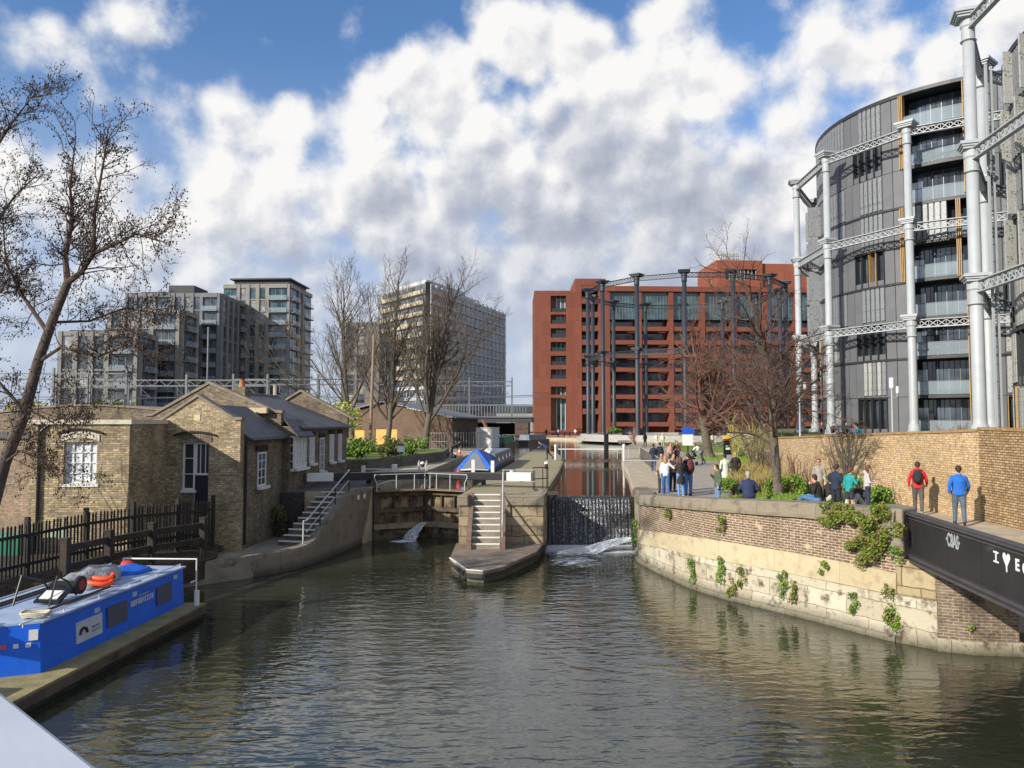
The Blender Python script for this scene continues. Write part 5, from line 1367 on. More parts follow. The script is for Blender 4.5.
# projecting open shutters at the left edge
for f in (3, 4, 5, 6):
    g = MB(); t0 = math.atan2(-CA.y, -CA.x) - R_(70); 
    for k in range(2):
        tt = t0 - R_(8) * k; p = Vector((13.5 * math.cos(tt), 13.5 * math.sin(tt), (f + .5) * fh)); g = MB(); g.xbox(Matrix.Translation(p) @ Matrix.Rotation(tt, 4, 'Z'), (1.3, .12, fh * .92)); g.build('open_shutter', M_perf2, ra_)
def patB(f, a):
    a = round(a, 2)
    if 58 <= a < 90: return ('shutter', 8) if (int(a / 8) + f) % 2 or f > 4 else ('window', 4)
    return ('shutter', 6) if (int(a / 6) + f) % 3 else ('window', 6)
rb_, finb, fhb = round_building('round_apartment_building', CB, 12.9, 4.6, 26.8, 7, 'round grey building at the right edge inside the nearest gasholder, clad in perforated shutters', patB, (-2, 118), 5)
for f in range(3, 7):
    for k in range(2):
        tt = math.atan2(-CB.y, -CB.x) - R_(52 + 9 * k + (f % 2) * 3); p = Vector((13.1 * math.cos(tt), 13.1 * math.sin(tt), (f + .5) * fhb))
        g = MB(); g.xbox(Matrix.Translation(p) @ Matrix.Rotation(tt + R_(20), 4, 'Z'), (.7, .1, fhb * .94)); g.build('open_shutter', M_perf, rb_)

add_wear(M_gas, '7d7468', (2.5, 2.5, .5), .62, .74)
# ================= iron footbridge =================
fb = empty('footbridge', (10.6, 21.2, 2), 0, 'dark painted iron footbridge with graffiti on its plate parapet', 'bridge')
M_girder = mat('dark_girder_paint', '2b292b', .55, .2, 1.4, .15)
M_girder2 = mat('girder_flange', '4a4749', .5, .2, 2, .1)
A = Vector((10.62, 21.05, 0)); B = Vector((8.72, 7.0, 0)); d = (B - A).normalized(); l = (B - A).length; nn = Vector((d.y, -d.x, 0))
if nn.x > 0: nn = -nn
def gird(off, tops, name):
    an = math.atan2(d.y, d.x); c = (A + B) / 2 + off
    g = MB(); g.xbox(Mx((c.x, c.y, 2.72), rz=an), (l, .04, 1.1)); g.build('plate', M_girder, fb, world=True)
    g = MB(); g.xbox(Mx((c.x, c.y, 3.285), rz=an), (l + .06, .30, .05)); g.xbox(Mx((c.x, c.y, 3.33), rz=an), (l + .04, .22, .035)); g.build('top_rail', M_girder2, fb, world=True, bevel=.008)
    g = MB(); g.xbox(Mx((c.x, c.y, 2.1), rz=an), (l, .36, .06)); g.xbox(Mx((c.x, c.y, 2.19), rz=an), (l, .22, .08)); g.xbox(Mx((c.x, c.y, 3.2), rz=an), (l, .10, .09)); g.build('bottom_flange', M_girder2, fb, world=True)
    for k in range(1, int(l / 1.9) + 1):
        p = A + d * (k * 1.9 - .9) + off; t = MB(); t.xbox(Mx((p.x, p.y, 2.7), rz=an), (.03, .055, .95)); t.build('stiffener', M_girder, fb, world=True)
gird(Vector((0, 0, 0)), 0, '')
gird(Vector((3.9, -.6, 0)), 0, '')
add_wear(M_girder, '5c5a58', (1.2, 1.2, 3), .60, .75)
for row, zz_ in ((0, 3.17), (1, 2.26)):
    g = MB()
    for k in range(110):
        p = A + d * (.1 + k * .126) + nn * .022; g.xbox(Mx((p.x, p.y, zz_), rz=math.atan2(d.y, d.x)), (.022, .014, .022))
    g.build('rivet_row', M_girder2, fb, world=True)
g = MB(); c = (A + B) / 2 + Vector((1.95, -.3, 0)); g.xbox(Mx((c.x, c.y, 2.47), rz=math.atan2(d.y, d.x)), (l, 3.65, .2)); g.build('deck', mat('bridge_deck_paving', 'b8a786', .9, .15, 2, .3, 20), fb, world=True)
def gtext(body, dist, z, size, name, parent, sx=1.0, ext=.002):
    p = A + d * dist + nn * .024; p.z = z
    # reads from left (far end) to right (near end)
    ax = d; az = Vector((0, 0, 1)); ay = az.cross(ax)  # ay points out of plane?
    p = p - fb.location; M = Matrix(((ax.x, az.x, -ay.x, p.x), (ax.y, az.y, -ay.y, p.y), (ax.z, az.z, -ay.z, p.z), (0, 0, 0, 1)))
    return text_mesh(name, body, size, M, parent_m, fb, ext, sx=sx, off=size * .035)
parent_m = mat('graffiti_white', 'e6e6e2', .6, .05)
gtext('I', 5.45, 2.95, .29, 'graffiti_letter', fb); 
gtext('E', 6.28, 2.93, .31, 'graffiti_letter', fb); gtext('G', 6.58, 2.91, .31, 'graffiti_letter', fb); gtext('G', 6.88, 2.91, .31, 'graffiti_letter', fb)
def poly_on_plate(pts, dist, z, sc, name, m):
    g = MB(); vs = []
    for (u, v) in pts: p = A + d * (dist + u * sc) + nn * .027; vs.append((p.x, p.y, z + v * sc))
    n = len(vs); vs2 = [tuple(Vector(v) - nn * .006) for v in vs]
    g.add(vs + vs2, [tuple(range(n)), tuple(range(2 * n - 1, n - 1, -1))] + [(i, i + n, (i + 1) % n + n, (i + 1) % n) for i in range(n)])
    return g.build(name, m, fb, world=True)
# serif strokes of the I, and the drippy heart
for z_ in (3.045, 2.855):
    poly_on_plate([(-.1, -.018), (.1, -.018), (.1, .018), (-.1, .018)], 5.45, z_, 1, 'graffiti_letter', parent_m)
hp = [(0.02, -.30), (.03, -.14), (.14, .0), (.2, .1), (.17, .2), (.09, .22), (0, .14), (-.09, .22), (-.17, .2), (-.2, .1), (-.14, 0), (-.04, -.12), (-.02, -.3)]
poly_on_plate(hp, 5.87, 2.94, .72, 'graffiti_heart', parent_m)
M_tagp = mat('faded_tag_paint', '9fa3a6', .6, .1)
parent_m = M_tagp
gtext('\u00b7C8AS\u00b7', 3.45, 2.95, .42, 'graffiti_tag', fb, sx=.62)
# ================= far buildings =================
M_gl = mat_glass('dark_window_glass', (.05, .06, .07), .08)
M_glc = mat_glass('curtained_window_glass', (.20, .20, .19), .15)
M_glt = mat_glass('teal_window_glass', (.03, .06, .07), .06)
def block(name, origin, rz, label, w, d, nfl, fh, m_wall, faces, z0=0.0, roof=None, group=None, m_gl=None, m_pier=None, band=.0, slab=None, wmax=100, cat='apartment building', parapet=.9):
    """faces: dict side -> list of (kind, width); side F (front, -y), R (right, +x), L (left, -x). local origin = front left corner"""
    root = empty(name, origin, rz, label, cat, group)
    H = nfl * fh; m_gl = m_gl or M_gl; m_pier = m_pier or m_wall
    g = MB(); g.box(0, w, 0, d, 0, H + parapet); g.build('wall', M_core if slab is None else slab, root)
    fr = MB(); wc = 0; ex = MB(); bc = 0; exb = MB()
    for side, bays in faces.items():
        tot = sum(b[1] for b in bays); Ls = w if side == 'F' else d; k = Ls / tot
        def T(u, v, z):     # u along face, v outward
            if side == 'F': return (u, -v, z)
            if side == 'R': return (w + v, u, z)
            return (-v, d - u, z)
        def bx_(g_, u0, u1, v0, v1, za, zb):
            vs = [T(u0, v0, za), T(u1, v0, za), T(u1, v1, za), T(u0, v1, za), T(u0, v0, zb), T(u1, v0, zb), T(u1, v1, zb), T(u0, v1, zb)]
            g_.add(vs, [(0, 3, 2, 1), (4, 5, 6, 7), (0, 1, 5, 4), (1, 2, 6, 5), (2, 3, 7, 6), (3, 0, 4, 7)] if False else [(0, 1, 2, 3), (7, 6, 5, 4), (4, 5, 1, 0), (5, 6, 2, 1), (6, 7, 3, 2), (7, 4, 0, 3)])
        u = 0
        for (kind, bw_) in bays:
            b = bw_ * k; u0, u1 = u, u + b; u += b
            if kind == 'pier': bx_(fr, u0, u1, .0, .42, 0, H + parapet)
            elif kind == 'wall': bx_(fr, u0, u1, .0, .30, 0, H + parapet)
            elif kind in ('win', 'win2', 'rib', 'frm'):
                for f in range(nfl):
                    za, zb = f * fh, (f + 1) * fh
                    sp = .30 if kind != 'rib' else .95
                    if kind == 'win2': sp = .55
                    bx_(fr, u0, u1, .0, .26 if kind != 'rib' else .5, za - (0 if f == 0 else .0), za + sp)
                    gg = MB(); bx_(gg, u0 + .02, u1 - .02, .0, .06, za + sp + .01, zb - .01)
                    if wc < wmax:
                        wo = gg.build('window', m_gl if rnd.random() < .78 else M_glc, root); wc += 1
                        g2 = MB(); n_ = max(1, int(b / 1.3))
                        for i in range(n_ + 1):
                            uc = u0 + .04 + (b - .08) * i / n_; bx_(g2, uc - .04, uc + .04, .062, .13, za + sp + .01, zb - .01)
                        bx_(g2, u0, u1, .062, .12, zb - .16, zb - .04)
                        g2.build('frame', m_pier, wo)
                    else:
                        ex.add(gg.v, gg.f); n_ = max(1, int(b / 1.3))
                        for i in range(n_ + 1):
                            uc = u0 + .04 + (b - .08) * i / n_; bx_(fr, uc - .04, uc + .04, .062, .13, za + sp + .01, zb - .01)
                bx_(fr, u0, u1, .0, .26, H, H + parapet)
            elif kind == 'balc':
                for f in range(nfl):
                    za, zb = f * fh, (f + 1) * fh
                    gg = MB(); bx_(gg, u0, u1, .0, .95, za - .12, za + .10)
                    g2 = MB(); bx_(g2, u0, u1, .90, .93, za + .1, za + 1.1)
                    if bc < 60:
                        bo = gg.build('balcony', m_pier, root); g2.build('glass_rail', M_rail_g, bo); bc += 1
                    else: exb.add(gg.v, gg.f); exb.add(g2.v, g2.f)
                    gg = MB(); bx_(gg, u0, u1, .0, .05, za + .12, zb - .14); ex.add(gg.v, gg.f)
                    n_ = max(2, int(b / 1.4))
                    for i in range(n_ + 1):
                        uc = u0 + b * i / n_; bx_(fr, uc - .05, uc + .05, .052, .1, za + .12, zb - .14)
                bx_(fr, u0, u1, .0, .5, H - .1, H + parapet)
    fr.build('facade_frame', m_wall, root)
    if ex.f: ex.build('window', m_gl, root, kind='stuff')
    if exb.f: exb.build('balcony', m_pier, root, kind='stuff')
    if roof is not None:
        rf = MB()
        for (x0, x1, y0, y1, h) in roof: rf.box(x0, x1, y0, y1, H + parapet + .002, H + parapet + h)
        rf.build('roof_plant', M_slabe if not isinstance(m_wall, tuple) else m_wall, root)
    return root
M_con1 = mat('pale_precast', '86837c', .8, .12, .5)
M_con2 = mat('grey_precast', '747577', .8, .12, .5)
M_cream = mat('cream_balcony_concrete', 'b3a890', .75, .08, .4)
M_gcl = mat('grey_cladding', 'b9bbbd', .6, .10, .5)
def rot_to(p0, p1): return math.atan2(p1[1] - p0[1], p1[0] - p0[0])
GP = 'pale framed apartment blocks behind the cottages'
# tallest of the left cluster
tower_b = [('balc', 4.5), ('pier', 1), ('win', 2), ('pier', 1.2), ('win', 2), ('pier', 1.2), ('win', 2), ('pier', 1.2), ('balc', 6), ('pier', .8)]
o = block('apartment_tower', (-73.3, 192, 2.0), R_(-3.4), 'tallest left apartment tower with a dark overhanging roof and stacked balconies', 17.2, 16, 12, 3.14, M_con1, {'F': tower_b, 'R': [('balc', 5), ('pier', 1), ('win', 2), ('pier', 1), ('balc', 6)]}, roof=[(2.0, 16.2, 1.5, 15, 1.4)], group=GP, m_gl=M_glt)
g = MB(); g.box(1.2, 17.0, .6, 15.6, 12 * 3.14 + .9 + 1.4, 12 * 3.14 + .9 + 1.75); g.build('roof_overhang', M_slabe, o)
std = [('pier', .8), ('win', 2.2), ('pier', 1), ('win', 2.2), ('pier', 1), ('win', 2.2), ('pier', 1), ('balc', 5), ('pier', .8)]
block('apartment_block', (-90, 176, 2.0), rot_to((-90, 176), (-68, 176)), 'wide grey apartment block with a roof box, second tallest of the left cluster', 22.0, 16, 10, 3.28, M_con2, {'F': std * 2 , 'R': [('pier', 1), ('win', 2), ('pier', 1), ('win', 2), ('pier', 1), ('win', 2), ('pier', 1), ('balc', 3), ('pier', 1)]}, roof=[(9, 15, 2, 10, 2.2), (2, 8, 3, 10, .8)], group=GP)
block('apartment_block', (-87.5, 164, 2.0), rot_to((-87.5, 164), (-72, 164)), 'middle height grey apartment block stepping down toward the leaning tree', 15.5, 9, 8, 3.4, M_con1, {'F': std, 'R': [('pier', 1), ('balc', 5), ('pier', 1)]}, roof=[(1, 12, 2, 8, .5)], group=GP)
block('apartment_block', (-91, 152, 2.0), rot_to((-91, 152), (-76, 153)), 'lowest pale apartment block of the left cluster, partly behind the leaning tree', 15.5, 9, 6, 3.5, M_con1, {'F': std, 'R': [('pier', 1), ('balc', 5), ('pier', 1)]}, roof=[(1, 12, 2, 8, .5)], group=GP)
# centre block with cream bands
cx0, cy0 = -22.9, 200
bands = [('rib', 4), ('rib', 4), ('rib', 4), ('rib', 4), ('rib', 4)]
zig = [('balc', 1.6), ('wall', .25)] * 4 + [('win', 1.6), ('wall', .5)] * 10
angL = rot_to((-37.5, 219), (cx0, cy0)); 
wL = math.hypot(cx0 + 37.5, cy0 - 219)
o = block('apartment_building', (-37.5, 219, 3.0), angL, 'large pale apartment building with cream balcony bands behind the bare trees', wL, 1.8, 14, 2.82, M_gcl, {'F': bands}, m_gl=M_gl, parapet=.4)
# cream bands over the front face (each floor) and bay windows down the long right face
for f in range(5, 14):
    g = MB(); g.box(-.6 + .8 * ((13 - f) > 3), wL + .1, -.95, -.505, f * 2.82 + .02, f * 2.82 + 1.08); g.build('balcony_band', M_cream, o)
angR_local = rot_to((cx0, cy0), (-2, 258)) - angL
g = MB(); Lr = math.hypot(-2 - cx0, 258 - cy0); HH = 14 * 2.82 + .4
M_R = Matrix.Translation((wL, 0, 0)) @ Matrix.Rotation(angR_local, 4, 'Z')
E_ = M_R @ Vector((Lr, 0, 0)); g.prism([(0, .1), (wL - .05, .1), (E_.x, E_.y), (E_.x - 14, E_.y - 2), (-.0, 22)], 0, HH); g.build('wing_wall', M_gcl, o)
g = MB(); g.prism([(1, 2), (wL - 3, 2), (wL - 14, 22), (1, 18)], HH + .003, HH + 1.3); g.build('roof_plant', M_gcl, o)
g2, g5 = MB(), MB(); cntw = 0; cntb = 0; M_glw = mat_glass('wing_window_glass', (.2, .24, .27), .08)
for f in range(14):
    for k in range(17):
        u = 1.6 + k * (Lr - 2.6) / 17; z = f * 2.82 + .3; rec = k < 5
        g3, g4 = MB(), MB()
        if rec:
            gg = MB(); gg.xbox(M_R @ Matrix.Translation((u + 1.3, -.02, z + 1.25)), (2.5, .06, 2.0))
            g4.xbox(M_R @ Matrix.Translation((u + 1.3, -.55, z + .0)), (2.9, 1.1, .16)); g4.xbox(M_R @ Matrix.Translation((u + 1.3, -1.08, z + .55)), (2.9, .06, .95))
            g3.xbox(M_R @ Matrix.Translation((u - .25, -.5, z + 1.2)), (.18, 1.0, 2.7))
        else:
            gg = MB(); gg.xbox(M_R @ Matrix.Translation((u + 1.25, -1.02, z + 1.45)) @ Matrix.Rotation(R_(12), 4, 'Z'), (1.9, .06, 1.45))
            g3.xbox(M_R @ Matrix.Translation((u + 1.2, -.5, z + 1.25)) @ Matrix.Rotation(R_(12), 4, 'Z'), (2.3, .98, 2.35))
        if g4.f: g4.build('balcony', M_cream, o)
        if g3.f and not rec:
            if cntb < 100: g3.build('bay', M_gcl, o); cntb += 1
            else: g5.add(g3.v, g3.f)
        elif g3.f: g3.build('balcony_fin', M_gcl, o)
        if cntw < 30: gg.build('window', M_glw, o); cntw += 1
        else: g2.add(gg.v, gg.f)
g2.build('window', M_glw, o, kind='stuff'); g5.build('bay', M_gcl, o, kind='stuff')
g = MB(); g.xbox(M_R @ Matrix.Translation((Lr * .55, 6, HH + .9)), (Lr * .4, 5, 1.8)); g.build('roof_plant', M_gcl, o)
# brown-grey block between them
block('apartment_block', (-54, 240, 2.0), 0, 'plain brown grey apartment block between the left towers and the central building', 12, 14, 11, 3.1, mat('brown_grey_concrete', '77716c', .85, .08, .5), {'F': [('wall', 1.5), ('win', 2.5), ('wall', 1), ('win', 2.5), ('wall', 4.5)], 'R': [('wall', 1)]}, parapet=1.2)
g = MB(); g.box(-44, -8, 182, 190, 2, 9.2)
# ---------------- railway bridge, gantries ----------------
M_steelg = mat('gantry_steel', '727576', .5, .1, 2, metal=.3)
rbk = empty('railway_bridge', (-8, 150, 1.3), R_(-4), 'railway bridge with slatted pale parapet and dark opening over the canal', 'bridge')
g = MB(); g.box(-80, 12, 0, 9, 4.3, 5.3); g.build('deck_beam', mat('bridge_dark_steel', '3b3f42', .6, .2, 2), rbk)
g = MB()
for k in range(78): g.box(-34 + k * .58, -34 + k * .58 + .16, -.25, -.1, 5.3, 7.6)
g.box(-34.2, 12, -.3, -.05, 7.6, 7.85); g.box(-34.2, 12, -.3, -.05, 5.25, 5.5)
g.build('parapet_slats', M_steelg, rbk)
g = MB(); g.box(-80, -34.3, -.3, .3, 0, 7.2); g.build('brick_parapet', mat_brick('viaduct_brick', '6c584a', '5a483d', '4d443b', stain=.5), rbk)
for x in (-8, 8.6):
    g = MB(); g.box(x, x + 2.6, .1, 8.5, -1.2, 4.29); g.build('pier', mat_brick('viaduct_brick', '6c584a', '5a483d', '4d443b'), rbk)
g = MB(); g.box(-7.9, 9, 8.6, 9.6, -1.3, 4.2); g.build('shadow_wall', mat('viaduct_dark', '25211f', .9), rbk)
g = MB(); g.beam((4.8, -4, .2), (2.4, -1.2, 4.8), .5, .35); g.build('raking_strut', mat('rusty_strut', '7c5548', .8, .2), rbk)
def gantry(x0, x1, y, zt, label, seed, box=True):
    root = empty('railway_gantry', (x0, y, 5), 0, label, 'gantry', 'overhead line gantries')
    g = MB(); L_ = x1 - x0
    for dz in (0, -.9): g.box(0, L_, -.08, .08, zt - 5 + dz - .08, zt - 5 + dz + .08); g.box(0, L_, .7, .86, zt - 5 + dz - .08, zt - 5 + dz + .08)
    n = int(L_ / 1.1)
    for k in range(n): g.beam((k * L_ / n, 0, zt - 5 - (k % 2) * .9), ((k + 1) * L_ / n, 0, zt - 5 - ((k + 1) % 2) * .9), .08, .08)
    g.build('truss', M_steelg, root)
    for x in (0, L_ * .55, L_):
        t = MB(); t.box(x - .16, x + .16, -.16, .16, -3, zt - 5 + .9); t.box(x - .14, x + .14, .6, .9, -3, zt - 5); t.build('mast', M_steelg, root)
    rr = random.Random(seed)
    for k in range(5):
        x = L_ * (k + .5) / 5; t = MB(); t.tube([(x, 0, zt - 5.9), (x, 0, zt - 7.3), (x + 1.4, 0, zt - 7.6)], .06, 5); t.tube([(x, 0, zt - 6.4), (x + 1.4, 0, zt - 7.6)], .045, 5); t.build('drop_arm', M_steelg, root)
    return root
gantry(-47, -21, 128, 12.9, 'overhead line gantry behind the cottage roofs, right of the left towers', 1)
gantry(-66, -38, 118, 12.2, 'overhead line gantry behind the cottage in front of the grey blocks', 2)
gantry(-20, 0, 160, 14.2, 'overhead line gantry above the slatted railway bridge', 3)
gantry(-88, -62, 122, 13.5, 'overhead line gantry farthest left behind the leaning tree', 4)
for k, (x, y, z, lb) in enumerate(((-29.6, 90, 13.5, 'tall pale line mast behind the cottage roof'), (-24.0, 78, 20.6, 'tallest thin mast rising from the cottage gable line'), (-16.9, 88, 8.0, 'stout pale post behind the porch roof'))):
    pass
g = MB(); g.tube([(-52.2, 130, 4), (-52.2, 130, 22)], .16, 6); o = g.build('line_mast', M_steelg, label='tall thin pale mast rising above the gantries behind the cottage gable', cat='mast')
g = MB(); g.tube([(-26.2, 84, 3), (-26.2, 84, 9.8)], .22, 8); o = g.build('concrete_post', mat('pale_concrete_post', 'a59b8c', .8, .1), label='short pale concrete post behind the porch roof', cat='post')
for k, y in enumerate((119, 128, 141)):
    g = MB()
    pts = [(-95 + i * 12.5, y + (i % 2) * .1, 9.7 + .5 * k - .5 * math.sin(PI * ((i % 4) / 4))) for i in range(9)]
    g.tube(pts, .035, 4, cap=False); g.build('overhead_wire', M_steelg, label=['overhead railway wire nearest the cottages', 'overhead railway wire in the middle behind the cottages', 'overhead railway wire farthest from the cottages'][k], cat='wire', group='overhead railway wires')
# low grey shed far right of the bridge
o = empty('station_shed', (2, 215, 3), 0, 'low grey industrial shed with curved dark roof beyond the railway bridge', 'shed')
g = MB(); g.box(-10, 9, 0, 20, 0, 5.4); g.build('wall', mat('shed_wall', '8f9494', .7, .08), o)
g = MB(); g.prism([(-10.4, -.4), (9.4, -.4), (9.4, 20), (-10.4, 20)], 5.403, 7.2); g.build('roof', mat('shed_roof', '3e474b', .5, .1), o)
# ---------------- workshop on the left bank ----------------
M_wbr = mat_brick('workshop_brick', '745d4b', '5f4c3e', '5b4e42', stain=.4)
x0, y0, x1, y1 = -21.8, 98, -6.95, 88.5
ws = empty('workshop', (x0, y0, ZU), rot_to((x0, y0), (x1, y1)), 'low brown brick workshop with slate roof and pale boarded openings', 'workshop')
Lw = math.hypot(x1 - x0, y1 - y0); rot_w = ws.rotation_euler.z
g = MB(); wall_holes(g, 0, Lw, -.5, [(0, 4.2), (7.2, 5.35), (Lw, 3.45)], 0, .35, [(5.6, 9.2, .3, 2.25), (2.0, 3.8, .3, 2.1)])
# right-hand wall runs away from the gable
sd = Vector((-4.6 - x1, 101 - y1, 0)); ax = sd.normalized(); M_S = Matrix.Translation((Lw, 0, 0)) @ Matrix.Rotation(math.atan2(ax.y, ax.x) - rot_w, 4, 'Z')
g.xbox(M_S @ Matrix.Translation((sd.length / 2 + .4, .18, 1.5)), (sd.length, .35, 4.0)); g.box(0, .35, .352, 12, -.5, 4.0); g.build('wall', M_wbr, ws)
g = MB()
e = M_S @ Vector((sd.length + 1.5, -.8, 3.6)); r0 = Vector((7.2, -.5, 5.55)); e0 = Vector((Lw + .9, -.5, 3.55)); r1 = r0 + (e - e0); r1.z = 5.55; e.z = 3.55
def pl(g, vs, th=.14):
    g.add([tuple(v) for v in vs] + [(v[0], v[1], v[2] + th) for v in vs], [(0, 3, 2, 1), (4, 5, 6, 7), (0, 1, 5, 4), (1, 2, 6, 5), (2, 3, 7, 6), (3, 0, 4, 7)])
pl(g, [e0, e, r1, r0]); l0 = Vector((-.8, -.5, 4.15)); l1 = l0 + (r1 - r0); l1.z = 4.15; pl(g, [r0 + Vector((-.01, 0, 0)), r1 + Vector((-.01, 0, 0)), l1, l0])
g.build('roof', mat('workshop_roof', '6d6e70', .6, .2, .8), ws)
g = MB(); g.box(5.62, 9.18, .1, .2, .3, 2.24); g.build('boarded_opening', mat('plywood_boards', 'c09a55', .8, .2, 1.5), ws); g = MB(); g.box(2.02, 3.78, .1, .2, .3, 2.09); g.build('boarded_opening', mat('plywood_boards', 'c09a55'), ws)
for u in (3.0, 7.0):
    g = MB(); g.xbox(M_S @ Matrix.Translation((u, -.03, 1.15)), (1.1, .06, 2.2)); g.build('door', mat('dark_door', '2a2320', .6, .2), ws)
g = MB(); g.xbox(M_S @ Matrix.Translation((1.2, -.03, 1.6)), (.9, .06, 1.2)); g.build('window', M_gl, ws)
sh = empty('white_cabin', (-4.35, 92, ZU), R_(-18), 'white box cabin beside the workshop', 'cabin')
g = MB(); g.box(0, 2.15, 0, 2.4, 0, 2.35); g.build('wall', M_white, sh); g = MB(); g.box(-.06, 2.21, -.06, 2.46, 2.353, 2.45); g.build('roof', M_gcl, sh)
g = MB(); g.box(.5, 1.3, -.03, -.003, .1, 2.0); g.build('door', mat('offwhite_door', 'c4c6c6', .6), sh)

# ================= red brick block =================
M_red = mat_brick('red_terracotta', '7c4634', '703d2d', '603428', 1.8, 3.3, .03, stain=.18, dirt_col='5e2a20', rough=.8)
M_redr = mat('red_reveal', '75412f', .8, .1, .6)
rd = empty('red_apartment_building', (5.2, 176, 2.7), 0, 'large red terracotta apartment building behind the dark gasholder', 'apartment building')
H1 = 33.6
# left tower with a column of recessed windows
g = MB()
zs = [(1.0, 8.6), (9.3, 11.2), (13.0, 15.2), (16.2, 18.4), (19.4, 21.6), (22.6, 24.8), (25.8, 28.0), (28.6, 32.4)]
wall_holes(g, 0, 9.4, -.5, 33.6, 0, 1.0, [(3.8, 7.4, a, b) for a, b in zs]); g.box(0, 1.0, 1.003, 16, -.5, 33.6)
g.box(8.4, 9.4, 1.003, 16, -.5, 33.6); g.box(1.0, 8.4, 15, 16, -.5, 33.6); g.box(1.0, 8.4, 1.003, 14.99, 33.0, 33.6); g.build('tower_wall', M_red, rd)
g = MB(); g.box(1.001, 8.39, 2.2, 2.4, -.4, 32.9); g.build('recess_back', mat('recess_ochre', '8a6a4a', .7), rd)
for a, b in zs:
    g = MB(); g.box(5.2, 7.38, 1.9, 2.0, a + .05, b - .1); w = g.build('window', M_glt, rd)
    g = MB(); 
    for x in (5.2, 6.2, 7.2): g.box(x, x + .14, 1.8, 1.895, a + .05, b - .1)
    g.build('frame', M_white, w)
    if a > 12: g = MB(); g.box(3.82, 7.38, .3, .38, a, a + .9); g.build('balcony_rail', M_slabe, rd)
# second bay, taller, deep balconies
H2 = 36.2
bx0, bx1 = 9.41, 16.5
g = MB(); g.box(bx0, bx0 + 1.5, -1.2, 14, -.5, H2); g.box(bx1 - 1.7, bx1, -1.2, 14, -.5, H2); g.box(bx0 + 1.51, bx1 - 1.71, -1.2, 14, H2 - 1.6, H2); g.box(bx0 + 1.501, bx1 - 1.701, 3.5, 4.5, -.5, H2 - 1.61)
g.build('stair_bay', M_red, rd)
for k in range(10):
    z = 4.8 + k * 3.2
    if k < 10 and z < 34: 
        g = MB(); g.box(bx0 + 1.503, bx1 - 1.703, -1.1, 3.4, z, z + 1.25); g.build('balcony', M_redr, rd)
        g = MB(); g.box(bx0 + 2.0, bx1 - 2.3, 3.38, 3.48, z + 1.3, z + 3.0); g.build('window', M_gl, rd)
# main façade to the right, many balcony bays
mx0 = 16.52; mL = 52; M_F = Matrix.Rotation(R_(2.5), 4, 'Z')
fm = Matrix.Translation((mx0, 0, 0)) @ M_F
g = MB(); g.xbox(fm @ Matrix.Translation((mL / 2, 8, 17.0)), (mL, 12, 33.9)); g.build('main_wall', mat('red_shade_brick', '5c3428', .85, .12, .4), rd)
g = MB(); bay = 7.4; nb_ = 7
for k in range(nb_ + 1): g.xbox(fm @ Matrix.Translation((k * bay + .3, .2, 17.1)), (1.0, 3.6, 34.2))
g.xbox(fm @ Matrix.Translation((mL / 2, .2, 33.8)), (mL, 4.2, 1.2)); g.build('pier_frame', M_red, rd)
wc = 0
for k in range(nb_):
    for f in range(10):
        z = 2.0 + f * 3.15
        top = f >= 8
        if not top:
            g = MB(); g.xbox(fm @ Matrix.Translation((k * bay + .3 + bay / 2, -.4, z + .5)), (bay - 1.2, 2.0, .98)); g.build('balcony', M_redr, rd) if (k * 10 + f) < 90 else None
        zz0, zz1 = (z + 1.05, z + 2.9) if not top else (z - .4 if f == 8 else z - .25, z + 2.85)
        g = MB(); g.xbox(fm @ Matrix.Translation((k * bay + .3 + bay / 2, 1.9 if not top else -.6, (zz0 + zz1) / 2)), (bay - 1.3, .1, zz1 - zz0)); w = g.build('window', (M_gl if rnd.random() < .7 else M_glc) if not top else M_glt, rd)
        g = MB()
        for i in range(7 if not top else 9): g.xbox(fm @ Matrix.Translation((k * bay + .95 + i * (bay - 1.35) / (6 if not top else 8), 1.8 if not top else -.7, (zz0 + zz1) / 2)), (.12, .1, zz1 - zz0))
        g.build('frame', M_steelg if top else M_gl, w)
# taller orange part behind on the right
M_or = mat_brick('orange_terracotta', '8e5039', '824832', '734030', 1.8, 3.3, .03, stain=.12, dirt_col='8a4430', rough=.8)
ob = empty('orange_apartment_building', (52.8, 194, 5.2), R_(0), 'taller orange terracotta apartment wing with a caged roof box, right of the red block', 'apartment building')
ob.rotation_euler = (0, 0, R_(4))
g = MB(); wall_holes(g, 0, 12, 0, 42.2, 0, 1.0, [(2.2, 10.5, 37.2, 39.9), (2.2, 10.5, 33.0, 35.4)]); g.box(0, 1, 1.003, 16, 0, 42.2); g.box(11, 12, 1.003, 16, 0, 42.2); g.box(1.0, 11, 15, 16, 0, 42.2); g.box(12.01, 46, .8, 14, 0, 41.6); g.box(1.001, 10.99, 1.003, 14.99, 41.6, 42.2)
g.build('wall', M_or, ob)
for z0_, z1_ in ((37.2, 39.9), (33.0, 35.4)):
    g = MB(); g.box(1.2, 10.9, 1.6, 1.8, z0_ - .2, z1_ + .2); g.build('window', M_glt, ob)
g = MB()
for i in range(9): g.box(2.3 + i, 2.42 + i, .4, .5, 37.2, 39.8)
g.build('balcony_rail', M_gcl, ob)
cg = MB(); 
for i in range(14):
    cg.box(.0 + i * .55, .09 + i * .55, .2, .3, 42.2, 45.2); cg.box(.0 + i * .55, .09 + i * .55, 6, 6.1, 42.2, 45.2)
for z in (42.9, 43.7, 44.5, 45.15): cg.box(0, 7.3, .16, .24, z, z + .1); cg.box(-.04, .04, .2, 6.1, z, z + .1)
cg.build('roof_cage', M_gcl, ob); g = MB(); g.box(1, 6.6, 1.5, 5.5, 42.2, 44.6); g.build('roof_plant', M_gcl, ob)
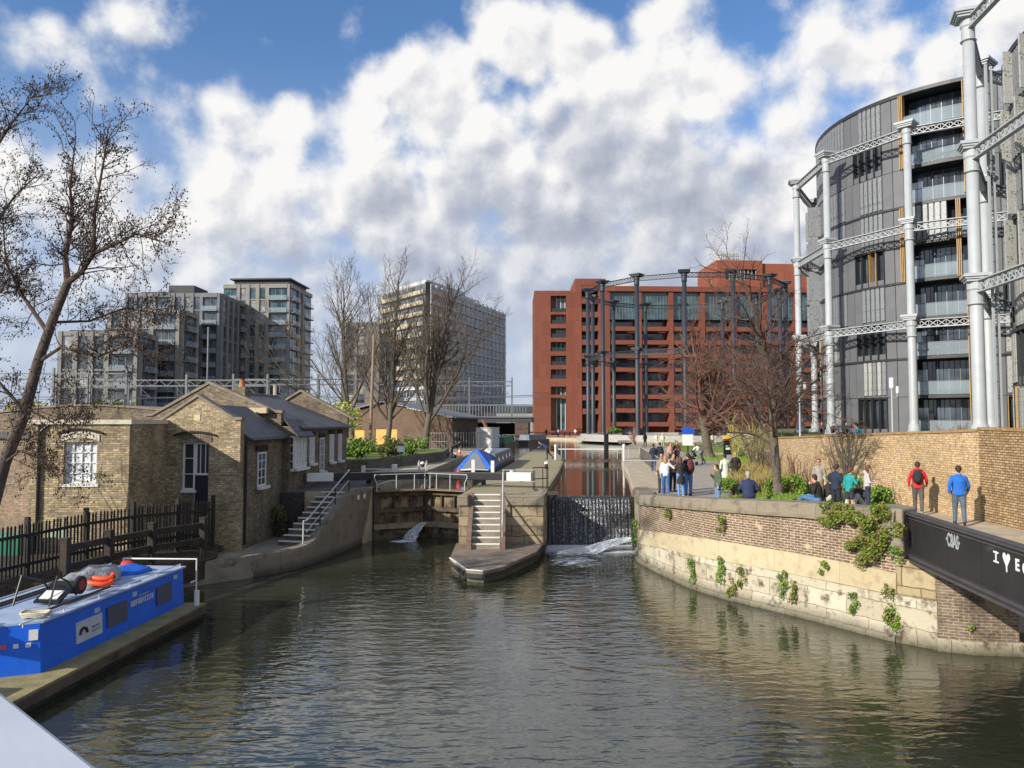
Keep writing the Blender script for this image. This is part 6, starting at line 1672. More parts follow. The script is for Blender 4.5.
# ================= trees and plants =================
M_bark = mat('dark_alder_bark', '544a42', .9, .35, 6, .8, 30)
M_barkg = mat('grey_green_bark', '5f574b', .9, .3, 5, .7, 25)
M_twig = mat('brown_twigs', '4d3d33', .9, .25, 4)
M_twigg = mat('grey_brown_twigs', '574d43', .9, .25, 4)
M_twigr = mat('reddish_twigs', '66483c', .9, .25, 4)
M_twigy = mat('yellow_green_twigs', 'a39a55', .9, .25, 4)
def leaf_mat(name, c, c2, rough=.6):
    if name in _M: return _M[name]
    m = mat(name, c, rough, .3, 4.5, col2=c2); b = m.node_tree.nodes['Principled BSDF']
    b.inputs['Subsurface Weight'].default_value = 0.0
    return m
M_cone = mat('alder_cones', '33251d', .9, .3, 9)
def grow(T, p, d, L, r, lv, P, rr, mult=1.0):
    """T: dict level->MB ; P: list of per-level dicts"""
    q = P[lv]; n = q.get('seg', 5); pts = [p.copy()]; rad = [r]; dd = d.copy()
    for i in range(n):
        dd = dd + Vector((rr.gauss(0, 1), rr.gauss(0, 1), rr.gauss(0, 1))) * q.get('wob', .12) + Vector((0, 0, q.get('up', .06)))
        dd.normalize(); pts.append(pts[-1] + dd * (L / n)); rad.append(max(.004, r * (1 - (1 - q.get('tip', .35)) * (i + 1) / n)))
    T[min(lv, 1)].tube(pts, rad, q.get('n', 6) , cap=False)
    if lv + 1 >= len(P):
        if 'ends' in T: T['ends'].append(pts[-1])
        return
    c = P[lv + 1]; k = c['num']; k = k if isinstance(k, int) else rr.randint(*k); k = int(k * mult)
    for j in range(k):
        t = c.get('t0', .25) + (1 - c.get('t0', .25)) * (j + rr.random() * .9) / k; t = min(.999, t)
        i = min(n - 1, int(t * n)); f = t * n - i; b = pts[i].lerp(pts[i + 1], f); ax = (pts[i + 1] - pts[i]).normalized()
        az = rr.uniform(0, 2 * PI) if 'phi' not in c else j * 2.4 + rr.uniform(-.4, .4); an = R_(rr.uniform(*c['ang']))
        u = ax.orthogonal().normalized(); v = ax.cross(u); s_ = (u * math.cos(az) + v * math.sin(az))
        nd = (ax * math.cos(an) + s_ * math.sin(an)).normalized()
        nl = L * c['len'] * (1 - c.get('taper', .45) * t) * (1.25 if mult > 1 else 1) * rr.uniform(.75, 1.2); nr = (rad[i] * (1 - f) + rad[i + 1] * f) * c.get('rr', .55)
        grow(T, b, nd, nl, max(c.get('rmin', .005), nr), lv + 1, P, rr)
    if q.get('lead'): grow(T, pts[-1], dd, L * q['lead'], rad[-1], lv + 1, P, rr, q.get('lm', 2.0))
def bare_tree(name, loc, H, r, P, label, seed, cat='tree', group=None, mt=None, mc=None, lean=(0, 0), trunk_h=.3):
    rr = random.Random(seed); root = empty(name, loc, 0, label, cat, group)
    T = {0: MB(), 1: MB()}
    grow(T, Vector((0, 0, -.2)), Vector((lean[0], lean[1], 1)).normalized(), H * trunk_h, r, 0, P, rr)
    T[0].lathe([(r * 1.5, -.25), (r * 1.15, .15), (r * 1.0, .5)], n=8)
    T[0].build('trunk', mt or M_bark, root, smooth=True); T[1].build('crown', mc or M_twig, root)
    return root
def leaves(g, c, r, n, size, rr, nscale=1.6, thr=-.05, squash=True):
    c = Vector(c); k = 0; tries = 0
    while k < n and tries < n * 6:
        tries += 1
        p = Vector((rr.uniform(-1, 1), rr.uniform(-1, 1), rr.uniform(-1, 1))); l = p.length
        if l > 1 or l < .35 and rr.random() < .7: continue
        w = Vector((p.x * r[0], p.y * r[1], p.z * r[2])) + c
        nz_ = mnoise.noise(w * nscale) 
        if l > .72 + .55 * nz_ or nz_ < thr - .25: continue
        a = Vector((rr.gauss(0, 1), rr.gauss(0, 1), rr.gauss(0, 1))).normalized(); b = a.orthogonal().normalized(); cc = a.cross(b)
        s_ = size * rr.uniform(.6, 1.3)
        g.add([w - b * s_, w - cc * s_ * .5, w + b * s_, w + cc * s_ * .5], [(0, 1, 2, 3)], rr.randint(0, 1)); k += 1
def bush(loc, r, n, size, label, seed, ms, name='shrub', cat='shrub', group=None, stems=True, z_off=None):
    rr = random.Random(seed); root = empty(name, loc, 0, label, cat, group); g = MB(); zc = r[2] * .8 if z_off is None else z_off
    for k in range(4):
        o_ = Vector((rr.uniform(-.45, .45) * r[0], rr.uniform(-.45, .45) * r[1], zc + rr.uniform(-.25, .3) * r[2])); s_ = rr.uniform(.55, .8)
        leaves(g, o_, (r[0] * s_, r[1] * s_, r[2] * s_), n // 4, size, rr)
    g.build('foliage', ms, root)
    if stems:
        g = MB()
        for k in range(9): 
            e = Vector((rr.uniform(-.6, .6) * r[0], rr.uniform(-.6, .6) * r[1], zc + rr.uniform(-.1, .6) * r[2])); g.tube([(0, 0, -.05), e * .5 + Vector((0, 0, .05)), e], [.03, .02, .008], 4, cap=False)
        g.build('stem', M_twig, root)
    return root
LG = [leaf_mat('leaf_bright', '5f8a24', '8fa93a'), leaf_mat('leaf_mid', '3f6420', '6f8a33')]
LD = [leaf_mat('leaf_dark', '3a5220', '5c7030'), leaf_mat('leaf_olive', '5c5a2a', '7b7a40')]
LY = [leaf_mat('leaf_yellow', 'a9a542', 'c2bb62'), leaf_mat('leaf_lime', '7f9136', '9aa54a')]
LV = [leaf_mat('ivy_green', '55761f', '7f9434'), leaf_mat('ivy_olive', '6f6a2c', '8c8440')]
# --- leaning alder at the left, with its cones
def alder():
    rr = random.Random(11); root = empty('alder_tree', (-13.5, 19, .9), 0, 'leaning dark alder with black cones on bare twigs at the left edge', 'tree')
    T = {0: MB(), 1: MB(), 'ends': []}
    def V(x, z, y=19.0): return Vector((x, y, z))
    tr = [V(-13.5, .9), V(-13.0, 3.25), V(-12.65, 4.68), V(-12.2, 5.85), V(-11.87, 7.25), V(-11.5, 8.4), V(-11.2, 9.2)]
    T[0].tube(tr, [.21, .17, .15, .135, .12, .108, .10], 10)
    limbs = [([V(-11.2, 9.2), V(-11.4, 9.9, 19.2), V(-11.3, 10.9, 19.3), V(-11.5, 11.8, 19.5), V(-11.45, 13.2, 19.6)], .085),
             ([V(-11.2, 9.2), V(-10.8, 9.45, 18.9), V(-10.45, 9.9, 18.8), V(-10.4, 10.9, 18.7), V(-10.15, 12.2, 18.6), V(-10.0, 13.0, 18.5)], .08),
             ([V(-10.45, 9.9, 18.8), V(-9.8, 10.1, 18.6), V(-9.2, 10.3, 18.4), V(-8.7, 10.15, 18.3), V(-8.25, 10.0, 18.2)], .05),
             ([V(-11.87, 7.2), V(-11.2, 7.55, 18.8), V(-10.1, 7.3, 18.5), V(-9.3, 7.55, 18.3), V(-8.6, 7.3, 18.1)], .05),
             ([V(-11.6, 8.2), V(-10.9, 8.3, 19.5), V(-10.2, 8.7, 19.9), V(-9.5, 8.6, 20.2)], .04),
             ([V(-12.3, 5.7), V(-11.8, 6.0, 18.6), V(-11.0, 5.7, 18.2), V(-10.4, 5.9, 17.9), V(-9.9, 5.6, 17.7)], .04),
             ([V(-12.65, 4.68), V(-12.0, 5.0, 18.6), V(-11.3, 4.8, 18.3), V(-10.8, 4.5, 18.1)], .035),
             ([V(-12.2, 6.0), V(-12.9, 6.9, 18.8), V(-13.6, 7.6, 18.6)], .05),
             ([V(-11.7, 8.0), V(-12.5, 8.9, 19.3), V(-13.1, 9.8, 19.5), V(-13.3, 11.0, 19.6)], .06),
             ([V(-14.8, 9.5, 20), V(-13.9, 10.5, 19.8), V(-13.0, 11.6, 19.6), V(-12.3, 12.2, 19.5)], .06),
             ([V(-15.0, 11.5, 20), V(-13.9, 12.6, 19.8), V(-13.1, 13.6, 19.6), V(-12.4, 14.3, 19.4)], .06),
             ([V(-14.8, 7.5, 20), V(-13.7, 8.3, 19.5), V(-12.8, 9.5, 19.3)], .05)]
    P = [dict(seg=5), dict(num=7, ang=(25, 65), len=.55, seg=5, wob=.24, up=.07, rr=.5, t0=.1, n=5, tip=.3),
         dict(num=6, ang=(25, 70), len=.45, seg=4, wob=.3, up=.05, rr=.55, rmin=.006, t0=.15, n=4), dict(num=5, ang=(25, 75), len=.5, seg=3, wob=.35, up=.04, rr=.5, rmin=.004, t0=.1, n=3)]
    for pts, r in limbs:
        n = len(pts); T[1].tube(pts, [r * (1 - .85 * i / (n - 1)) for i in range(n)], 7, cap=False)
        L_ = sum((pts[i + 1] - pts[i]).length for i in range(n - 1))
        for j in range(int(7 + L_ * 7.5)):
            t = .12 + .88 * rr.random(); i = min(n - 2, int(t * (n - 1))); b = pts[i].lerp(pts[i + 1], t * (n - 1) - i); ax = (pts[i + 1] - pts[i]).normalized()
            s_ = Vector((rr.gauss(0, 1), rr.gauss(0, 1), rr.gauss(0, 1))); nd = (ax * rr.uniform(.4, 1.1) + s_.normalized() * .9 + Vector((0, 0, .15))).normalized()
            grow(T, b, nd, rr.uniform(.5, 1.45), r * .3 * (1 - .5 * t), 1, [None, P[1] | dict(seg=4)] + P[2:], rr)
    ends = T.pop('ends'); g = MB()
    for e in ends:
        if rr.random() < .5:
            for k in range(rr.randint(1, 3)):
                c = e + Vector((rr.gauss(0, .05), rr.gauss(0, .05), rr.gauss(-.02, .05))); s_ = rr.uniform(.011, .024)
                g.add([c + Vector((s_, 0, 0)), c + Vector((-s_, 0, 0)), c + Vector((0, s_, 0)), c + Vector((0, -s_, 0)), c + Vector((0, 0, s_ * 1.4)), c - Vector((0, 0, s_ * 1.4))],
                      [(0, 2, 4), (2, 1, 4), (1, 3, 4), (3, 0, 4), (2, 0, 5), (1, 2, 5), (3, 1, 5), (0, 3, 5)])
    T[0].build('trunk', M_bark, root, smooth=True, world=True); T[1].build('crown', M_twig, root, world=True); g.build('cones', M_cone, root, world=True)
alder()
# undergrowth of bare saplings at the far left
PS = [dict(seg=4, wob=.1, up=.1, n=5, tip=.4), dict(num=6, ang=(15, 45), len=.6, seg=4, wob=.16, up=.12, rr=.5, rmin=.01, t0=.2, n=4), dict(num=4, ang=(20, 50), len=.5, seg=3, wob=.2, up=.1, rr=.5, rmin=.006, n=3)]
for k, (x, y, h) in enumerate(((-16.6, 21.5, 6.5), (-17.8, 23, 7.5), (-15.6, 20.4, 5.2), (-24, 31, 7.0))):
    bare_tree('sapling', (x, y, 1.2), h, .05, PS, ['leaning bare sapling second from the left edge in front of the annexe', 'tallest bare sapling at the left edge', 'shortest bare sapling beside the leaning alder trunk', 'bare sapling behind the pink outbuilding'][k], 30 + k, group='bare saplings at the left edge', mc=M_twig, trunk_h=.75)
# --- bare plane trees behind the garden
PT = [dict(seg=5, wob=.05, up=.1, n=9, tip=.75, lead=2.4), dict(num=9, ang=(14, 48), len=2.5, seg=7, wob=.09, up=.16, rr=.5, t0=.55, n=6, tip=.25, taper=.1),
      dict(num=10, ang=(18, 50), len=.40, seg=5, wob=.13, up=.16, rr=.5, rmin=.022, t0=.15, n=4), dict(num=9, ang=(20, 50), len=.5, seg=4, wob=.15, up=.12, rr=.55, rmin=.016, t0=.1, n=3), dict(num=4, ang=(20, 50), len=.55, seg=3, wob=.15, up=.1, rr=.6, rmin=.013, n=3)]
bare_tree('plane_tree', (-8.4, 74, ZU), 19.0, .36, PT, 'bare plane tree with upswept branches nearest the workshop door, rightmost of its row', 3, group='bare trees behind the garden', mt=M_barkg, mc=M_twigg, trunk_h=.27)
bare_tree('plane_tree', (-12.4, 76, ZU), 18.5, .30, PT, 'bare plane tree in the middle of the row beside the tall wooden pole', 8, group='bare trees behind the garden', mt=M_barkg, mc=M_twigg, trunk_h=.28, lean=(-.02, 0))
PW = [dict(PT[0]), dict(PT[1], ang=(25, 62), up=.10), dict(PT[2]), dict(PT[3]), dict(PT[4])]
bare_tree('plane_tree', (-16.4, 79, ZU), 17.5, .26, PW, 'bare spreading tree leftmost of the row, above the yellow willow', 15, group='bare trees behind the garden', mt=M_barkg, mc=M_twigg, trunk_h=.3, lean=(-.12, 0))
# yellow-green willow
Pw = [dict(seg=4, wob=.1, up=.1, n=6, tip=.6), dict(num=9, ang=(20, 60), len=1.3, seg=6, wob=.12, up=.06, rr=.5, rmin=.02, t0=.3, n=4), dict(num=9, ang=(15, 50), len=.45, seg=5, wob=.15, up=-.02, rr=.5, rmin=.012, t0=.1, n=3), dict(num=6, ang=(15, 50), len=.5, seg=4, wob=.15, up=-.05, rr=.5, rmin=.01, t0=.1, n=3)]
o = bare_tree('willow', (-15.9, 64, ZU), 7.6, .16, Pw, 'small yellow green willow just coming into leaf behind the cottage roof', 21, mt=M_barkg, mc=M_twigy, trunk_h=.32)
rr = random.Random(4); g = MB()
for k in range(6): leaves(g, (rr.uniform(-2.6, 2.2), rr.uniform(-1.6, 1.6), 4.4 + rr.uniform(-1.4, 1.4)), (1.9, 1.6, 1.6), 800, .11, rr)
g.build('foliage', LY, o)
g = MB(); g.tube([(-12.15, 65, ZU), (-11.85, 65, 13.2)], [.17, .11], 8); o = g.build('wooden_pole', mat('pole_wood', '8a7763', .85, .2, 3), label='tall plain wooden pole rising from the garden shrubs', cat='pole')
# --- towpath trees at the right
PR = [dict(seg=6, wob=.05, up=.05, n=9, tip=.8, lead=1.7), dict(num=12, ang=(34, 84), len=2.3, seg=7, wob=.15, up=.03, rr=.5, t0=.45, n=6, tip=.25, taper=.2),
      dict(num=8, ang=(25, 60), len=.5, seg=5, wob=.2, up=.0, rr=.55, rmin=.02, t0=.12, n=4), dict(num=8, ang=(20, 60), len=.5, seg=4, wob=.2, up=-.02, rr=.55, rmin=.013, t0=.1, n=3), dict(num=4, ang=(20, 60), len=.5, seg=3, wob=.2, up=-.03, rr=.6, rmin=.010, n=3)]
bare_tree('tree', (16.6, 64, ZU), 17.5, .40, PR, 'wide bare tree with reddish twigs beside the blue and white sign', 44, mt=M_barkg, mc=M_twigr, trunk_h=.24, lean=(-.1, 0), group='bare trees along the towpath')
bare_tree('tree', (22.5, 70, ZU), 17.0, .34, PR, 'bare reddish tree in front of the empty dark gasholder, between the two towpath trees', 52, mt=M_barkg, mc=M_twigr, trunk_h=.24, group='bare trees along the towpath')
PB = [dict(seg=6, wob=.03, up=.1, n=10, tip=.8, lead=1.28), dict(num=15, ang=(32, 76), len=1.12, seg=7, wob=.13, up=.08, rr=.42, t0=.5, n=6, tip=.25, taper=.35),
      dict(num=8, ang=(25, 60), len=.5, seg=5, wob=.2, up=.02, rr=.5, rmin=.010, t0=.12, n=4), dict(num=8, ang=(20, 60), len=.55, seg=4, wob=.22, up=-.01, rr=.5, rmin=.008, t0=.1, n=3), dict(num=4, ang=(20, 60), len=.5, seg=3, wob=.2, up=0, rr=.6, rmin=.0045, n=3)]
bare_tree('tree', (9.85, 28.3, 2.95), 9.9, .17, PB, 'slender bare tree standing on the grass just behind the stone coping', 61, mt=M_barkg, mc=mat('warm_twigs', '54433a', .9, .25, 4), trunk_h=.40, group='bare trees along the towpath')
bare_tree('small_tree', (11.35, 25.6, 2.9), 3.4, .045, [dict(seg=4, wob=.06, up=.1, n=6, tip=.7, lead=1.0), dict(num=6, ang=(18, 45), len=1.2, seg=5, wob=.12, up=.1, rr=.6, rmin=.014, t0=.05, n=5), dict(num=4, ang=(20, 50), len=.4, seg=4, wob=.15, up=.1, rr=.5, rmin=.007, n=3)], 'tiny multi stemmed bare tree behind the people sitting near the bridge', 71, mc=M_twigg, trunk_h=.45)
PK = [dict(seg=3, wob=.1, up=.1, n=5, tip=.7), dict(num=9, ang=(15, 60), len=1.5, seg=5, wob=.15, up=.08, rr=.5, rmin=.03, t0=.2, n=4), dict(num=8, ang=(20, 60), len=.45, seg=4, wob=.2, up=.02, rr=.5, rmin=.02, t0=.1, n=3), dict(num=5, ang=(20, 60), len=.5, seg=3, wob=.2, up=.02, rr=.5, rmin=.018, t0=.1, n=3)]
bare_tree('blossom_tree', (16.8, 104, ZU), 4.6, .14, PK, 'small pinkish budding tree on the lawn below the dark gasholder', 81, mc=mat('pink_twigs', '9a7269', .9, .2, 4), trunk_h=.3)
# whippy bare shrubs between path and wall
PH = [dict(seg=3, wob=.12, up=.1, n=4, tip=.8), dict(num=10, ang=(5, 32), len=2.3, seg=6, wob=.08, up=.10, rr=.5, rmin=.014, t0=.0, n=4), dict(num=6, ang=(12, 40), len=.4, seg=4, wob=.12, up=.1, rr=.5, rmin=.009, t0=.15, n=3), dict(num=3, ang=(12, 40), len=.5, seg=3, wob=.12, up=.1, rr=.5, rmin=.008, t0=.15, n=3)]
hs = [(15.2, 47.5, 4.6, M_twigy), (14.3, 45.5, 4.2, M_twigg), (16.0, 50.5, 5.2, M_twigy), (13.5, 41.5, 3.2, M_twigg), (13.2, 38.5, 2.9, M_twigr), (17.6, 53.5, 5.0, M_twigg), (13.4, 35.6, 2.6, M_twigr), (14.6, 50, 4.8, M_twigy)]
hl = ['pale whippy bare shrub beside the yellow topped totem', 'grey stemmed bare shrub right of the totem', 'tallest pale bare shrub behind the totem', 'low grey bare shrub at the foot of the tan wall behind the slender tree', 'reddish bare shrub against the tan wall just right of the slender tree', 'grey bare shrub farthest along the tan wall', 'lowest reddish bare shrub against the tan wall', 'pale bare shrub left of the totem']
for k, (x, y, h, m) in enumerate(hs): bare_tree('bare_shrub', (x, y, ZU), h, .05, PH, hl[k], 90 + k, cat='shrub', group='whippy bare shrubs below the tan wall', mc=m, trunk_h=.28)
# twiggy bushes along the top of the wall
tb = [(16.2, 27.6, 1.5), (16.6, 29.2, 1.4), (16.0, 26.3, 1.2), (15.9, 22.9, 1.6), (16.9, 31.5, 1.1)]
tl = ['reddish twiggy bush on top of the tan wall below the bronze fins', 'second reddish twiggy bush on top of the tan wall, farther back', 'low reddish twiggy bush on the wall nearest the tall column', 'olive twiggy bush on top of the wall at the right edge', 'lowest twiggy bush on the wall near the pale lamp']
for k, (x, y, h) in enumerate(tb):
    bare_tree('twiggy_bush', (x, y, 4.6), h, .03, [PH[0], dict(PH[1], num=16, ang=(5, 65), rmin=.008), dict(PH[2], num=9, rmin=.005), dict(PH[3], num=5, rmin=.004)], tl[k], 110 + k, cat='shrub', group='twiggy bushes on the tan wall', mc=M_twigr if k != 3 else M_twigg, trunk_h=.3)
rr = random.Random(77); g = MB()
for k in range(14): leaves(g, (15.2 + rr.uniform(0, .5) + (k > 9) * .0, 22.2 + k * .42, 4.72), (.45, .35, .22), 110, .05, rr)
g.build('wall_top_plants', LY, label='low yellow green plants along the top of the tan wall', cat='ground cover', kind='stuff')
# leafy bushes
GB = 'leafy green bushes by the towpath'
for k, (x, y, z, r, n, lb) in enumerate(((10.9, 30.6, 2.6, (1.0, .8, .62), 1900, 'leafy green bush behind the slender tree trunk'), (12.3, 30.2, 2.6, (1.2, .8, .7), 2300, 'leafy green bush left of the standing man in beige'), (12.9, 28.6, 2.6, (.8, .8, .75), 1500, 'leafy green bush against the tan wall behind the sitting group'),
        (9.35, 32.3, 2.6, (.7, .7, .55), 1100, 'leafy green bush left of the slender tree, by the dry grass'), (11.85, 24.6, 2.75, (.62, .55, .55), 1600, 'bright leafy bush at the end of the stone coping by the bridge'), (12.9, 26.1, 2.6, (.6, .6, .5), 1000, 'small leafy bush between the grey hooded woman and the man in red'))):
    bush((x, y, z), r, n, .055, lb, 200 + k, LG, group=GB)
# dry tall grass and blades, uncountable
g = MB(); rr = random.Random(9)
def blades(g, cx, cy, rx, ry, z, n, h, lean=.35):
    for k in range(n):
        a, q = rr.uniform(0, 2 * PI), math.sqrt(rr.random()); x, y = cx + q * rx * math.cos(a), cy + q * ry * math.sin(a)
        hh = h * rr.uniform(.5, 1.15); dx, dy = rr.gauss(0, lean) * hh, rr.gauss(0, lean) * hh; w = .012 + hh * .008; an = rr.uniform(0, PI); ux, uy = w * math.cos(an), w * math.sin(an)
        g.add([(x - ux, y - uy, z), (x + ux, y + uy, z), (x + dx * .4 + ux * .7, y + dy * .4 + uy * .7, z + hh * .6), (x + dx, y + dy, z + hh), (x + dx * .4 - ux * .7, y + dy * .4 - uy * .7, z + hh * .6)], [(0, 1, 2, 3, 4)])
blades(g, 11.6, 36.5, 1.6, 3.4, ZU, 2600, .85); blades(g, 12.7, 41.5, 1.2, 3.0, ZU, 1500, .9); blades(g, 10.6, 33.4, .8, 1.3, ZU, 900, .8)
g.build('dry_grass', mat('straw', 'b0935f', .9, .25, 3, col2='8e8a4c'), kind='stuff', label='tall dry straw coloured grass on the verge below the tan wall', cat='grass')
g = MB()
blades(g, 10.6, 29.0, 2.6, 2.4, 2.66, 5200, .16, .5); blades(g, 9.7, 25.9, .9, 1.6, 3.02, 2600, .15, .5); blades(g, 10.6, 24.2, .9, 1.2, 3.03, 2200, .15, .5); blades(g, 12.5, 36, 1.2, 4, ZU + .05, 1500, .25, .4); blades(g, 17.5, 62, 2.2, 6, ZU + .05, 1800, .25, .4)
g.build('grass', LG[0], kind='stuff', label='short bright green grass behind the stone coping', cat='grass')
# ivy and tufts hanging on the canal wall
def wall_pt(x_target, z, out=.1):
    best = min(range(len(Ws)), key=lambda i: abs(Ws[i][0] - x_target)); nn_ = inward(best, Ws); return Vector((Ws[best][0], Ws[best][1], z)) - nn_ * out
def hang(xt, z0, r, n, label, seed, ms=None, name='wall_plant', size=.045):
    rr2 = random.Random(seed); p = wall_pt(xt, z0, .05); i = min(range(len(Ws)), key=lambda i: abs(Ws[i][0] - xt)); an = math.atan2(Ws[min(i + 1, len(Ws) - 1)][1] - Ws[i - 1][1], Ws[min(i + 1, len(Ws) - 1)][0] - Ws[i - 1][0])
    root = empty(name, p, an, label, 'plant', 'plants growing on the canal wall'); g = MB()
    for k in range(10):
        dz = rr2.uniform(-.75, .6); leaves(g, (rr2.uniform(-.7, .7) * r[0] * (1 - .35 * abs(dz)), -.02, dz * r[2]), (r[0] * .45, r[1] * .8, r[2] * .38), n // 8, size * .85, rr2, 4.0, -.3)
    g.build('foliage', ms or LV, root)
    return root
hang(8.95, 3.2, (1.15, .32, .42), 3000, 'wide olive green plant spilling over the coping below the sitting people', 301, name='hanging_plant')
hang(9.75, 2.85, (.75, .36, .85), 3200, 'thick hanging ivy mass on the wall beside the bridge end', 302, name='hanging_plant')
hang(9.55, 2.2, (.55, .28, .5), 1300, 'lower trailing end of the hanging ivy mass beside the bridge', 306, name='hanging_plant')
hang(10.0, 2.3, (.3, .2, .25), 350, 'short tuft of ivy on the sandstone corner under the bridge end', 303, LG)
hang(5.32, 1.1, (.2, .25, .75), 600, 'mossy green plant on the wall corner beside the weir', 304, LG)
tx = [(6.9, .95, .5), (7.35, .8, .4), (8.05, .9, .5), (8.3, .75, .35), (6.2, .55, .6), (7.1, .45, .35), (9.3, .8, .3), (9.85, .95, .6), (10.05, .6, .3), (5.8, 2.4, .2), (8.9, 1.6, .2), (6.75, 2.45, .3)]
tl = ['third', 'fourth', 'fifth', 'sixth', 'first', 'second', 'seventh', 'eighth', 'ninth']
desc = ['narrow green tuft at mid height of the pale stone, below the sitting navy man', 'small green tuft right of the narrow one on the pale stone', 'tall dark tuft near the middle of the pale stone', 'small tuft just right of the tall dark tuft', 'green tuft on the pale stone nearest the weir', 'low tuft near the waterline in the left half of the wall', 'small tuft in the right part of the pale stone, below the wide hanging plant', 'long trailing plant on the stone corner next to the brick pier', 'low round tuft at the foot of the stone corner', 'little brown tuft in the brickwork nearest the weir', 'little tuft on the sandstone band below the hanging ivy', 'little tuft under the coping below the group of people']
for k, (x, z, h) in enumerate(tx): hang(x, z, (.19, .17, h * 1.15), 190 + int(h * 260), desc[k], 320 + k, LV if k % 2 else LG)
g = MB(); rr = random.Random(5); leaves(g, (11.25, 18.95, .75), (.18, .12, .3), 260, .045, rr); leaves(g, (11.15, 18.95, .95), (.22, .12, .12), 120, .05, rr)
o = g.build('wall_plant', LG, label='green buddleia sprig on the brick pier under the bridge', cat='plant')
# garden on the left bank
gd = empty('garden_planter', (-14, 50, ZU), 0, 'low stone planter wall around the green garden on the left bank', 'planter')
pw = [(-13.2, 47.5), (-9.2, 47.8), (-8.2, 52.5), (-5.6, 60.5), (-5.9, 70)]
g = MB()
for a, b in zip(pw, pw[1:]): g.beam((a[0], a[1], ZU + .35), (b[0], b[1], ZU + .35), .3, .78)
g.build('planter_wall', mat_brick('planter_stone', '77705f', '645d4e', '4d483d', .6, .25, .02), gd, world=True)
g = MB(); g.prism([(-30, 47.7), (-9.3, 47.9), (-8.3, 52.5), (-5.8, 60.5), (-6.2, 74), (-30, 74)], ZU - .05, ZU + .5); struct('garden_lawn', g, M_grass)
for k, (x, y, r, n, lb, ms) in enumerate(((-10.0, 50.5, (1.5, 1.0, .9), 1500, 'low mixed green shrub at the front of the garden, nearest the lock', LG), (-12.6, 52, (1.2, 1.2, 1.9), 1900, 'tallest bright green shrub in the garden below the wooden pole', [LG[0], LY[1]]), (-8.7, 55, (1.4, 1.2, .95), 1500, 'dark green shrub behind the small notice in the garden', LD),
        (-7.6, 58.5, (1.3, 1.2, .9), 1300, 'green shrub at the right end of the garden', LG), (-11.0, 56, (1.4, 1.3, 1.1), 1500, 'olive shrub in the middle of the garden', [LD[1], LG[1]]), (-13.6, 49.5, (1.2, .8, .9), 1200, 'green shrub at the cottage end of the garden', LG), (-15.0, 56, (1.8, 1.4, 1.8), 1900, 'broad yellow green shrub behind the cottage gable', LY), (-9.9, 62, (1.6, 1.4, 1.0), 1300, 'dark shrub in front of the boarded opening', LD))):
    bush((x, y, ZU + .45), r, n, .10, lb, 400 + k, ms, group='shrubs in the garden')
# scrub in the shade beside the steps, brambles on the bank
bush((-10.0, 33.0, .8), (.55, .6, .9), 700, .06, 'shaded straggly shrub in the corner beside the quay steps', 450, LD)
bush((-12.9, 24.4, 1.0), (.5, .5, .35), 450, .05, 'brown bramble patch on the bank behind the boat', 451, [leaf_mat('dead_leaf', '6e5a3c', '8a744c'), LD[1]])
bush((-16.3, 20.6, 1.1), (.6, .6, 1.0), 500, .06, 'yellow green bush at the left edge behind the picket fence', 452, LY)
g = MB(); rr = random.Random(12)
for k in range(26): leaves(g, (rr.uniform(-15, -12.7), rr.uniform(17, 26), 1.0 + rr.uniform(-.2, .2)), (.5, .5, .16), 60, .045, rr)
g.build('leaf_litter', [leaf_mat('dead_leaf', '6e5a3c', '8a744c'), leaf_mat('dead_leaf_dark', '3f3223', '5a4630')], kind='stuff', label='dead leaves and scrub scattered over the dark bank', cat='leaf litter')
# far scrub along the railway
for k, (x, y, r, ms) in enumerate(((-60, 112, (5, 2, 2.6), LD), (-44, 110, (5, 2, 2.2), [LY[0], LD[1]]), (-33, 108, (4, 2, 2.4), LD), (-72, 114, (5, 2, 3), [LY[0], LD[1]]))):
    bush((x, y, 5.2), r, 900, .28, ['dark scrub behind the cottage roofs, second from left', 'yellowish scrub above the cottage roofs', 'dark scrub right of the cottage gable', 'yellowish scrub behind the leaning alder, leftmost'][k], 470 + k, ms, group='scrub along the railway', stems=False)
o = empty('railway_embankment', (-60, 110, 2), 0, 'long dark brick retaining wall behind the cottages', 'wall'); g = MB(); g.box(-80, 28, 0, 2, 0, 3.6); g.build('wall', mat_brick('viaduct_brick', '6c584a', '5a483d', '4d443b'), o)
g = MB(); g.box(-140, -32, 112, 149, 1, 5.5); struct('railway_terrace', g, M_earth)
